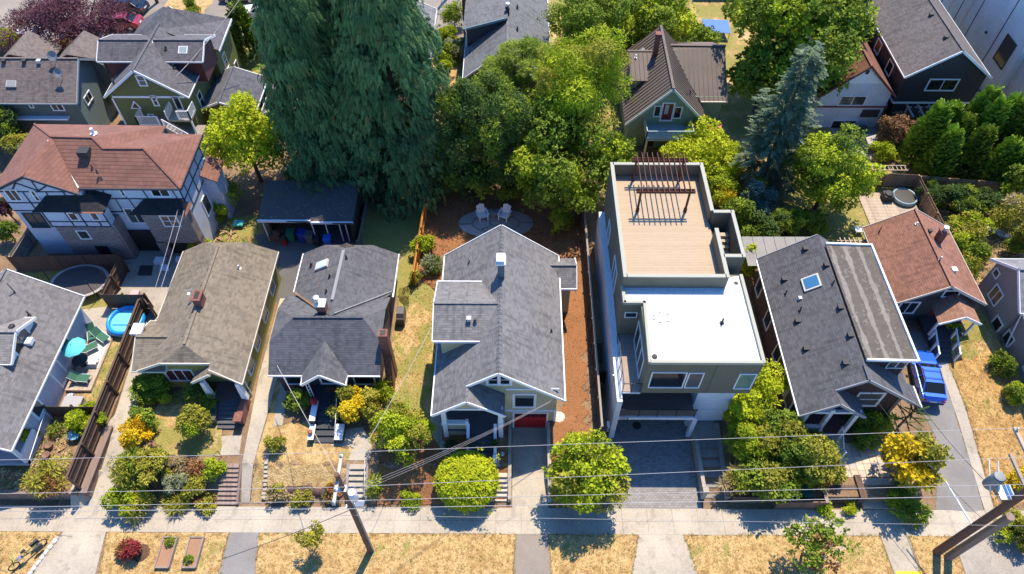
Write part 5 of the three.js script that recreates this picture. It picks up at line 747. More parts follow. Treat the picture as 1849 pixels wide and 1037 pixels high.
{ // carport
  const R = mat([0.115, 0.10, 0.095], 0.95, { map: T.dirty }), H = thing('carport', 'low flat roofed carport with white edge sheltering bins', 'carport', [-16.7, 1.2, -41]);
  part(H, 'roof', slab([[-20.5, 3.7, -38.95], [-12.9, 3.7, -38.6], [-12.9, 4.0, -43.2], [-20.7, 4.0, -43.2]], 0.14), R); part(H, 'roof_edge', box(-20.55, -16.3, 3.5, 3.72, -38.98, -38.85), M.trimBlue); part(H, 'roof_edge', box(-16.28, -12.88, 3.52, 3.72, -38.8, -38.68), M.trimBlue); part(H, 'back_wall', box(-20.3, -13.1, 1.1, 3.7, -43, -42.8), mat([0.05, 0.045, 0.045], 0.9)); part(H, 'side_wall', box(-13.2, -13.05, 1.1, 3.6, -43, -38.8), mat([0.05, 0.04, 0.035], 0.9)); part(H, 'side_wall', box(-20.3, -20.15, 1.1, 3.6, -43, -40), mat([0.05, 0.04, 0.035], 0.9));
  for (const x of [-20.2, -16.3, -15.2, -14.1, -13.6]) part(H, 'post', post(x, -38.95, 1.2, 3.55, 0.08), M.trimBlue);
  part(H, 'leaf_litter', [...Array(90)].map(() => { const x = rr(-20.3, -13.2), z = rr(-42.6, -39.2); return disc(x, 3.705 + (-38.8 - z) * 0.068, z, rr(0.03, 0.09), 0.008, 5); }), mat([0.38, 0.2, 0.09], 1));
}
{ // dark blue house top middle
  const R = SH([0.15, 0.152, 0.158]), Wl = SID([0.055, 0.09, 0.12]), tr = mat([0.16, 0.27, 0.34], 0.7);
  const H = thing('house', 'dark blue house with grey roof, brick chimney and wide dormer', 'house', [-0.8, 1.2, -62]);
  gable(H, { x0: -4.95, x1: 3.4, z0: -72, z1: -56.6, e: 4.4, r: 7.6, c: -0.75, base: 1, wall: Wl, roof: R, tr: M.white, oh: 0.35 });
  roofPart(H, R, [[-0.75, 7.9, -71], [-5.0, 6.7, -71], [-5.0, 6.7, -61.2], [-0.75, 7.9, -61.2]], 0.12); part(H, 'dormer_wall', prism([[-4.7, 4.4], [-1, 4.4], [-1, 7.6], [-4.7, 6.55]], 'z', -70.8, -61.6), Wl); part(H, 'dormer_board', beam([-5, 6.68, -61.15], [-0.9, 7.85, -61.15], 0.08, 0.22), tr);
  gable(H, { x0: -2.9, x1: 2.3, z0: -59, z1: -55.9, e: 4.6, r: 6.6, c: -0.3, base: 1, wall: Wl, roof: R, tr: tr, oh: 0.3 }); win(H, 'z', -56.2, -1.0, 0.8, 3.7, 4.9, 2, M.white, { w: 0.12 });
  chimney(H, -5.1, -67.2, 0.6, 0.8, 1, 8.2, M.brick, 2); chimney(H, -0.75, -62.5, 0.35, 0.4, 7, 8.2, mat([0.05, 0.05, 0.05], 0.6), 1); pipe(H, 0.2, 7, -60.8, 0.3, 0.07); pipe(H, 0.2, 7, -64.6, 0.3, 0.07); part(H, 'downpipe', bar([[-4.72, 6.5, -61.5], [-4.75, 4.6, -61.5]], 0.04), M.white);
  const N = thing('house', 'grey roofed house corner between cedar and clipped shrub', 'house', [-11.8, 1.2, -64]); gable(N, { x0: -16.5, x1: -8.3, z0: -69, z1: -60, e: 4.2, r: 6.2, base: 1, wall: SID([0.3, 0.3, 0.3]), roof: SH([0.2, 0.2, 0.215]), tr: M.white });
}
{ // green house with the metal roof
  const MR = mat([0.155, 0.122, 0.10], 0.8, { map: T.dirty }), Wl = SID([0.24, 0.36, 0.25]), w = M.white;
  const H = thing('house', 'sage green house with brown standing seam metal roof and balcony', 'house', [13.5, 1.2, -55]);
  const e = 4.1, r = 7.9, x0 = 9.85, x1 = 17.15, m = 13.48, z0 = -60.5, z1 = -50.4;
  roofPart(H, MR, [[x0, e, z0], [m + 0.1, r, -60], [m, r, z1], [x0, e, z1]], 0.08); roofPart(H, MR, [[x1, e, z0], [m + 0.1, r, -60], [m, r, z1], [x1, e, z1]], 0.08);
  for (let z = z1 - 0.02; z > -60.3; z -= 0.42) { const q = m + 0.1 * (z1 - z) / 9.6; part(H, 'roof_seam', [beam([x0, e + 0.03, z], [q, r + 0.03, z], 0.035, 0.07), beam([x1, e + 0.03, z], [q, r + 0.03, z], 0.035, 0.07)], MR); }
  part(H, 'ridge_cap', beam([m, r + 0.05, z1], [m + 0.1, r + 0.05, -60], 0.22, 0.08), MR);
  part(H, 'wall', prism([[x0 + 0.4, 1], [x1 - 0.4, 1], [x1 - 0.4, e + 0.2], [m, r - 0.25], [x0 + 0.4, e + 0.2]], 'z', -60, -50.9), Wl); trim(H, mat([0.5, 0.6, 0.55], 0.6), [[[x0, e, z1 + 0.02], [m, r, z1 + 0.02]], [[x1, e, z1 + 0.02], [m, r, z1 + 0.02]]], 'bargeboard');
  // right wing and left dormer, both with seams
  roofPart(H, MR, [[14.4, 6.9, -58.4], [19.5, 6.9, -58.2], [19.3, 4.6, -53.1], [16.9, 4.6, -53.1], [14.2, 6.75, -57.8]], 0.08); for (let x = 15.2; x < 19.5; x += 0.42) { const zt = -58.3, t = x < 16.9 ? (16.9 - x) / 2.5 : 0, zb = -53.1 - t * 4.2; part(H, 'roof_seam', beam([x, 6.93, zt], [x - 0.05, 4.63 + t * 1.9, zb], 0.035, 0.07), MR); } part(H, 'ridge_cap', beam([14.4, 6.95, -58.35], [19.55, 6.95, -58.25], 0.25, 0.1), MR); part(H, 'wing_wall', box(15, 19, 1, 4.8, -58, -53.5), Wl); part(H, 'gutter', beam([16.9, 4.55, -53.05], [19.35, 4.55, -53.05], 0.1, 0.12), mat([0.55, 0.5, 0.42], 0.6)); roofPart(H, MR, [[14.4, 6.9, -58.4], [19.5, 6.9, -58.2], [19.5, 4.6, -62.5], [15, 4.6, -62.5]], 0.08);
  roofPart(H, MR, [[10.4, 7.05, -57.2], [13.3, 7.05, -57.2], [12.7, 6.7, -53.9], [10.4, 6.2, -53.9]].map((p, i) => i === 2 ? [12.9, 6.2, -53.9] : p), 0.08); for (let x = 10.5; x < 13.2; x += 0.4) part(H, 'roof_seam', beam([x, 7.08, -57.2], [x, 6.23, -53.9], 0.035, 0.07), MR); part(H, 'dormer_wall', box(10.55, 12.4, 4.5, 6.25, -57, -54.2), Wl); part(H, 'ridge_cap', beam([10.35, 7.08, -57.2], [13.3, 7.08, -57.2], 0.2, 0.08), MR);
  chimney(H, 12.75, -56.6, 0.42, 0.42, 6.2, 9.2, M.brick, 0); skylight(H, [[11.2, 5.6, -58.6], [12.0, 6.4, -58.6], [12.0, 6.4, -57.8], [11.2, 5.6, -57.8]], mat([0.3, 0.28, 0.25], 0.5), mat([0.35, 0.42, 0.4], 0.2)); pipe(H, 11, 6.9, -56.4, 0.3, 0.06, M.white); pipe(H, 15.6, 5.7, -52.6, 0.5, 0.05); pipe(H, 15.2, 6, -52, 0.3, 0.04);
  const z = -50.9; wz(H, z, 1184, 192, 1190, 209, 1, w, { w: 0.1 }); wz(H, z, 1220, 194, 1227, 212, 1, w, { w: 0.1 }); const db = wz(H, z, 1199, 187, 1211, 216, 1, w, { w: 0.14, name: 'balcony_door', glass: mat([0.17, 0.012, 0.02], 0.4) }); part(db, 'pane', box(13.2, 13.55, 4.9, 5.9, z + 0.03, z + 0.04), mat([0.4, 0.42, 0.42], 0.2));
  const bl = mat([0.36, 0.5, 0.5], 0.6); part(H, 'balcony_floor', box(11.6, 15.7, 3.5, 3.7, z, -48.9), mat([0.32, 0.42, 0.45], 0.6)); railing(H, [11.6, 3.7, -48.95], [15.6, 3.7, -48.95], 0.85, bl, 0.12); railing(H, [11.6, 3.7, z], [11.6, 3.7, -48.95], 0.85, bl, 0.12); railing(H, [15.65, 3.7, z], [15.65, 3.7, -48.95], 0.85, bl, 0.12); for (const x of [11.7, 15.5]) part(H, 'balcony_post', post(x, -49, 1, 3.5, 0.16), mat([0.6, 0.55, 0.42], 0.7)); part(H, 'back_door', box(11.9, 12.8, 1.2, 3.3, z, z + 0.05), mat([0.03, 0.03, 0.03], 0.5));
}
{ // light blue cottage with the brown roof
  const R = SH([0.20, 0.085, 0.05]), Wl = SID([0.70, 0.74, 0.80]), w = M.white, H = thing('cottage', 'pale blue grey cottage with brown gable roof behind the blue spruce', 'house', [31.2, 1.2, -59]);
  gable(H, { x0: 27.6, x1: 34.55, z0: -66, z1: -53.3, e: 5.0, r: 8.2, base: 1, wall: Wl, roof: R, tr: mat([0.14, 0.05, 0.035], 0.7), oh: 0.35 }); part(H, 'gable_panel', prism([[29.2, 6.2], [32.95, 6.2], [31.08, 7.75]], 'z', -53.65, -53.62), M.white); part(H, 'belt_board', box(28, 34.2, 3.55, 3.72, -53.65, -53.6), mat([0.22, 0.04, 0.04], 0.7));
  const z = -53.65; wz(H, z, 1521, 174, 1558, 189, 2); wz(H, z, 1505, 218, 1536, 240, 2, w, { w: 0.12 }); part(H, 'gable_vent', box(30.95, 31.25, 7.2, 7.6, -53.62, -53.58), M.dark); part(H, 'blind', box(32.3, 33.9, 2.5, 3.3, z, z + 0.1), mat([0.05, 0.045, 0.04], 0.7)); pipe(H, 29.6, 6.8, -57, 0.3, 0.06, M.white);
}
{ // black house top right
  const R = SH([0.135, 0.12, 0.117]), Wl = SID([0.036, 0.037, 0.045]), w = M.white, H = thing('house', 'black two storey house with brown grey roof and white framed windows', 'house', [38.7, 1.2, -62]);
  gable(H, { x0: 34.7, x1: 42.4, z0: -74, z1: -53.7, e: 6.8, r: 9.5, base: 1, wall: Wl, roof: R, tr: w, oh: 0.3 }); part(H, 'belt_board', box(35, 42.1, 3.75, 3.95, -54, -53.95), w); part(H, 'belt_board', box(34.93, 35, 3.75, 3.95, -73.7, -54), w);
  for (const z of [-54, -57.5]) part(H, 'corner_board', box(34.94, 35.06, 1, 3.7, -54.06, -53.94), w); const z = -54; wz(H, z, 1681, 144, 1721, 162, 2, w, { w: 0.12 }); win(H, '-x', 35, -61, -60, 4.9, 6, 1, w, { glass: mat([0.25, 0.1, 0.04], 0.2), w: 0.1 }); win(H, '-x', 35, -57.6, -56.6, 4.9, 6, 1, w, { w: 0.1 }); win(H, '-x', 35, -55.4, -54.7, 2.2, 3, 1, w, { w: 0.1 }); win(H, 'z', -54, 36.6, 39, 1.5, 3.3, 2, w, { w: 0.12 });
  for (let k = 0; k < 8; k++) part(H, 'pergola_rafter', box(36.3 + k * 0.5, 36.4 + k * 0.5, 3.5, 3.68, -54, -52.2), k % 2 ? M.dark : mat([0.45, 0.43, 0.4], 0.8)); part(H, 'pergola_beam', box(36.1, 40, 3.34, 3.5, -52.4, -52.25), M.dark); part(H, 'pergola_post', post(38.2, -52.3, 1.2, 3.34, 0.12), M.white);
  chimney(H, 34.55, -66, 0.9, 1.6, 1, 11.4, mat([0.045, 0.04, 0.042], 0.8), 0); for (const q of [-63.5, -59.8, -56.2]) vent(H, 38.1, 9.15, q, 0.3); 
}
{ // modern blue grey building at the top right corner
  const Wl = mat([0.62, 0.70, 0.76], 0.75, { map: T.dirty }), J = M.dark, H = thing('apartment_building', 'tall pale blue grey panelled building at the back corner', 'building', [52, 1.2, -62]);
  part(H, 'wall', box(46.6, 62, 1, 13, -90, -57.4), Wl); for (const z of [-61.5, -66, -69, -72.5, -77]) part(H, 'panel_joint', box(46.585, 46.6, 1, 13, z - 0.06, z + 0.06), J); for (const z of [-67.6, -70.8]) part(H, 'light_strip', box(46.57, 46.6, 2, 12, z - 0.15, z + 0.15), mat([0.5, 0.5, 0.5], 0.4)); 
  win(H, '-x', 46.6, -60.3, -58.5, 4.4, 6.9, 1, J, { glass: mat([0.05, 0.055, 0.06], 0.1) }); part(H, 'balcony_roof', box(47.5, 55, 6.6, 6.8, -57.4, -54.5), M.white); part(H, 'fin_wall', box(47.3, 47.5, 1.2, 6.6, -57.4, -54.5), Wl); win(H, 'z', -57.4, 48.5, 51, 2, 4.6, 2, J);
  part(H, 'wall_lamp', box(46.45, 46.6, 8.2, 8.4, -66.9, -66.7), J); part(H, 'wall_lamp', box(46.45, 46.6, 5.2, 5.4, -63.3, -63.1), J);
}
// ---------------------------------------------------------------- trees and shrubs
const P = plant;
// tall cedars
cedar('towering dark weeping cedar behind the carport', -16.0, -46.6, 21.5, 4.5, 230, 84);
cedar('towering dark weeping cedar beside the orange fence', -9.6, -46.2, 22.5, 5.0, 240, 88);
cedar('slimmer dark cedar rising between the two towering ones', -13.2, -48.6, 22, 3.8, 150, 62);
P('evergreen_tree', 'dark evergreen with pointed tops beside the blue gabled house', 'tree', 838, 238, [62, 96], 6.2, 'dark', { free: true, pal2: 'mid', mix: 0.35, leaf: 'wisp', lobes: 40, lr: 0.27, den: 1.2 });
P('evergreen_tree', 'dark evergreen overhanging the back of the mulched yard', 'tree', 908, 250, [62, 92], 6.0, 'dark', { free: true, pal2: 'mid', mix: 0.25, leaf: 'wisp', lobes: 40, lr: 0.27, den: 1.2 });
P('evergreen_tree', 'slim dark evergreen at the corner of the blue house', 'tree', 872, 178, [52, 50], 6, 'dark', { free: true, pal2: 'mid', mix: 0.3, leaf: 'wisp', lobes: 30, lr: 0.27, den: 1.2 });
conifer('spruce_tree', 'silvery blue spruce in front of the pale cottage', 'tree', 21.9, -46.2, 14, 2.5, 'spruce', 2100, { leaf: 'spruce', lift: 0.05, pow: 0.75, ruff: 0.42 });
conifer('juniper_tree', 'small dense conifer at the corner of the green house', 'tree', -27.6, -64.6, 6, 1.7, 'mid', 1300, { leaf: 'thuja', lift: 0.6, pow: 0.8, s: 1.4, ruff: 0.25 });
conifer('juniper_tree', 'ragged spreading conifer in the dry yard behind the garage', 'tree', -22.2, -62.2, 5.6, 3.0, 'mid', 760, { leaf: 'spruce', lift: 0.4, pow: 0.7, s: 1.2, ruff: 0.35 });
{ // pine with foliage pads on bare limbs
  const x = 1.0, z = -54.3, t = thing('pine_tree', 'open pine with flat needle pads in front of the blue gable', 'tree', [x, 1.2, z]), pads = [[-2.6, 6.1, 0, 1.2], [-1.2, 7.1, -0.6, 1.2], [0.3, 6.7, 0.6, 1.1], [1.4, 7.2, -0.3, 1.1], [2.4, 6.2, 0.5, 1], [-0.6, 5, 0.9, 0.8], [0.2, 7.6, -0.8, 0.9], [3.0, 6.6, -0.4, 0.8]];
  part(t, 'trunk', [bar([[x, 1.1, z], [x + 0.3, 4.5, z], [x - 0.1, 7.6, z]], [0.16, 0.06], 7), ...pads.map(p => bar([[x + 0.15, 1.2 + p[1] * 0.62, z], [x + p[0], 1.2 + p[1], z + p[2]]], [0.07, 0.02], 5))], M.barkGrey);
  spread(t, 'crown', CL.pine, leafM, lobesList(pads.map(p => [p[0], p[1], p[2], p[3], p[3] * 0.5, p[3]]), 700, [[0.2, 0.3, 0.04], [0.42, 0.5, 0.09]], [1.1, 1.6], { lo: -0.2 }));
}
// thuja hedge
[[1668, 265, 5.4], [1694, 250, 6.0], [1720, 262, 5.6], [1744, 245, 6.2], [1768, 262, 5.8], [1790, 250, 6.2], [1812, 266, 5.6], [1836, 255, 6.2], [1862, 262, 6.0], [1700, 285, 4.6], [1750, 290, 4.8], [1805, 295, 4.8], [1845, 300, 5.0]].forEach(([u, v, h], i) => { const [x, z] = at(u, v, 3.5); conifer('thuja', 'bushy pointed thuja in the clipped hedge behind the board fence', 'hedge', x + rr(-0.25, 0.25), z + rr(-0.3, 0.3), h * rr(0.95, 1.2), rr(1.1, 1.5), i % 4 === 2 ? 'mid' : 'thuja', 1250, { leaf: 'thuja', lift: 1.1, pow: 0.55, s: 1.3, group: 'thujas in the hedge row', bias: 0.8 }); });
// big broadleaf trees
P('plum_tree', 'broad purple leaved plum tree over the far street', 'tree', 125, 32, [112, 52], 5.5, 'plum', { leaf: 'wisp', den: 0.62, free: true, lobes: 30, lr: 0.34, tr: 0.3 });
P('bright_tree', 'bright yellow green tree beside the red tiled townhouse', 'tree', 441, 248, [74, 70], 5.0, 'lime', { pal2: 'bright', lr: 0.36, lobes: 30 });
P('birch_tree', 'tall light green tree with pale branches left of the metal roof', 'tree', 1052, 150, [92, 90], 9, 'bright', { free: true, pal2: 'olive', leaf: 'wisp', den: 1.1, bark: M.barkGrey, lr: 0.34, lobes: 34 });
P('leafy_tree', 'leafy green tree between the dark evergreens and the birch', 'tree', 990, 225, [62, 78], 6, 'mid', { free: true, pal2: 'bright', lr: 0.32, lobes: 34 });
P('leafy_tree', 'low leafy tree beside the modern house back corner', 'tree', 1108, 300, [42, 62], 4, 'bright', { free: true, pal2: 'mid' });
P('leafy_tree', 'full green tree overhanging the mulched back yard', 'tree', 1020, 298, [92, 84], 4.8, 'mid', { free: true, pal2: 'bright', lr: 0.36, lobes: 34 });
P('leafy_tree', 'rounded green tree beside the dark blue house', 'tree', 1062, 50, [74, 66], 5.5, 'mid', { pal2: 'bright' });
P('leafy_tree', 'light green tree behind the metal roof ridge', 'tree', 1175, 38, [72, 52], 5, 'bright', { pal2: 'mid', den: 0.9 });
P('garden_shrub', 'green garden shrub left of the metal roof ridge', 'shrub', 1140, 92, [38, 30], 1.8, 'bright', {});
P('garden_shrub', 'dark shrub between two trees behind the blue house', 'shrub', 1108, 70, [30, 34], 2.4, 'dark', {});
P('garden_shrub', 'low shrub beside the blue tarp in the back lawn', 'shrub', 1268, 70, [34, 20], 1.0, 'mid', {});
P('garden_shrub', 'sprawling garden bush above the dry back lawn', 'shrub', 1232, 45, [30, 22], 1.2, 'bright', {});
P('fruit_tree', 'bright leafy fruit tree below the sage green balcony', 'tree', 1266, 280, [76, 40], 2.0, 'lime', { pal2: 'bright', lr: 0.36 });
P('maple_tree', 'big spreading maple in front of the black house', 'tree', 1448, 55, [128, 78], 7.5, 'mid', { pal2: 'bright', leaf: 'big', lobes: 40, lr: 0.3 });
P('maple_tree', 'lower leafy bough mass of the back garden maple', 'tree', 1385, 130, [62, 55], 4.5, 'mid', { leaf: 'big' });
P('leafy_tree', 'light green tree beside the blue spruce', 'tree', 1503, 312, [76, 76], 4.2, 'bright', { pal2: 'mid', lr: 0.36, lobes: 30 });
P('japanese_maple', 'brown leaved japanese maple by the cottage terrace', 'tree', 1621, 236, [33, 30], 1.6, 'brown', {});
P('garden_shrub', 'low green shrub under the brown maple', 'shrub', 1600, 272, [22, 20], 0.9, 'bright', {});
P('street_tree', 'dense round headed street tree over the sidewalk by the red garage', 'tree', 1061, 850, [66, 84], 2.9, 'bright', { pal2: 'olive', lr: 0.34, lobes: 34, leaf: 'tree', free: true, deep: 0.4 });
P('shrub_tree', 'airy light green shrub tree beside the dry lawn', 'tree', 724, 782, [52, 56], 1.9, 'bright', { pal2: 'olive', den: 0.7, leaf: 'fine' });
P('street_tree', 'small white flowered street tree with dark red lower leaves', 'tree', 1476, 978, [52, 46], 2.9, 'mid', { pal2: 'rust', mix: 0.14, den: 0.55, flowers: 14, leaf: 'big', sc: [0.5, 0.8], free: true, lobes: 22, lr: 0.3 });
P('sapling', 'thin young street tree in the dry strip', 'tree', 558, 966, [22, 17], 2.2, 'olive', { den: 0.7, free: true, tr: 0.035 });
P('yellow_tree', 'golden yellow leaved tree beside the gravel drive', 'tree', 1648, 832, [52, 56], 2.4, 'yellow', { pal2: 'olive', mix: 0.25, leaf: 'big', sc: [0.6, 0.95], lr: 0.36, free: true });
// front garden shrubs
P('clipped_shrub', 'large smooth clipped yellow green dome shrub by the sidewalk steps', 'shrub', 843, 868, [49, 42], 0.95, 'lime', { dome: true, leaf: 'fine', den: 1.5, lo: -0.9, free: true, trunk: false });
P('hydrangea', 'golden green shrub in front of the dark porch', 'shrub', 636, 732, [40, 39], 1.35, 'yellow', { pal2: 'olive', mix: 0.55, leaf: 'fine' });
P('garden_shrub', 'small bright shrub at the side of the brick chimney', 'shrub', 692, 705, [15, 22], 0.8, 'bright', {});
P('garden_shrub', 'shaded shrub beside the dark front steps', 'shrub', 535, 722, [22, 18], 0.8, 'mid', {});
P('garden_shrub', 'sparse shrub on the edge of the parched lawn', 'shrub', 497, 803, [14, 24], 0.6, 'olive', {});
P('garden_shrub', 'light green bush beside the orange fence', 'shrub', 762, 440, [18, 20], 1.0, 'bright', {});
P('garden_shrub', 'pale rounded shrub on the red mulch behind the house', 'shrub', 776, 479, [17, 17], 0.7, 'grey', { pal2: 'mid', leaf: 'spike' });
P('garden_shrub', 'small yellow green shrub at the end of the orange fence', 'shrub', 750, 502, [9, 11], 0.5, 'olive', {});
P('garden_shrub', 'broad green shrub below the bungalow picture window', 'shrub', 272, 704, [36, 30], 1.0, 'mid', { pal2: 'bright' });
P('garden_shrub', 'shaded dark shrub beside the bungalow steps', 'shrub', 366, 712, [26, 28], 1.0, 'dark', { pal2: 'mid' });
P('garden_shrub', 'tall light green shrub beside the bungalow steps', 'shrub', 354, 766, [30, 34], 1.4, 'olive', { pal2: 'bright' });
P('garden_shrub', 'golden yellow shrub beside the long driveway', 'shrub', 246, 782, [30, 30], 1.0, 'gold', { pal2: 'yellow' });
P('garden_shrub', 'green shrub between golden shrub and lawn', 'shrub', 262, 752, [24, 22], 1.2, 'mid', {});
P('hedge_shrub', 'sprawling olive bush above the long driveway', 'shrub', 236, 846, [38, 36], 1.2, 'olive', { pal2: 'mid' });
P('hedge_shrub', 'sprawling olive and rust bush in the sloping garden', 'shrub', 278, 846, [36, 36], 1.1, 'olive', { pal2: 'rust', mix: 0.15 });
P('hedge_shrub', 'bright green bush at the driveway mouth', 'shrub', 228, 904, [30, 26], 0.9, 'bright', { pal2: 'mid' });
P('hedge_shrub', 'yellow green bush spilling to the sidewalk', 'shrub', 246, 912, [30, 22], 0.7, 'olive', {});
P('garden_shrub', 'grey green mound beside the timber steps', 'shrub', 317, 868, [20, 20], 0.6, 'grey', {});
P('garden_shrub', 'bright green bush at the top of the timber steps', 'shrub', 384, 846, [18, 22], 0.7, 'bright', {});
P('garden_shrub', 'dry tan flower mound in the sloping garden', 'shrub', 320, 838, [16, 12], 0.5, 'tan', {});
P('garden_shrub', 'rusty dry plant mound beside the stone edge', 'shrub', 356, 846, [12, 12], 0.5, 'rust', {});
P('garden_shrub', 'dark olive mound low in the sloping garden', 'shrub', 350, 876, [22, 16], 0.5, 'olive', {});
P('garden_shrub', 'low yellow tufts along the sidewalk edge', 'shrub', 318, 908, [22, 10], 0.35, 'olive', { leaf: 'spike' });
P('garden_shrub', 'low dry tufts near the timber steps foot', 'shrub', 368, 912, [18, 9], 0.35, 'olive', { pal2: 'rust' });
P('garden_shrub', 'round olive and rust shrub in the bare front yard', 'shrub', 88, 863, [33, 27], 0.95, 'olive', { pal2: 'rust', mix: 0.35 });
P('garden_shrub', 'broad leaved green shrub behind the brown fence corner', 'shrub', 150, 756, [30, 22], 0.9, 'bright', {});
P('garden_shrub', 'small conical shrub beside the blue barrel', 'shrub', 96, 776, [10, 10], 0.5, 'mid', {});
P('garden_shrub', 'green plant by the lavender house porch', 'shrub', 55, 788, [14, 12], 0.6, 'bright', {});
P('garden_shrub', 'dark red leaved shrub in the dry strip', 'shrub', 228, 988, [21, 17], 0.7, 'red', { pal2: 'rust' });
P('garden_shrub', 'bright lime bush at the modern house corner', 'shrub', 1378, 694, [42, 34], 2.6, 'lime', {});
P('garden_shrub', 'bright green bush below the modern house window', 'shrub', 1346, 735, [40, 40], 1.9, 'lime', { pal2: 'bright' });
P('garden_shrub', 'leafy green bush beside the entry stairs', 'shrub', 1352, 795, [42, 40], 1.5, 'bright', { pal2: 'mid' });
P('garden_shrub', 'big olive green shrub with rusty flecks in front of the brown porch', 'shrub', 1440, 812, [72, 54], 1.9, 'olive', { pal2: 'mid', mix: 0.5, leaf: 'fine' });
P('garden_shrub', 'spreading green shrub above the board retaining wall', 'shrub', 1390, 850, [58, 40], 1.2, 'mid', { pal2: 'olive' });
P('garden_shrub', 'olive shrub spilling beside the flagstone walk', 'shrub', 1480, 848, [40, 26], 0.8, 'olive', { pal2: 'rust', mix: 0.2 });
P('ornamental_grass', 'tan ornamental grass beside the concrete stairs', 'shrub', 1328, 868, [22, 20], 0.5, 'tan', { leaf: 'spike', pal2: 'olive' });
P('garden_shrub', 'soft green fern like shrub under the brown gable window', 'shrub', 1578, 758, [44, 32], 0.9, 'mid', { pal2: 'bright' });
P('garden_shrub', 'dark green shrub by the flagstones', 'shrub', 1560, 790, [22, 18], 0.7, 'mid', {});
P('garden_shrub', 'low green shrub beneath the golden tree', 'shrub', 1636, 912, [40, 22], 0.6, 'mid', { pal2: 'bright' });
P('garden_shrub', 'bright green plant by the bin enclosure end', 'shrub', 1490, 920, [12, 8], 0.3, 'bright', {});
P('garden_shrub', 'yellow green plant at the foot of the flagstone steps', 'shrub', 1535, 918, [11, 9], 0.35, 'lime', {});
P('garden_shrub', 'yellow shrub at the right edge of the burnt lawn', 'shrub', 1838, 868, [22, 24], 0.9, 'yellow', {});
P('garden_shrub', 'green shrub against the grey stucco house', 'shrub', 1836, 712, [20, 20], 0.7, 'mid', { pal2: 'bright' });
P('garden_shrub', 'dark low shrub along the stucco house wall', 'shrub', 1812, 660, [20, 18], 0.6, 'mid', {});
P('garden_shrub', 'grassy clump in front of the cottage porch', 'shrub', 1722, 596, [14, 14], 0.5, 'bright', {});
P('street_shrub', 'mixed green bush beside the twin poles', 'shrub', 1838, 960, [34, 46], 1.0, 'olive', { pal2: 'bright', den: 0.8 });
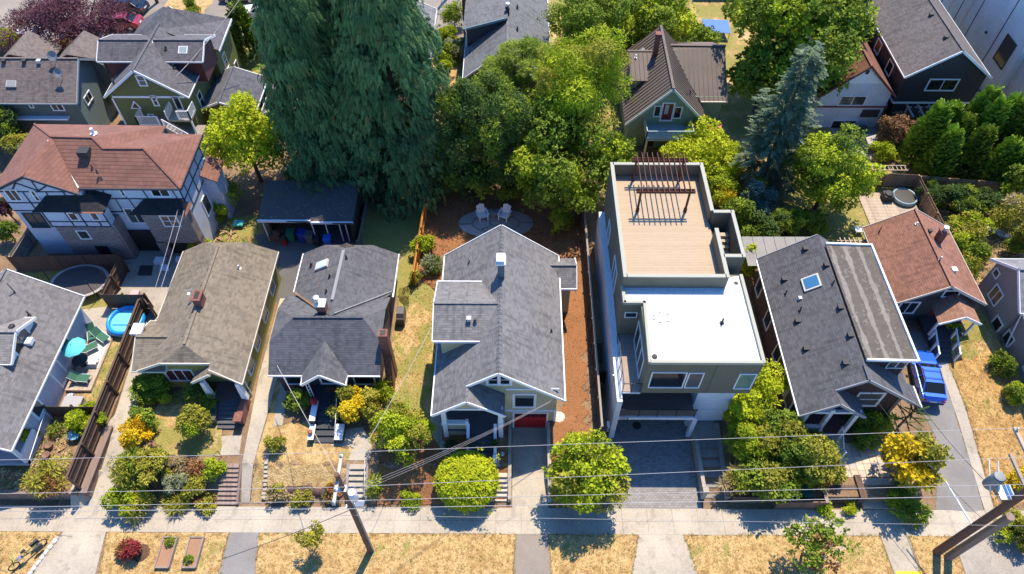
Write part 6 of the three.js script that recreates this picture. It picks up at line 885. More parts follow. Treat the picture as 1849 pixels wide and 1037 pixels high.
// back gardens
[[1748, 410, 34, 28, 1.3, 'olive', 'bright', 'sunny wild bush right of the cottage chimney'], [1722, 445, 24, 24, 1.0, 'bright', 'olive', 'wild bush hugging the cottage gutter'], [1760, 450, 26, 24, 1.0, 'mid', 'bright', 'leafy wild shrub on the bare slope'], [1745, 480, 26, 20, 0.8, 'olive', 'mid', 'low wild shrub near the stucco gable'], [1690, 350, 26, 20, 1.0, 'dark', 'mid', 'shaded shrub at the foot of the board fence'], [1730, 360, 34, 22, 1.2, 'dark', 'mid', 'shaded bush below the thuja hedge'], [1775, 365, 30, 22, 1.2, 'dark', 'mid', 'dark bush at the end of the board fence'], [1828, 385, 34, 34, 1.6, 'olive', 'tan', 'sunlit dry bush by the aluminium ladder'], [1850, 330, 30, 40, 2.4, 'mid', 'bright', 'tall bush right of the thuja hedge'], [1850, 440, 26, 30, 1.4, 'mid', 'olive', 'bush behind the aluminium ladder'], [500, 893, 16, 12, 0.5, 'tan', 'olive', 'dry tan mound at the rockery corner'], [545, 898, 18, 10, 0.4, 'olive', 'tan', 'low mound between the dark boulders'], [598, 890, 14, 12, 0.5, 'rust', 'olive', 'rusty mound at the end of the rockery'], [672, 880, 12, 24, 0.6, 'mid', 'bright', 'trailing greenery beside the pale concrete stairs'], [740, 902, 20, 8, 0.3, 'mid', 'bright', 'low green edging in the red mulch'], [800, 318, 40, 36, 2.2, 'dark', 'mid', 'dark shrub under the cedar edge by the orange fence'], [856, 322, 40, 36, 2.2, 'dark', 'mid', 'dark shrub filling the back of the mulched yard'], [915, 325, 38, 34, 2.0, 'mid', 'dark', 'leafy shrub behind the white garden chairs'], [968, 330, 34, 32, 1.8, 'mid', 'bright', 'leafy shrub right of the white garden chairs'], [560, 330, 40, 24, 1.6, 'dark', 'mid', 'dark shrub hidden behind the carport roof'],
  [1330, 395, 26, 40, 1.8, 'mid', 'bright', 'green bush against the modern house parapet'], [1345, 470, 22, 36, 1.4, 'lime', 'bright', 'bright bush between modern and brown houses'], [1375, 420, 36, 30, 1.6, 'dark', 'mid', 'shaded bush under the blue spruce'], [1420, 400, 30, 30, 1.5, 'mid', 'dark', 'round bush below the light green tree'], [1465, 405, 26, 22, 1.0, 'mid', 'bright', 'small bush on the shaded back lawn'], [1310, 355, 24, 24, 1.4, 'yellow', 'bright', 'yellow green bush behind the stair tower'], [1365, 360, 34, 34, 2.0, 'blue', 'mid', 'blue grey bush at the spruce foot'],
  [402, 345, 30, 26, 1.4, 'bright', 'mid', 'leafy bush below the bright yellow green tree'], [385, 378, 24, 20, 1.0, 'mid', 'bright', 'garden bush beside the rubble heap'], [356, 436, 18, 14, 0.9, 'lime', 'bright', 'small lime bush at the bungalow back corner'], [12, 232, 28, 40, 2.6, 'dark', 'mid', 'dark bush beside the red tiled roof corner'], [34, 258, 24, 20, 2.2, 'olive', 'grey', 'pale flowering bush beside the red tiled roof'], [10, 415, 16, 26, 1.4, 'mid', 'dark', 'bush at the townhouse side fence'], [6, 370, 16, 26, 2.0, 'plum', 'dark', 'purple leaved bush beside the townhouse wall'], [118, 88, 22, 12, 1.4, 'gold', 'yellow', 'blazing yellow shrub behind the brown roofed house'], [8, 70, 26, 16, 1.2, 'bright', 'mid', 'green shrub at the far street corner'],
  [820, 26, 22, 22, 1.6, 'mid', 'bright', 'round clipped shrub beside the far street'], [808, 70, 24, 18, 1.2, 'bright', 'mid', 'green bush below the round clipped shrub'], [826, 88, 22, 24, 1.2, 'grey', 'mid', 'pale flowering bush beside the blue dormer'], [800, 115, 20, 22, 1.2, 'mid', 'bright', 'bush at the end of the gravel path'], [342, 14, 16, 14, 0.9, 'mid', 'olive', 'clipped shrub on the far dry verge'], [430, 30, 18, 12, 1, 'olive', 'mid', 'scrubby bush by the grey far van'], [190, 178, 14, 16, 1.6, 'bright', 'mid', 'small tree between the grey green and olive houses'], [150, 216, 16, 10, 1.4, 'bright', 'mid', 'bush behind the red tiled roof ridge'], [105, 214, 12, 8, 1.2, 'olive', 'bright', 'low bush under the awning'], [1668, 205, 14, 12, 0.9, 'mid', 'bright', 'small round bush by the black house terrace'], [1012, 400, 20, 30, 1.2, 'mid', 'bright', 'drooping bush at the edge of the round patio'], [1300, 330, 30, 26, 1.6, 'bright', 'mid', 'green bush behind the roof deck corner'], [1000, 165, 26, 30, 3.0, 'mid', 'bright', 'green tree mass below the open pine'], [940, 215, 34, 44, 2.6, 'dark', 'mid', 'dark leafy mass behind the round patio']]
  .forEach(([u, v, a, b, h, p, q, l]) => P('wild_bush', l, 'bush', u, v, [a, b], h, p, { pal2: q }));
{ // monkey puzzle
  const [x, z] = at(1640, 752, 2.4), t = thing('monkey_puzzle_tree', 'small spiky monkey puzzle tree beside the gravel drive', 'tree', [x, GY(x, z), z]), b = [], L = [], g = GY(x, z); b.push(bar([[x, g, z], [x, g + 3, z]], [0.09, 0.04]));
  for (let k = 0; k < 20; k++) { const a = k * 2.4, y = 0.9 + k * 0.11, l = 1.5 - k * 0.045; const e = [Math.cos(a) * l, y + 0.35, Math.sin(a) * l]; b.push(bar([[x, g + y, z], [x + e[0], g + e[1], z + e[2]]], [0.04, 0.03])); for (let j = 1; j < 9; j++) { const f = j / 8; L.push([V(e[0] * f, y + 0.35 * f, e[2] * f), V(e[0], 0.5, e[2]).normalize(), 0.55, shade(PAL.dark)]); } }
  part(t, 'trunk', b, M.bark); spread(t, 'crown', CL.thuja, coniferM, L, V(0, 0, 1));
}
{ // agave and the fern by the porch
  const [x, z] = at(815, 806, 1.4), t = thing('yucca', 'spiky yucca in the mulch beside the porch', 'plant', [x, 1.2, z]); tuft(t, x, 1.25, z, 0.35, 26, [[0.05, 0.11, 0.04], [0.1, 0.18, 0.06]], CL.spike);
}

// loose matter on the ground: grass tufts over the dry strips and lawns, bark chips on the mulch
function scatter(name, label, category, n, polys, geo, m, pal, sc, lift = 0.02) {
  const list = [], area = polys.map(q => { let a = 0; q.forEach((p, i) => { const r = q[(i + 1) % q.length]; a += p[0] * r[1] - r[0] * p[1]; }); return Math.abs(a / 2); }), tot = area.reduce((a, b) => a + b);
  polys.forEach((q, k) => { const xs = q.map(p => p[0]), zs = q.map(p => p[1]), x0 = Math.min(...xs), x1 = Math.max(...xs), z0 = Math.min(...zs), z1 = Math.max(...zs); let c = Math.round(n * area[k] / tot), guard = 0;
    while (c > 0 && guard++ < n * 8) { const x = rr(x0, x1), z = rr(z0, z1); let inn = false; for (let i = 0, j = q.length - 1; i < q.length; j = i++) if ((q[i][1] > z) !== (q[j][1] > z) && x < (q[j][0] - q[i][0]) * (z - q[i][1]) / (q[j][1] - q[i][1]) + q[i][0]) inn = !inn; if (!inn) continue; c--;
      const s = rr(sc[0], sc[1]), pl = pal[Math.floor(rnd() * pal.length)]; list.push([V(x, GY(x, z) + lift, z), V(rr(-0.25, 0.25), 1, rr(-0.25, 0.25)).normalize(), s, shade(pl)]); } });
  const I = spread(scene, name, geo, m, list); I.userData = { kind: 'stuff', label, category }; return I;
}
const strawP = [[0.5, 0.34, 0.145], [0.66, 0.49, 0.23]], grn = [[0.14, 0.19, 0.03], [0.26, 0.3, 0.05]];
const dryPolys = [[[0, 969], [108, 969], [40, 1060], [0, 1060]], [[192, 968], [412, 967], [392, 1060], [176, 1060]], [[468, 966], [930, 965], [926, 1060], [460, 1060]], [[992, 966], [1152, 967], [1138, 1060], [997, 1060]], [[1236, 967], [1588, 967], [1616, 1060], [1264, 1060]], [[1642, 971], [1718, 969], [1742, 1060], [1668, 1060]], [[488, 772], [560, 762], [600, 806], [632, 812], [610, 885], [478, 878]], [[1800, 926], [1880, 900], [1880, 720], [1800, 610], [1702, 626], [1748, 745]]].map(px);
scatter('dry_grass_tufts', 'scattered dry grass tufts on the straw coloured strips and lawns', 'grass', 7000, dryPolys, CL.spike, leafM, [strawP, strawP, strawP, strawP, strawP, grn], [0.12, 0.24]);
{ // ragged edges where the dry grass meets paving
  const L = []; for (const q of dryPolys) q.forEach((p, i) => { const r = q[(i + 1) % q.length], n = Math.round(Math.hypot(r[0] - p[0], r[1] - p[1]) * 9); for (let k = 0; k < n; k++) { const t = rnd(), x = p[0] + (r[0] - p[0]) * t + rr(-0.1, 0.1), z = p[1] + (r[1] - p[1]) * t + rr(-0.1, 0.1); L.push([V(x, GY(x, z) + 0.02, z), V(rr(-0.4, 0.4), 1, rr(-0.4, 0.4)).normalize(), rr(0.14, 0.3), shade(rnd() < 0.35 ? grn : strawP)]); } });
  const I = spread(scene, 'edge_grass', CL.spike, leafM, L); I.userData = { kind: 'stuff', label: 'ragged grass along the edges of strips and paving', category: 'grass' };
}
scatter('lawn_tufts', 'scattered green and straw tufts on the half dry lawns', 'grass', 2000, [[[690, 790], [697, 690], [722, 520], [795, 510], [790, 600], [785, 770]], [[290, 720], [372, 690], [400, 765], [398, 825], [300, 822]], [[453, 908], [472, 908], [486, 800], [508, 680], [500, 695]], [[150, 720], [205, 590], [262, 560], [212, 715], [160, 790]], [[1690, 612], [1770, 560], [1800, 610], [1760, 650]]].map(px), CL.spike, leafM, [strawP, grn, grn], [0.12, 0.22]);
scatter('bark_chips', 'loose bark chips and leaf litter on the red mulch', 'mulch', 5200, [[[678, 912], [690, 806], [770, 776], [800, 742], [923, 764], [923, 905]], [[990, 905], [990, 768], [1020, 730], [1014, 530], [1030, 440], [1060, 440], [1078, 770], [1082, 905]], [[760, 500], [774, 348], [1060, 334], [1058, 440], [1010, 530]]].map(px), CL.tiny, mat(W1, 1), [[[0.12, 0.045, 0.02], [0.26, 0.11, 0.045]], [[0.3, 0.15, 0.07], [0.42, 0.24, 0.12]]], [0.25, 0.6]);
scatter('yard_litter', 'dry leaves and weeds scattered over the bare yards', 'litter', 3600, [[[20, 760], [115, 740], [150, 790], [100, 880], [0, 890]], [[1640, 380], [1849, 350], [1849, 470], [1740, 520]], [[380, 420], [300, 600], [330, 600], [460, 430]], [[380, 900], [300, 905], [210, 915], [300, 830], [385, 830]], [[1310, 700], [1360, 660], [1500, 850], [1320, 880]]].map(px), CL.tiny, mat(W1, 1), [strawP, grn, [[0.2, 0.11, 0.05], [0.4, 0.26, 0.14]]], [0.5, 1.3]);
// ---------------------------------------------------------------- fences and walls
function fence(label, a, b, h, m, o = {}) {
  const L = Math.hypot(b[0] - a[0], b[1] - a[1]), n = Math.max(1, Math.round(L / (o.panel ?? 2.2))), dx = (b[0] - a[0]) / L, dz = (b[1] - a[1]) / L, nx = -dz, nz = dx;
  const mid = [(a[0] + b[0]) / 2, (a[1] + b[1]) / 2], y = o.y ?? null, G = q => y ?? GY(q[0], q[1]), H = thing(o.name ?? 'fence', label, 'fence', [mid[0], G(mid), mid[1]]);
  const P2 = s => [a[0] + dx * s, a[1] + dz * s];
  for (let k = 0; k <= n; k++) { const p = P2(L * k / n), g = G(p), q = [p[0] + nx * 0.09, p[1] + nz * 0.09]; part(H, 'fence_post', post(q[0], q[1], g - 0.1, g + h + 0.04, 0.11), o.postM ?? m); }
  for (let k = 0; k < n; k++) {
    const s0 = L * k / n + 0.01, s1 = L * (k + 1) / n - 0.01, c = Math.max(1, Math.round((s1 - s0) / 0.15)), g = [];
    for (let j = 0; j < c; j++) { const u0 = s0 + (s1 - s0) * j / c + 0.004, u1 = s0 + (s1 - s0) * (j + 1) / c - 0.004, p = P2(u0), q = P2(u1), t = G(P2((u0 + u1) / 2)), e = rr(-0.015, 0.015); g.push(slab([[p[0], t + 0.03, p[1]], [q[0], t + 0.03, q[1]], [q[0], t + h + e, q[1]], [p[0], t + h + e, p[1]]], 0.022, [nx, 0, nz])); }
    part(H, 'fence_panel', g, m);
    for (const f of o.rails ?? [0.25, 0.85]) { const p = P2(s0), q = P2(s1); part(H, 'rail', beam([p[0] + nx * 0.03, G(p) + h * f, p[1] + nz * 0.03], [q[0] + nx * 0.03, G(q) + h * f, q[1] + nz * 0.03], 0.05, 0.09), m); }
    if (o.cap) { const p = P2(s0), q = P2(s1); part(H, 'cap_rail', beam([p[0], G(p) + h + 0.03, p[1]], [q[0], G(q) + h + 0.03, q[1]], 0.14, 0.04), o.capM ?? m); }
  }
  return H;
}
const wallBox = (name, label, g, m, cat = 'wall') => single(name, label, cat, g, m);
fence('tall dark brown board fence along the long driveway', [-27.95, -17.7], [-27.95, -31.6], 1.75, M.fence, { rails: [0.15, 0.5, 0.85], cap: true });
fence('dark board fence running from lavender house to driveway fence', [-28.0, -22.85], [-31.7, -22.85], 1.5, M.fence, {});
fence('dark board fence behind the paddling pool', [-27.7, -32.0], [-31.0, -32.0], 1.75, M.fence, { y: 1.2 }); fence('dark board fence between trampoline and paved court', [-31.0, -32.05], [-30.8, -35.6], 1.75, M.fence, {}); fence('shaded dark fence below the half timbered bays', [-31.0, -35.95], [-39.6, -35.6], 1.75, M.fence, {}); fence('short dark gate fence leaning by the driveway', [-27.2, -31.2], [-27.9, -32], 1.6, M.fence, { y: 1.2 }); fence('weathered fence beside the townhouse wall', [-39.5, -35.7], [-39.2, -41], 1.7, M.fenceGrey, {});
fence('fresh orange cedar fence between the two back yards', [-7.8, -34.3], [-7.45, -43.6], 1.8, M.fenceNew, {}); fence('grey brown fence between mulch strip and modern house', [5.75, -43], [5.78, -21.3], 1.75, mat([0.17, 0.12, 0.10], 0.9, { map: T.wood }), { y: 1.2, cap: true, capM: M.fenceGrey });
fence('small board gate beside the modern house', [5.85, -26.2], [6.5, -26.2], 1.6, M.fence, { y: 0.3 });
fence('weathered board fence across the back of the cottage yard', [29.6, -45.7], [34.8, -45.3], 1.7, M.fenceTan, {}); fence('weathered board fence along the side of the cottage yard', [34.85, -45.3], [34.85, -38.6], 1.7, M.fenceTan, {}); fence('weathered board fence under the thuja hedge', [34.9, -45.2], [42, -44.4], 1.7, M.fenceTan, {});
fence('pale new fence between the cottage and black house', [34.2, -54.4], [34.6, -50.6], 1.6, mat([0.5, 0.33, 0.19], 0.9, { map: T.wood }), {}); fence('pale new fence at the black house corner', [42.2, -55.5], [44.4, -51.4], 1.6, mat([0.55, 0.36, 0.2], 0.9, { map: T.wood }), {}); fence('dark fence across the end of the far back lawn', [20.5, -76.5], [26.5, -76.5], 1.9, M.fence, {}); fence('low weathered fence beside the shaded carport lawn', [-12.6, -43.4], [-12.7, -38.2], 0.9, M.fenceGrey, {}); fence('tan board fence between the grey green and olive houses', [-37.2, -48.3], [-36.9, -51.4], 1.5, M.fenceTan, {});
wallBox('retaining_wall', 'long low tan wall along the lavender house front yard', [box(-60, -28.05, -0.1, 1.06, -17.55, -17.38), box(-60, -28.0, 1.06, 1.12, -17.6, -17.33)], mat([0.26, 0.17, 0.125], 0.9, { map: T.wood }));
wallBox('retaining_wall', 'brown plank ledge below the driveway fence', [box(-27.86, -27.5, -0.1, 0.95, -22.2, -17.5), box(-27.9, -27.42, 0.95, 1.02, -22.2, -17.45)], mat([0.24, 0.17, 0.14], 0.9, { map: T.wood }));
wallBox('retaining_wall', 'low concrete wall left of the red garage driveway', [prism([[-17.35, -0.1], [-22.55, -0.1], [-22.55, 1.3], [-19.4, 1.3], [-17.35, 0.55]], 'x', -0.36, -0.14)], C); wallBox('retaining_wall', 'low concrete wall right of the red garage driveway', [prism([[-17.35, -0.1], [-22.5, -0.1], [-22.5, 1.3], [-19.4, 1.3], [-17.35, 0.3]], 'x', 2.24, 2.46)], C);
wallBox('retaining_wall', 'concrete side wall between paver driveway and entry stairs', [box(12.22, 12.46, -0.1, 0.95, -22.6, -17.6), box(12.16, 12.52, 0.95, 1.25, -17.95, -17.6)], C2); wallBox('retaining_wall', 'concrete kerb right of the entry stairs', [prism([[-17.6, -0.1], [-22.6, -0.1], [-22.6, 1.05], [-17.6, 0.5]], 'x', 13.75, 14.05)], C2);
wallBox('retaining_wall', 'dark board retaining wall below the olive shrubs', [...[0, 1, 2, 3, 4].map(k => box(14.1, 17.1, k * 0.2, 0.19 + k * 0.2, -17.55 + k * 0.01, -17.42 + k * 0.01))], M.fence); wallBox('retaining_wall', 'stepped timber retaining wall beside the flagstone steps', [box(20, 22.5, 0, 0.45, -17.7, -17.4), box(20, 22.4, 0.45, 0.95, -18.25, -17.95), box(22.2, 22.6, 0, 1.1, -18.9, -17.35)], mat([0.13, 0.085, 0.065], 0.9, { map: T.wood }));
{ const E = thing('bin_enclosure', 'low board enclosure holding two wheelie bins by the sidewalk', 'enclosure', [18.5, 0, -17.2]), m = mat([0.21, 0.125, 0.085], 0.9, { map: T.wood }); part(E, 'front_panel', box(16.95, 19.95, 0.02, 1.1, -17.1, -17.02), m); part(E, 'side_panel', box(16.87, 16.95, 0.02, 1.1, -18.3, -17.02), m); part(E, 'side_panel', box(19.95, 20.03, 0.02, 1.1, -18.3, -17.02), m); part(E, 'corner_cap', box(19.85, 20.08, 1.1, 1.14, -18.4, -17), M.fenceGrey); part(E, 'floor', box(16.95, 19.95, 0.01, 0.05, -18.3, -17.1), CD); }
// boundary kerbs and boulders
wallBox('garden_kerb', 'rough stone edging along the parched lawn', [...Array(16)].map((_, k) => { const z = -17.4 - k * 0.24; return box(-16.35 + rr(-0.05, 0.05), -16.1 + rr(-0.05, 0.05), 0.1, GY(-16.2, z) + rr(0.12, 0.22), z - 0.22, z); }), M.stone, 'edging');
const rock = (x, y, z, s, m, label) => { const g = new THREE.IcosahedronGeometry(1, 2), p = g.attributes.position, k0 = rr(0, 9); for (let i = 0; i < p.count; i++) { const q = V(p.getX(i), p.getY(i), p.getZ(i)), f = 0.8 + 0.35 * vn(q.x * 1.7 + k0 + 5, q.y * 1.7 + q.z * 1.3 + 9, 64, 5); p.setXYZ(i, q.x * s[0] * f, q.y * s[1] * f, q.z * s[2] * f); } g.computeVertexNormals(); return single('boulder', label, 'rock', g.toNonIndexed().translate(x, y, z), m, 'garden boulders'); };
[[-15.6, 0.55], [-14.6, 0.5], [-13.4, 0.65], [-12.2, 0.55], [-11.5, 0.45], [-15.0, 0.4], [-12.8, 0.4]].forEach(([x, s]) => rock(x, 0.3, -17.9 + rr(-0.2, 0.2), [s, s * 0.8, s * 0.7], mat([0.07 + rr(0, 0.05), 0.06, 0.06], 0.9, { map: T.dirty }), 'dark boulder in the rockery at the foot of the parched lawn'));
[[-2.7, -17.9], [-3.1, -18.2], [-2.4, -18.4], [-3.3, -17.7]].forEach(([x, z]) => rock(x, GY(x, z) + 0.08, z, [0.2, 0.16, 0.18], mat([0.55, 0.5, 0.46], 0.9, { map: T.dirty }), 'pale stone in the mulch left of the dome shrub'));
for (let k = 0; k < 22; k++) { const t = k / 21, p = gp(106 - 52 * t, 973 + 68 * t); rock(p[0] - 0.12, 0.06, p[1], [rr(0.1, 0.16), 0.1, rr(0.1, 0.15)], k % 3 ? mat([0.62, 0.6, 0.56], 0.9) : M.stone, 'white edging stone beside the wide drive apron'); }
// steps
const stairs = (label, f) => f(thing('garden_stairs', label, 'stairs', [0, 0, 0]));
{ let S = thing('garden_stairs', 'brown timber stairs climbing to the tan bungalow', 'stairs', [-18.6, 0, -18.5]); flight(S, -19.22, -17.98, -17.1, -19.4, 0, 1.24, 9, mat([0.30, 0.215, 0.175], 0.9, { map: T.wood })); part(S, 'side_board', prism([[-17.05, -0.1], [-19.9, -0.1], [-19.9, 1.4], [-17.05, 0.25]], 'x', -17.95, -17.82), mat([0.22, 0.16, 0.13], 0.9)); part(S, 'handrail', [bar([[-19.3, 1.2, -19.9], [-19.3, 2.05, -19.9], [-19.5, 2.05, -19.6]], 0.025)], M.dark);
  patch('landing', 'pale flagged landing above the timber stairs', [[389, 790], [437, 785], [432, 822], [388, 822]], 0.03, C, 0);
  S = thing('garden_stairs', 'pale concrete stairs to the charcoal roofed house', 'stairs', [-10.2, 0, -18.3]); flight(S, -10.75, -9.65, -17.2, -19.4, 0, 1.24, 7, C); part(S, 'side_wall', prism([[-17.3, -0.1], [-19.4, -0.1], [-19.4, 1.36], [-17.3, 0.3]], 'x', -10.92, -10.76), C2); part(S, 'side_wall', prism([[-17.3, -0.1], [-19.4, -0.1], [-19.4, 1.36], [-17.3, 0.3]], 'x', -9.64, -9.5), C2); part(S, 'handrail', [bar([[-9.6, 0.9, -17.5], [-9.6, 2.1, -19.3]], 0.025), bar([[-9.6, 0.1, -17.5], [-9.6, 0.9, -17.5]], 0.025), bar([[-9.6, 1.2, -19.3], [-9.6, 2.1, -19.3]], 0.025)], M.white);
  S = thing('garden_stairs', 'concrete stairs beside the red garage driveway', 'stairs', [-0.85, 0, -18]); flight(S, -1.38, -0.4, -17.4, -18.85, 0, 1.22, 6, mat([0.66, 0.52, 0.43], 0.9, { map: T.concrete })); part(S, 'side_wall', prism([[-17.35, -0.1], [-18.85, -0.1], [-18.85, 1.4], [-17.35, 0.4]], 'x', -1.52, -1.39), C);
  S = thing('garden_stairs', 'concrete entry stairs beside the paver driveway', 'stairs', [13.1, 0, -19.6]); flight(S, 12.46, 13.74, -17.7, -21.6, 0, 0.86, 6, CD); part(S, 'landing', box(12.46, 13.74, 0.5, 0.88, -22.8, -21.6), C2);
  S = thing('garden_stairs', 'wide flagstone stairs to the brown gabled house', 'stairs', [23.6, 0, -18]); flight(S, 22.62, 24.7, -17.05, -18.75, 0, 0.92, 4, mat([0.60, 0.47, 0.37], 0.9, { map: T.concrete }));
  const FS = thing('flagstone_walk', 'mottled tan flagstone walk above the wide stairs', 'paving', [23.4, 0.9, -19.8]); FS.userData.kind = 'structure'; const fm = [[0.62, 0.48, 0.36], [0.55, 0.5, 0.44], [0.68, 0.55, 0.4], [0.5, 0.42, 0.36]].map(c => mat(c, 0.9, { map: T.concrete })); for (let i = 0; i < 6; i++) for (let j = 0; j < 5; j++) part(FS, 'flagstone', box(21.6 + i * 0.5 + 0.01, 22.08 + i * 0.5, 0.8, 0.925 + rr(0, 0.012), -21.2 + j * 0.48, -20.74 + j * 0.48), fm[(i * 3 + j * 7 + (rnd() * 4 | 0)) % 4]); }
// round patio with chairs
{ const D = thing('round_patio', 'oval grey paver patio in the mulched back yard', 'patio', [-1.57, 1.2, -41]); D.userData.kind = 'structure'; part(D, 'paving', disc(0, 0, 0, 1, 0.05, 40).scale(3.15, 1, 1.68).translate(-1.57, 1.215, -41), mat([0.40, 0.38, 0.36], 0.9, { map: T.paver }));
  const ch = thing('adirondack_chair', 'white slatted garden chair on the oval patio', 'chair', [0, 0, 0], 'patio chairs'); const w = M.white;
  for (let k = 0; k < 5; k++) part(ch, 'back_slat', slab([[-0.29 + k * 0.12, 0.32, -0.22], [-0.185 + k * 0.12, 0.32, -0.22], [-0.185 + k * 0.12, 1.0 - Math.abs(k - 2) * 0.06, -0.52], [-0.29 + k * 0.12, 1.0 - Math.abs(k - 2) * 0.06, -0.52]], 0.025, [0, 0.4, 1]), w); for (let k = 0; k < 5; k++) part(ch, 'seat_slat', box(-0.29, 0.29, 0.36 - (4 - k) * 0.018, 0.38 - (4 - k) * 0.018, -0.22 + k * 0.12, -0.12 + k * 0.12), w);
  for (const s of [-1, 1]) { part(ch, 'arm', box(s * 0.36 - 0.07, s * 0.36 + 0.07, 0.56, 0.585, -0.38, 0.42), w); part(ch, 'leg', box(s * 0.31 - 0.03, s * 0.31 + 0.03, 0, 0.56, 0.3, 0.38), w); part(ch, 'leg', slab([[s * 0.31 - 0.03, 0.3, 0.34], [s * 0.31 - 0.03, 0.42, 0.34], [s * 0.31 - 0.03, 0.1, -0.5], [s * 0.31 - 0.03, 0, -0.5]], 0.05, [-1, 0, 0]), w); }
  ch.position.set(-2.72, 1.265, -41.6); ch.rotation.y = 0.35; const c2 = copyOf(ch, [-0.85, 1.265, -41.6], -0.4, ch.userData.label); c2.userData.group = 'patio chairs'; ch.scale.setScalar(1.15); c2.scale.setScalar(1.15);
  single('fire_bowl', 'small round table between the white garden chairs', 'table', [disc(-1.78, 1.6, -41.75, 0.26, 0.04, 14), disc(-1.78, 1.265, -41.75, 0.12, 0.34, 10)], mat([0.35, 0.33, 0.3], 0.8)); }
single('globe_ornament', 'small glass globe ornament in the mulch by the driveway wall', 'ornament', new THREE.SphereGeometry(0.2, 16, 12).toNonIndexed().translate(-0.75, 1.38, -20.1), mat([0.35, 0.38, 0.4], 0.08, { metalness: 0.8 }));
single('splash_stone', 'pale round splash stone beside the garage corner', 'stone', disc(3.1, 1.215, -22.9, 0.42, 0.06, 9), mat([0.6, 0.55, 0.5], 0.9, { map: T.dirty }));
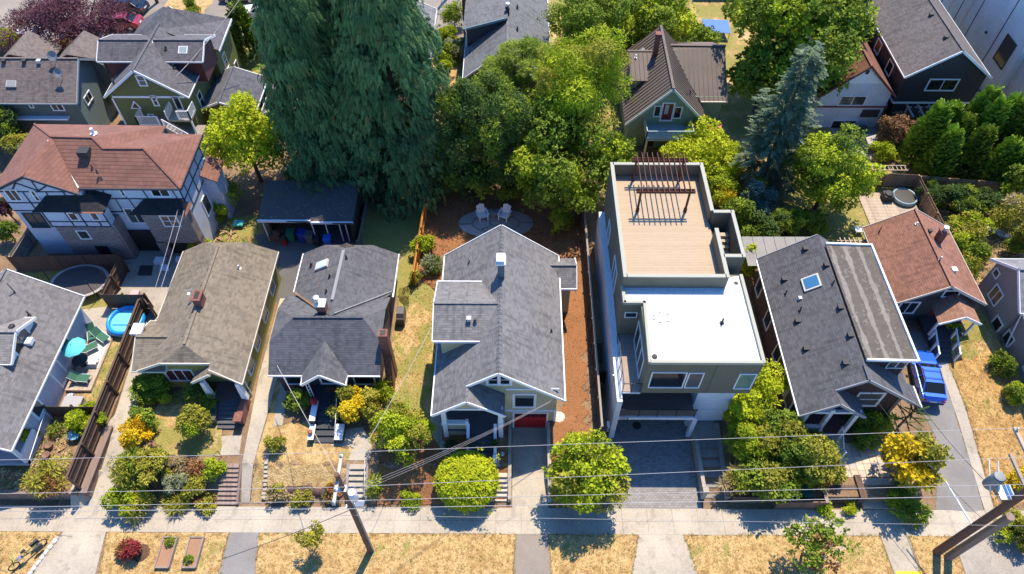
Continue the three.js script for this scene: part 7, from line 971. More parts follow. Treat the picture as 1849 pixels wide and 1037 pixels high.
// lavender house yard
{ const D = thing('deck', 'low sunlit wooden deck beside the lavender house', 'deck', [-30.8, 1, -27]); for (let k = 0; k < 24; k++) part(D, 'deck_board', box(-31.6, -29.85, 1.18, 1.24, -30.0 + k * 0.215, -29.795 + k * 0.215), M.plank); part(D, 'edge_board', box(-29.84, -29.78, 1.0, 1.26, -30.05, -24.8), M.plank); part(D, 'edge_board', box(-31.6, -29.84, 1.0, 1.26, -24.86, -24.8), M.plank);
  single('outdoor_rug', 'white patterned rug spread on the wooden deck', 'rug', box(-31.4, -29.95, 1.245, 1.26, -29.8, -26.6), mat([0.75, 0.7, 0.62], 0.95, { map: T.tile }));
  const lg = thing('lounger', 'green sling lounger beside the deck edge', 'lounger', [0, 0, 0], 'deck loungers'), gm = mat([0.03, 0.12, 0.075], 0.8); part(lg, 'sling', [box(-0.28, 0.28, 0.36, 0.38, -0.4, 0.5), slab([[-0.28, 0.38, -0.4], [0.28, 0.38, -0.4], [0.28, 0.8, -0.75], [-0.28, 0.8, -0.75]], 0.02)], gm); part(lg, 'frame', [bar([[-0.31, 0.35, 0.52], [-0.31, 0.35, -0.42], [-0.31, 0.82, -0.8]], 0.02), bar([[0.31, 0.35, 0.52], [0.31, 0.35, -0.42], [0.31, 0.82, -0.8]], 0.02)], M.white); for (const [a, b] of [[-0.31, 0.45], [0.31, 0.45], [-0.31, -0.38], [0.31, -0.38]]) part(lg, 'leg', bar([[a, 0, b], [a, 0.36, b]], 0.018), M.white);
  [[-30.35, -29.1, 1.0, 'green lounger on the white rug by the pool end'], [-31.2, -29.3, 0.4, 'green lounger beside the lavender wall'], [-30.9, -28.2, 2.2, 'green folded chair in the middle of the white rug'], [-30.5, -25.6, 1.5, 'green lounger on the bare deck boards']].forEach(([x, z, t, l], i) => { if (!i) { lg.position.set(x, 1.26, z); lg.rotation.y = t; lg.userData.label = l; } else copyOf(lg, [x, 1.26, z], t, l); });
  const um = thing('parasol', 'turquoise parasol over a dark patio table', 'umbrella', [-31.0, 1.26, -27.2]), ct = mat([0.10, 0.50, 0.55], 0.8); part(um, 'canopy', lathe([[0.02, 3.45], [0.45, 3.33], [0.85, 3.1], [0.84, 3.06], [0.45, 3.28], [0.02, 3.4]], -31.0, -27.2, 8), ct); part(um, 'pole', bar([[-31, 1.26, -27.2], [-31, 3.6, -27.2]], 0.025), M.metal);
  single('patio_table', 'round dark patio table under the turquoise parasol', 'table', [disc(-31.0, 1.92, -26.9, 0.55, 0.04, 18), disc(-31.0, 1.26, -26.9, 0.25, 0.05, 12), bar([[-31, 1.3, -26.9], [-31, 1.92, -26.9]], 0.04)], mat([0.05, 0.05, 0.06], 0.4)); single('coffee_table', 'low white square table on the rug', 'table', [box(-30.6, -29.95, 1.62, 1.66, -27.3, -26.7), box(-30.55, -30.5, 1.26, 1.62, -27.25, -27.2), box(-30.05, -30.0, 1.26, 1.62, -26.8, -26.75), box(-30.55, -30.5, 1.26, 1.62, -26.8, -26.75), box(-30.05, -30.0, 1.26, 1.62, -27.25, -27.2)], M.white);
  const pl = thing('paddling_pool', 'round bright blue inflatable paddling pool', 'pool', [-29.15, 1.2, -30.6]); part(pl, 'rim', lathe([[1.05, 1.22], [1.35, 1.3], [1.42, 1.5], [1.35, 1.72], [1.2, 1.8], [1.08, 1.7], [1.05, 1.25]], -29.15, -30.6, 28), mat([0.015, 0.26, 0.68], 0.35)); part(pl, 'water', disc(-29.15, 1.23, -30.6, 1.1, 0.3, 28), mat([0.16, 0.6, 0.78], 0.05)); part(pl, 'float', box(-30, -28.4, 1.53, 1.57, -30.25, -30.17), mat([0.02, 0.25, 0.35], 0.5));
  const tr = thing('trampoline', 'netted trampoline in the shaded yard', 'trampoline', [-33.8, 1.2, -34.1]); part(tr, 'mat', disc(0, 0, 0, 1, 0.04, 24).scale(2.0, 1, 1.5).translate(-33.8, 1.85, -34.1), mat([0.06, 0.05, 0.055], 0.7)); part(tr, 'pad', lathe([[1, 0], [1.13, 0], [1.13, 0.06], [1, 0.06]], 0, 0, 28).scale(2.0, 1, 1.5).translate(-33.8, 1.84, -34.1), mat([0.35, 0.33, 0.33], 0.7)); for (let k = 0; k < 8; k++) { const a = k * 0.785; part(tr, 'pole', bar([[-33.8 + Math.cos(a) * 2.3, 1.1, -34.1 + Math.sin(a) * 1.72], [-33.8 + Math.cos(a) * 2.25, 3.4, -34.1 + Math.sin(a) * 1.68]], 0.035), M.dark); } part(tr, 'net', [...Array(48)].map((_, k) => { const a = k / 48 * 6.283; return bar([[-33.8 + Math.cos(a) * 2.2, 1.9, -34.1 + Math.sin(a) * 1.65], [-33.8 + Math.cos(a) * 2.2, 3.1 + 0.25 * Math.cos(a * 4), -34.1 + Math.sin(a) * 1.65]], 0.007, 3); }), mat([0.06, 0.055, 0.06], 0.9));
  single('storage_box', 'grey covered box behind the cross fence', 'box', [box(-31.1, -29.9, 1.0, 1.55, -24.1, -23.3), box(-31.15, -29.85, 1.55, 1.6, -24.15, -23.25)], mat([0.34, 0.33, 0.33], 0.7)); single('rain_barrel', 'blue and white barrel table in the bare front yard', 'barrel', [disc(-29.5, 1.0, -21.3, 0.22, 0.45, 14), disc(-29.5, 1.45, -21.3, 0.42, 0.05, 18)], mat([0.2, 0.42, 0.55], 0.5)); single('lumber_pile', 'pile of leftover boards against the lavender wall', 'lumber', [...Array(9)].map(() => { const x = rr(-31.5, -31.0), z = rr(-24.3, -24); return beam([x, rr(1.05, 1.3), z - 0.4], [x + rr(-0.3, 0.1), rr(1.05, 1.3), z + 0.9], 0.09, 0.05); }), mat([0.45, 0.5, 0.6], 0.7)); 
  for (const [x, z] of [[-30.9, -19.9], [-31.0, -20.6]]) single('plant_pot', 'round clay pot beside the lavender house porch', 'planter', lathe([[0.02, 1.0], [0.2, 1.0], [0.27, 1.35], [0.22, 1.35], [0.02, 1.25]], x, z, 14), mat([0.2, 0.11, 0.08], 0.8), 'porch pots'); }
// bins
{ const bin = (label, x, z, c, y = 1.2, s = 1) => { const b = thing('wheelie_bin', label, 'bin', [x, y, z]), m = mat(c, 0.5); part(b, 'body', prism([[x - 0.24 * s, y + 0.04], [x + 0.24 * s, y + 0.04], [x + 0.3 * s, y + 0.95 * s], [x - 0.3 * s, y + 0.95 * s]], 'z', z - 0.3 * s, z + 0.3 * s), m); part(b, 'lid', [box(x - 0.33 * s, x + 0.33 * s, y + 0.95 * s, y + 1.03 * s, z - 0.36 * s, z + 0.36 * s)], m); part(b, 'handle', bar([[x - 0.25 * s, y + 1.0 * s, z - 0.4 * s], [x + 0.25 * s, y + 1.0 * s, z - 0.4 * s]], 0.02), M.dark); for (const q of [-1, 1]) part(b, 'wheel', new THREE.CylinderGeometry(0.11, 0.11, 0.05, 12).rotateZ(1.5708).toNonIndexed().translate(x + q * 0.27 * s, y + 0.11, z - 0.28 * s), M.dark); };
  bin('green wheelie bin under the carport edge', -18.35, -39.1, [0.01, 0.17, 0.10]); bin('deep blue wheelie bin next to the green one', -17.45, -39.1, [0.01, 0.06, 0.38]); bin('grey lidded bin among the carport bins', -16.8, -38.9, [0.16, 0.14, 0.13]); bin('small black bin in front of the carport', -16.15, -38.6, [0.02, 0.03, 0.035], 1.2, 0.8); bin('squat bright blue recycling bin before the carport', -15.25, -38.5, [0.01, 0.14, 0.55], 1.2, 0.95);
  bin('blue wheelie bin inside the board enclosure', 17.8, -17.75, [0.02, 0.1, 0.45], 0.05); bin('green wheelie bin inside the board enclosure', 18.9, -17.75, [0.02, 0.1, 0.06], 0.05);
  single('carport_clutter', 'heap of garden things at the carport corner', 'clutter', [box(-20.2, -19.3, 1.2, 1.8, -39.6, -38.9), disc(-19.5, 1.8, -39.2, 0.3, 0.3, 10), box(-19.2, -18.8, 1.2, 1.7, -39.2, -38.7)], mat([0.11, 0.07, 0.06], 0.8)); single('red_jug', 'red fuel can on the ground beside the green bin', 'can', [box(-19.0, -18.7, 1.2, 1.6, -38.7, -38.4), bar([[-18.85, 1.6, -38.55], [-18.75, 1.75, -38.5]], 0.04)], M.red);
  single('grill', 'black covered grill against the charcoal house wall', 'grill', [box(-8.75, -8.2, 1.2, 2.15, -31.6, -30.4), prism([[-31.55, 2.15], [-30.45, 2.15], [-30.7, 2.45], [-31.3, 2.45]], 'x', -8.75, -8.2)], mat([0.06, 0.06, 0.065], 0.5)); }
// raised beds and bike in the strip
[[288, 'raised planter bed with one leafy plant nearer the red shrub'], [336, 'raised planter bed with a low plant nearer the asphalt path']].forEach(([u, l], i) => { const [x, z] = at(u + 12, 998, 0.2), B = thing('raised_bed', l, 'planter', [x, 0, z]), m = M.fenceGrey, w = 0.42, d = 0.92; for (const s of [-1, 1]) { part(B, 'side_board', box(x + s * w - 0.04, x + s * w + 0.04, 0, 0.3, z - d, z + d), m); part(B, 'end_board', box(x - w, x + w, 0, 0.3, z + s * d - 0.04, z + s * d + 0.04), m); } part(B, 'soil', box(x - w + 0.04, x + w - 0.04, 0.02, 0.22, z - d + 0.04, z + d - 0.04), mat([0.36, 0.2, 0.12], 1, { map: T.dirty })); tuft(B, x + (i ? -0.1 : 0.05), 0.3, z + (i ? 0.5 : -0.6), 0.3, 16, PAL.mid); });
single('tree_pit', 'dug brown soil circle beside the dark red shrub', 'soil', disc(-23.2, 0.01, -14.0, 0.55, 0.05, 12), M.darksoil);
{ const [x, z] = at(46, 1002, 0.5), B = thing('cargo_bike', 'dark green cargo bicycle parked on the dry strip', 'bicycle', [x, 0, z]), g = mat([0.06, 0.12, 0.03], 0.5), q = (a, y) => [x + a * 0.62, y, z - a * 0.78]; for (const a of [0.95, -0.85]) { const c = q(a, 0.33), w = part(B, 'wheel', new THREE.TorusGeometry(0.3, 0.035, 8, 20).rotateY(0.9).toNonIndexed().translate(c[0], 0.33, c[2]), M.black); part(w, 'hub', bar([q(a - 0.02, 0.33), q(a + 0.02, 0.33)], 0.05), M.metal); } part(B, 'frame', [bar([q(-0.85, 0.33), q(-0.6, 1.0), q(-0.55, 1.1)], 0.03), bar([q(-0.62, 0.75), q(0.1, 0.4), q(0.95, 0.33)], 0.035), bar([q(0.1, 0.4), q(0.05, 0.9)], 0.03), bar([q(0.1, 0.7), q(0.95, 0.6)], 0.03)], g); part(B, 'saddle', beam(q(-0.08, 0.95), q(0.2, 0.95), 0.16, 0.06), M.black); part(B, 'handlebar', bar([[q(-0.55, 1.1)[0] - 0.25, 1.12, q(-0.55, 1.1)[2] - 0.2], [q(-0.55, 1.1)[0] + 0.25, 1.12, q(-0.55, 1.1)[2] + 0.2]], 0.02), mat([0.3, 0.5, 0.1], 0.5)); for (const s of [-1, 1]) part(B, 'pannier', beam([q(0.45, 0.55)[0] + s * 0.17, 0.55, q(0.45, 0.55)[2] + s * 0.13], [q(0.95, 0.55)[0] + s * 0.17, 0.55, q(0.95, 0.55)[2] + s * 0.13], 0.14, 0.34), mat([0.04, 0.045, 0.045], 0.7)); part(B, 'cargo_pad', beam(q(-0.5, 0.62), q(-0.15, 0.62), 0.3, 0.06), mat([0.2, 0.18, 0.24], 0.7)); }
// cars
function car(label, x, z, turn, c, o = {}) {
  const g = o.y ?? GY(x, z) + 0.03, H = thing('parked_car', label, 'car', [x, g, z], o.group); BASE.set(H, [0, 0, 0]); H.rotation.y = turn;
  const paint = new THREE.MeshPhysicalMaterial({ color: col(c), roughness: 0.35, metalness: 0.25, clearcoat: 0.9, clearcoatRoughness: 0.08 }), h = o.h ?? 1.42, L = 2.2, W = 0.88;
  const sh = new THREE.Shape(); [[-2.2, 0.32], [-2.18, 0.72], [-2.05, 0.9], [-1.9, 0.93], [1.05, 0.93], [1.9, 0.8], [2.15, 0.62], [2.18, 0.32]].forEach((p, i) => i ? sh.lineTo(...p) : sh.moveTo(...p));
  const body = new THREE.ExtrudeGeometry(sh, { depth: 2 * W - 0.16, bevelEnabled: true, bevelSize: 0.06, bevelThickness: 0.08, bevelSegments: 3, curveSegments: 4 }).translate(0, 0, -W + 0.08).rotateY(Math.PI / 2); // nose towards -z after the turn
  part(H, 'body', body, paint);
  const fr = (z0, z1, t0, t1, y0, y1, w0, w1, m, name, par = H) => { const P = [[-w0, y0, z0], [w0, y0, z0], [w0, y0, z1], [-w0, y0, z1]], Q = [[-w1, y1, t0], [w1, y1, t0], [w1, y1, t1], [-w1, y1, t1]]; const gs = [slab(Q, 0.01)]; for (let i = 0; i < 4; i++) { const j = (i + 1) % 4; const mid = [(P[i][0] + P[j][0]) / 2, 0.2, ((P[i][2] + P[j][2]) / 2 - (z0 + z1) / 2)]; gs.push(slab([P[i], P[j], Q[j], Q[i]], 0.01, mid)); } return part(par, name, gs, m); };
  const z0 = -0.95, z1 = o.est ? 2.05 : 1.85, t0 = -0.25, t1 = o.est ? 1.75 : 1.1; // windscreen foot, rear foot, roof front, roof rear
  const gh = fr(z0, z1, t0, t1, 0.92, h - 0.03, W - 0.08, W - 0.22, M.glass, 'windows');
  part(H, 'roof', slab([[-W + 0.2, h, t0 + 0.02], [W - 0.2, h, t0 + 0.02], [W - 0.2, h, t1 - 0.02], [-W + 0.2, h, t1 - 0.02]], 0.05), paint); for (const s of [-1, 1]) for (const [a, b] of [[[z0, 0.93], [t0, h]], [[0.45, 0.93], [0.45, h]], [[z1, 0.93], [t1, h]]]) part(H, 'pillar', beam([s * (W - 0.075), a[1], a[0]], [s * (W - 0.205), b[1] - 0.02, b[0]], 0.07, 0.07), paint);
  if (o.rack) { for (const s of [-1, 1]) part(H, 'roof_rail', bar([[s * (W - 0.26), h + 0.05, t0 + 0.15], [s * (W - 0.26), h + 0.05, t1 - 0.1]], 0.025), M.dark); for (const z of [t0 + 0.35, t1 - 0.35]) part(H, 'roof_bar', bar([[-W + 0.26, h + 0.1, z], [W - 0.26, h + 0.1, z]], 0.03), mat(c, 0.4)); }
  if (o.wing) { part(H, 'spoiler', [box(-W + 0.12, W - 0.12, 1.14, 1.18, 1.9, 2.16), box(-W + 0.2, -W + 0.26, 0.93, 1.14, 1.95, 2.1), box(W - 0.26, W - 0.2, 0.93, 1.14, 1.95, 2.1)], paint); }
  for (const [s, q] of [[-1, 1.32], [1, 1.32], [-1, -1.32], [1, -1.32]]) { const w = part(H, 'wheel', new THREE.CylinderGeometry(0.32, 0.32, 0.2, 20).rotateZ(Math.PI / 2).toNonIndexed().translate(s * (W - 0.06), 0.32, q), M.black); part(w, 'rim', new THREE.CylinderGeometry(0.2, 0.2, 0.02, 14).rotateZ(Math.PI / 2).toNonIndexed().translate(s * (W + 0.05), 0.32, q), M.galv); }
  for (const s of [-1, 1]) { part(H, 'tail_light', box(s * 0.68 - 0.16, s * 0.68 + 0.16, 0.66, 0.8, 2.1, 2.25), M.red); part(H, 'headlight', box(s * 0.64 - 0.18, s * 0.64 + 0.18, 0.58, 0.7, -2.22, -2.05), mat([0.8, 0.8, 0.8], 0.1)); part(H, 'door_mirror', box(s * (W + 0.1) - 0.09, s * (W + 0.1) + 0.09, 0.95, 1.08, -0.72, -0.58), paint); }
  for (const s of [-1, 1]) { part(H, 'door_gap', [-0.85, 0.42, 1.3].map(q => box(s * (W + 0.003) - 0.006, s * (W + 0.003) + 0.006, 0.42, 0.9, q, q + 0.02)), M.black); part(H, 'door_handle', [box(s * (W + 0.02) - 0.015, s * (W + 0.02) + 0.015, 0.76, 0.8, 0.2, 0.36), box(s * (W + 0.02) - 0.015, s * (W + 0.02) + 0.015, 0.76, 0.8, 1.05, 1.2)], paint); part(H, 'sill', box(s * W - 0.04, s * W + 0.04, 0.24, 0.36, -1, 1), M.dark); } part(H, 'bumper', box(-0.8, 0.8, 0.3, 0.46, 2.14, 2.28), M.dark); part(H, 'bumper', box(-0.8, 0.8, 0.3, 0.46, -2.28, -2.14), M.dark); part(H, 'bonnet_gap', [box(-0.7, 0.7, 0.955, 0.962, -1.02, -1.0)], M.black); part(H, 'boot_gap', box(-0.7, 0.7, 0.955, 0.962, 1.86, 1.875), M.black);
  part(H, 'number_plate', box(-0.25, 0.25, 0.55, 0.68, 2.2, 2.27), M.white); return H;
}
car('bright blue car with rear wing and roof bars on the gravel drive', 29.3, -26.2, -0.12, [0.006, 0.10, 0.62], { rack: true, wing: true }).scale.setScalar(0.95);
car('black car parked at the dry verge of the far street', -43.6, -73.6, 1.4, [0.01, 0.01, 0.014]); car('white car at the end of the far street beside the cedar', -28.4, -72.4, 1.57, [0.75, 0.76, 0.77]); car('grey van on the far side of the far street', -31.5, -75.9, 1.57, [0.07, 0.075, 0.085], { est: true, h: 1.75 }); car('white car half hidden behind the brown roof', -52.2, -67.4, 1.57, [0.8, 0.8, 0.8]); car('dark car parked under the purple plum tree', -46.3, -67.6, 1.57, [0.03, 0.03, 0.035], { est: true, h: 1.6 }); car('red car behind the olive house dormer', -43.2, -70.3, 1.57, [0.35, 0.015, 0.02]);
// ---------------------------------------------------------------- poles and wires
{ const Pp = thing('utility_pole', 'tall brown utility pole with crossarm on the dry strip', 'pole', [-8.93, 0, -14.25]); part(Pp, 'shaft', bar([[-8.93, -0.3, -14.25], [-8.83, 11.4, -14.35]], [0.19, 0.13], 12), M.pole); part(Pp, 'crossarm', box(-8.95, -8.8, 10.75, 10.9, -15.65, -13.0), mat([0.5, 0.45, 0.38], 0.9)); for (const z of [-15.55, -13.75, -13.1]) part(Pp, 'insulator', [disc(-8.87, 10.9, z, 0.06, 0.16, 10), disc(-8.87, 10.96, z, 0.09, 0.03, 10)], M.galv); const tf = part(Pp, 'transformer', [disc(-8.5, 8.2, -14.35, 0.24, 0.8, 16), disc(-8.5, 9.0, -14.35, 0.2, 0.08, 16)], mat([0.62, 0.63, 0.64], 0.5)); part(tf, 'bracket', box(-8.85, -8.7, 8.4, 8.8, -14.4, -14.3), M.metal); part(Pp, 'conduit', bar([[-8.72, 0, -14.2], [-8.66, 8, -14.3]], 0.06), mat([0.3, 0.28, 0.26], 0.6)); for (const y of [7.2, 9.6]) part(Pp, 'bracket', box(-9.1, -8.65, y, y + 0.1, -14.5, -14.15), M.metal);
  const Q = thing('utility_pole', 'stout twin utility pole leaning over the gravel drive mouth', 'pole', [26.4, 0, -14.3]); part(Q, 'shaft', bar([[26.4, -0.3, -14.3], [26.55, 11.6, -14.35]], [0.25, 0.2], 12), M.pole); part(Q, 'stub', bar([[27.0, -0.3, -14.0], [27.0, 7.0, -14.0]], [0.25, 0.23], 12), mat([0.27, 0.2, 0.155], 0.9, { map: T.wood })); part(Q, 'crossarm', box(26.45, 26.62, 10.75, 10.9, -17.4, -13.1), mat([0.4, 0.32, 0.26], 0.9)); part(Q, 'crossarm', box(26.45, 26.62, 9.6, 9.74, -16.4, -13.4), mat([0.3, 0.24, 0.2], 0.9)); for (const z of [-17.2, -15.6, -14.05, -13.3]) part(Q, 'insulator', disc(26.54, 10.9, z, 0.06, 0.2, 10), M.galv);
  part(Q, 'standoff_arm', beam([26.4, 4.5, -14.3], [...(([a, b]) => [a, 5.0, b])(at(1708, 870, 5))], 0.07, 0.07), M.white); const tb = part(Q, 'transformer', [disc(25.7, 8.2, -15.3, 0.33, 1.1, 16), disc(25.7, 9.3, -15.3, 0.28, 0.08, 16)], mat([0.2, 0.22, 0.22], 0.6)); for (const [x, z] of [[25.5, -15.7], [25.8, -15.2], [25.95, -15.6]]) part(tb, 'bushing', beam([x, 8.4, z + 0.9], [x - 0.1, 9.5, z - 0.5], 0.05, 0.05), M.white); part(Q, 'bracket', box(25.7, 26.5, 8.6, 8.7, -15.1, -14.3), M.metal);
  for (const [x, z, l] of [[-40.9, -75.2, 'far utility pole behind the olive house'], [-7.5, -77.2, 'far utility pole above the round clipped shrub']]) { const F2 = thing('utility_pole', l, 'pole', [x, 1.2, z]); part(F2, 'shaft', bar([[x, 1, z], [x, 11, z]], [0.2, 0.14], 10), M.pole); part(F2, 'crossarm', box(x - 1.2, x + 1.2, 10, 10.15, z - 0.08, z + 0.08), M.fenceGrey); } }
function wire(label, a, b, sag, r, m = M.wire, group) { const n = 14, p = []; for (let k = 0; k <= n; k++) { const t = k / n; p.push([a[0] + (b[0] - a[0]) * t, a[1] + (b[1] - a[1]) * t - 4 * sag * t * (1 - t), a[2] + (b[2] - a[2]) * t]); } return single('overhead_wire', label, 'wire', bar(p, r, 5), m, group); }
const px3 = (u, v, h) => { const [x, z] = at(u, v, h); return [x, h, z]; };
[['uppermost street wire on the back end of the crossarm', [[0, 831], [629, 817], [1849, 773]], 11.05, 0.012], ['second street wire on the crossarm', [[0, 892], [616, 880], [1849, 826]], 11.05, 0.012], ['third street wire on the front end of the crossarm', [[0, 917], [611, 905], [1849, 875]], 11.05, 0.012], ['thick lower street cable below the crossarm', [[0, 924], [628, 919], [1849, 895]], 9.7, 0.015], ['lowest thin communications cable over the sidewalk', [[0, 938], [645, 931], [1849, 950]], 7.4, 0.009]].forEach(([l, [a, b, c], h, r]) => {
  const A = px3(...a, h), B = px3(...b, h), D = px3(...c, h), ext = (p, q, x) => { const t = (x - p[0]) / (q[0] - p[0]); return [x, h, p[2] + (q[2] - p[2]) * t]; }; const n = thing('overhead_wire', l, 'wire', B); part(n, 'span', bar([ext(B, A, -60), A, B], r, 5), M.wire); part(n, 'span', bar([B, D, ext(B, D, 60)], r, 5), M.wire); });
wire('service wire from crossarm pole to the charcoal roofed house', [-8.85, 10.2, -14.5], px3(500, 660, 5.2), 0.3, 0.018); wire('service wire from crossarm pole to the side dormer', [-8.85, 10, -14.5], [-5.2, 7.3, -26.6], 0.4, 0.014);
[0, 1, 2].forEach(k => wire(['upper', 'middle', 'lower'][k] + ' service strand to the garage gable corner', [-8.85, 8.9 - k * 0.35, -14.5], [3.0, 5.3 - k * 0.06, -22.3], 0.5, 0.008, mat([0.3, 0.28, 0.28], 0.7)));
wire('left service wire above the paved court', px3(321, 378, 7), px3(272, 545, 5), 0.1, 0.018); wire('right service wire above the paved court', px3(332, 380, 7), px3(284, 540, 5), 0.1, 0.022); wire('far wire above the olive house roof', px3(432, 0, 11), px3(318, 138, 8), 0.2, 0.03); wire('far wire left of the blue house', px3(798, 0, 9), px3(778, 70, 6), 0.1, 0.025); wire('far wire right of the clipped shrub', px3(826, 0, 9), px3(842, 60, 7), 0.1, 0.025); wire('dark drop wire to the brown house', [26.5, 8, -14.3], px3(1640, 700, 5), 0.4, 0.018, M.wireD); wire('dark guy wire crossing the gravel drive', [26.5, 5.5, -14.3], px3(1560, 690, 6), 0.5, 0.016, M.wireD); wire('dark cable sloping from pole across the dry strip', [-8.9, 7, -14.2], px3(400, 1010, 7.5), 0.2, 0.02, M.wireD); wire('thin stay wire beside the lavender front wall', px3(118, 893, 3.2), px3(93, 930, 1.5), 0, 0.012, M.wireD); wire('far wire above the black far car', px3(258, 5, 8), px3(245, 38, 5), 0, 0.025);
// back garden things
{ const tr = thing('trellis', 'white topped lattice trellis on the back board fence', 'trellis', [31.8, 2.9, -45.75]); for (let k = 0; k < 12; k++) part(tr, 'lattice_bar', box(29.8 + k * 0.36, 29.86 + k * 0.36, 3.0, 3.06, -46.3, -45.7), M.plank); for (const z of [-46.3, -45.72]) part(tr, 'lattice_rail', box(29.7, 33.9, 3.06, 3.12, z, z + 0.07), M.plank); for (const x of [29.8, 33.8]) part(tr, 'lattice_post', post(x, -45.9, 1.2, 3.0, 0.09), M.fenceTan);
  const dk = thing('deck', 'weathered plank deck behind the red roofed cottage', 'deck', [32.2, 1.2, -42]); for (let k = 0; k < 16; k++) part(dk, 'deck_board', box(29.9, 34.6, 1.22, 1.3, -44.8 + k * 0.36, -44.46 + k * 0.36), M.plank);
  const pl = thing('garden_tub', 'dark round garden tub in the cottage yard', 'tub', [33.8, 1.3, -44]); part(pl, 'shell', lathe([[0.9, 1.3], [1.05, 1.42], [1.05, 1.66], [0.95, 1.72], [0.9, 1.66]], 33.7, -44, 24), mat([0.22, 0.35, 0.42], 0.5)); part(pl, 'cover', disc(33.7, 1.6, -44, 0.95, 0.06, 24), M.black);
  single('yard_cart', 'dark covered cart beside the garden tub', 'cart', [box(31.8, 32.6, 1.3, 1.9, -44.4, -43.6), disc(32.2, 1.9, -44, 0.35, 0.15, 12)], M.dark); single('planter_pot', 'clay pot with orange plant on the cottage deck', 'planter', lathe([[0.02, 1.3], [0.2, 1.3], [0.28, 1.75], [0.02, 1.7]], 30.2, -39.9, 12), mat([0.35, 0.16, 0.06], 0.8));
  const pg = thing('arbor', 'white lattice arbor between the brown house and cottage', 'arbor', [26.6, 1.1, -36.6]); for (let k = 0; k < 6; k++) part(pg, 'rafter', box(25.6 + k * 0.36, 25.68 + k * 0.36, 3.3, 3.4, -37.6, -35.4), M.plank); for (const z of [-37.4, -35.6]) part(pg, 'beam', box(25.4, 27.7, 3.2, 3.3, z, z + 0.09), M.plank); for (const x of [25.6, 27.5]) for (const z of [-37.35, -35.55]) part(pg, 'post', post(x, z, 1, 3.2, 0.1), M.plank);
  const ct = thing('patio_roof', 'pale corrugated patio roof behind the brown gabled house', 'roof', [20.3, 1.1, -35.8]); for (let k = 0; k < 7; k++) part(ct, 'roof_sheet', slab([[17.7 + k * 0.83, 3.7, -34.4], [18.5 + k * 0.83, 3.7, -34.4], [18.5 + k * 0.83, 3.9, -37.2], [17.7 + k * 0.83, 3.9, -37.2]], 0.05), mat([0.27, 0.26, 0.24], 0.8, { map: T.dirty })); for (const x of [17.9, 23.2]) part(ct, 'post', post(x, -37, 1.1, 3.85, 0.1), M.plank);
  const ld = thing('ladder', 'aluminium ladder lying on the bare slope', 'ladder', [42, 1.2, -40.6]); for (const s of [0, 0.42]) part(ld, 'stile', beam([41.2 + s, 1.45, -42], [42.4 + s, 1.35, -38.9], 0.05, 0.08), M.galv); for (let k = 1; k < 9; k++) part(ld, 'rung', beam([41.2 + k * 0.133, 1.44, -42 + k * 0.344], [41.62 + k * 0.133, 1.44, -42 + k * 0.344], 0.03, 0.03), M.galv);
  single('paddle_board', 'white and pink board lying on the bare slope', 'board', lathe([[0.01, 0], [1, 0], [0.98, 0.08], [0.01, 0.08]], 0, 0, 20).scale(0.35, 1, 1.3).rotateY(0.9).translate(40.4, 1.22, -40.1), mat([0.7, 0.62, 0.66], 0.4)); single('lumber_pile', 'long planks lying across the bare slope', 'lumber', [beam([37.9, 1.25, -42.6], [40, 1.25, -40.9], 0.18, 0.06), beam([38.3, 1.31, -42.6], [40.2, 1.31, -40.9], 0.14, 0.05)], M.plank);
  single('hot_tub_cover', 'grey covered spa on the cottage terrace', 'spa', [box(32.4, 34.1, 1.2, 1.95, -51.6, -50.3), box(32.3, 34.2, 1.95, 2.05, -51.7, -50.2)], mat([0.33, 0.31, 0.31], 0.7)); single('terrace', 'grey stone terrace behind the pale cottage', 'terrace', box(30, 34.3, 1.18, 1.235, -53.5, -49.2), C).userData.kind = 'structure'; single('terrace_sofa', 'dark outdoor sofa on the cottage terrace', 'sofa', [box(31.4, 33, 1.23, 1.6, -53.1, -52.3), box(31.4, 33, 1.6, 1.95, -53.1, -52.9)], mat([0.08, 0.09, 0.11], 0.8)); single('storage_basket', 'orange brown basket on the cottage terrace', 'basket', lathe([[0.02, 1.23], [0.3, 1.23], [0.35, 1.6], [0.02, 1.55]], 30.9, -52.9, 12), mat([0.5, 0.22, 0.04], 0.8));
  single('tarp', 'bright blue tarp stretched over a garden frame', 'tarp', [slab([[20.2, 2.4, -70.2], [23.0, 2.4, -70.0], [23.0, 2.1, -68.0], [20.4, 2.2, -68.2]], 0.03), bar([[20.4, 1.2, -68.3], [20.4, 2.2, -68.3]], 0.03), bar([[22.9, 1.2, -68.1], [22.9, 2.1, -68.1]], 0.03), bar([[20.3, 1.2, -70.1], [20.3, 2.4, -70.1]], 0.03), bar([[22.9, 1.2, -69.9], [22.9, 2.4, -69.9]], 0.03)], mat([0.01, 0.12, 0.5], 0.6)); single('shade_sail', 'pink red cloth awning beside the metal roofed house', 'awning', [slab([[17.2, 2.9, -51.2], [18.9, 3.1, -51.6], [18.3, 2.6, -49.6], [16.8, 2.5, -49.4]], 0.03), bar([[18.3, 1.2, -49.6], [18.3, 2.6, -49.6]], 0.03), bar([[18.9, 1.2, -51.6], [18.9, 3.1, -51.6]], 0.03)], mat([0.65, 0.09, 0.12], 0.8)); single('garden_shed', 'small blue striped shed at the end of the back lawn', 'shed', [box(26.8, 29.5, 1.2, 3.2, -78, -74), slab([[26.5, 3.5, -73.7], [29.8, 3.1, -73.7], [29.8, 3.1, -78.3], [26.5, 3.5, -78.3]], 0.08)], mat([0.1, 0.14, 0.2], 0.7, { map: T.deck }));
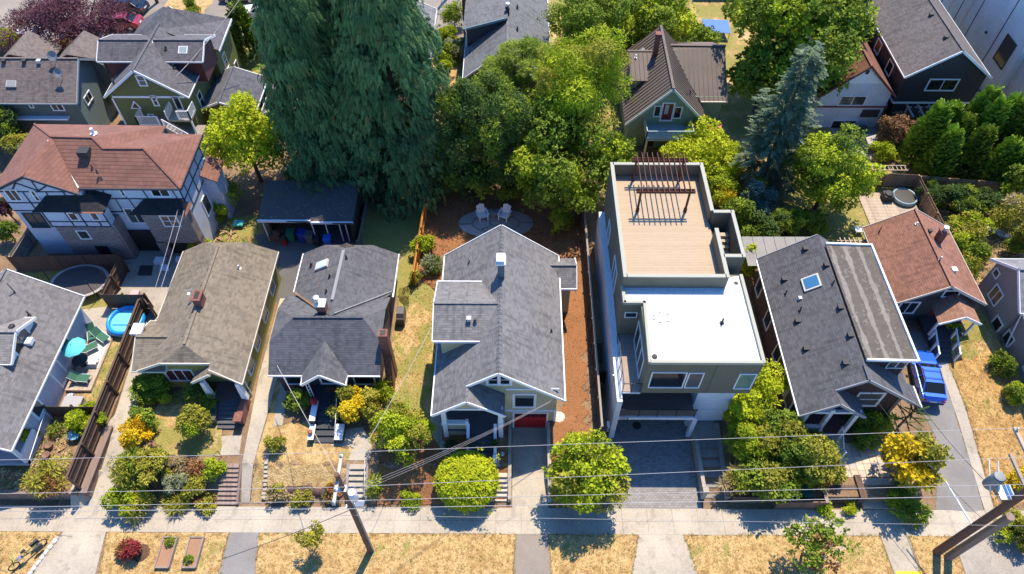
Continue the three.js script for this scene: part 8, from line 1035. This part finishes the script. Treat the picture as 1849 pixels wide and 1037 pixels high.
  single('play_table', 'turquoise child play table on the sunny lawn', 'toy', [box(-23.5, -22.7, 1.5, 1.62, -40.9, -40.3), ...[[-23.4, -40.8], [-22.8, -40.8], [-23.4, -40.4], [-22.8, -40.4]].map(q => post(q[0], q[1], 1.2, 1.5, 0.08))], mat([0.06, 0.42, 0.45], 0.6)); single('rubble_heap', 'heap of boards and rubble behind the bungalow', 'rubble', [...Array(14)].map(() => { const x = rr(-25.3, -23.6), z = rr(-40.8, -38.9); return beam([x, 1.2 + rr(0, 0.3), z], [x + rr(-0.8, 0.8), 1.2 + rr(0, 0.35), z + rr(-0.8, 0.8)], 0.12, 0.06); }), M.fenceTan);
  single('court_junk', 'white sheet and boxes on the paved court', 'clutter', [box(-28.9, -28.2, 1.23, 1.55, -36.9, -36.3), slab([[-28.4, 1.35, -36.3], [-27.7, 1.4, -36.2], [-27.5, 1.3, -35.6], [-28.3, 1.28, -35.7]], 0.04), box(-27.2, -26.9, 1.23, 1.6, -36.9, -36.5)], mat([0.72, 0.74, 0.78], 0.7)); single('ramp_board', 'dark flat board lying on the paved court', 'board', slab([[-30, 1.3, -36.2], [-29, 1.3, -36.2], [-28.8, 1.26, -35.2], [-29.9, 1.26, -35.2]], 0.05), M.dark); single('red_chest', 'red and white cool box behind the court fence', 'box', [box(-29.6, -29.0, 1.23, 1.6, -33.4, -32.9), box(-29.62, -28.98, 1.6, 1.68, -33.42, -32.88)], mat([0.55, 0.36, 0.36], 0.5)); single('garden_table', 'white garden chair frame on the shaded lawn by the deck', 'chair', [bar([[28.3, 1.2, -40.4], [28.3, 2.0, -40.4]], 0.03), bar([[28.9, 1.2, -40.4], [28.9, 2.0, -40.4]], 0.03), box(28.25, 28.95, 1.6, 1.65, -40.4, -39.8), bar([[28.3, 1.2, -39.8], [28.3, 1.62, -39.8]], 0.03), bar([[28.9, 1.2, -39.8], [28.9, 1.62, -39.8]], 0.03)], M.white);
  single('flower_pot', 'potted plant on the dark front steps wall', 'planter', lathe([[0.02, 1.83], [0.12, 1.83], [0.17, 2.1], [0.02, 2.05]], -13.5, -21.3, 12), mat([0.3, 0.13, 0.07], 0.8)); single('red_flower_pot', 'pot of deep red flowers beside the porch trellis', 'planter', [lathe([[0.02, 2.28], [0.15, 2.28], [0.2, 2.5], [0.02, 2.45]], -13.5, -23.3, 12), new THREE.IcosahedronGeometry(0.26, 2).translate(-13.5, 2.65, -23.3)], mat([0.3, 0.01, 0.02], 0.8));
  single('mailbox', 'grey utility box beside the red garage mulch', 'box', [box(3.1, 3.4, 1.2, 1.75, -18.9, -18.6)], mat([0.3, 0.32, 0.33], 0.6)); single('manhole_cover', 'round iron drain cover in the paver driveway', 'cover', disc(8.6, 0.025, -22.9, 0.3, 0.02, 18), M.dark); single('sign_board', 'weathered sandwich board lying by the front steps', 'board', slab([[-10.2, 0.5, -17.2], [-9.6, 0.5, -17.2], [-9.7, 0.1, -16.98], [-10.3, 0.1, -16.98]], 0.04), M.white); }
renderer.render(scene, camera);
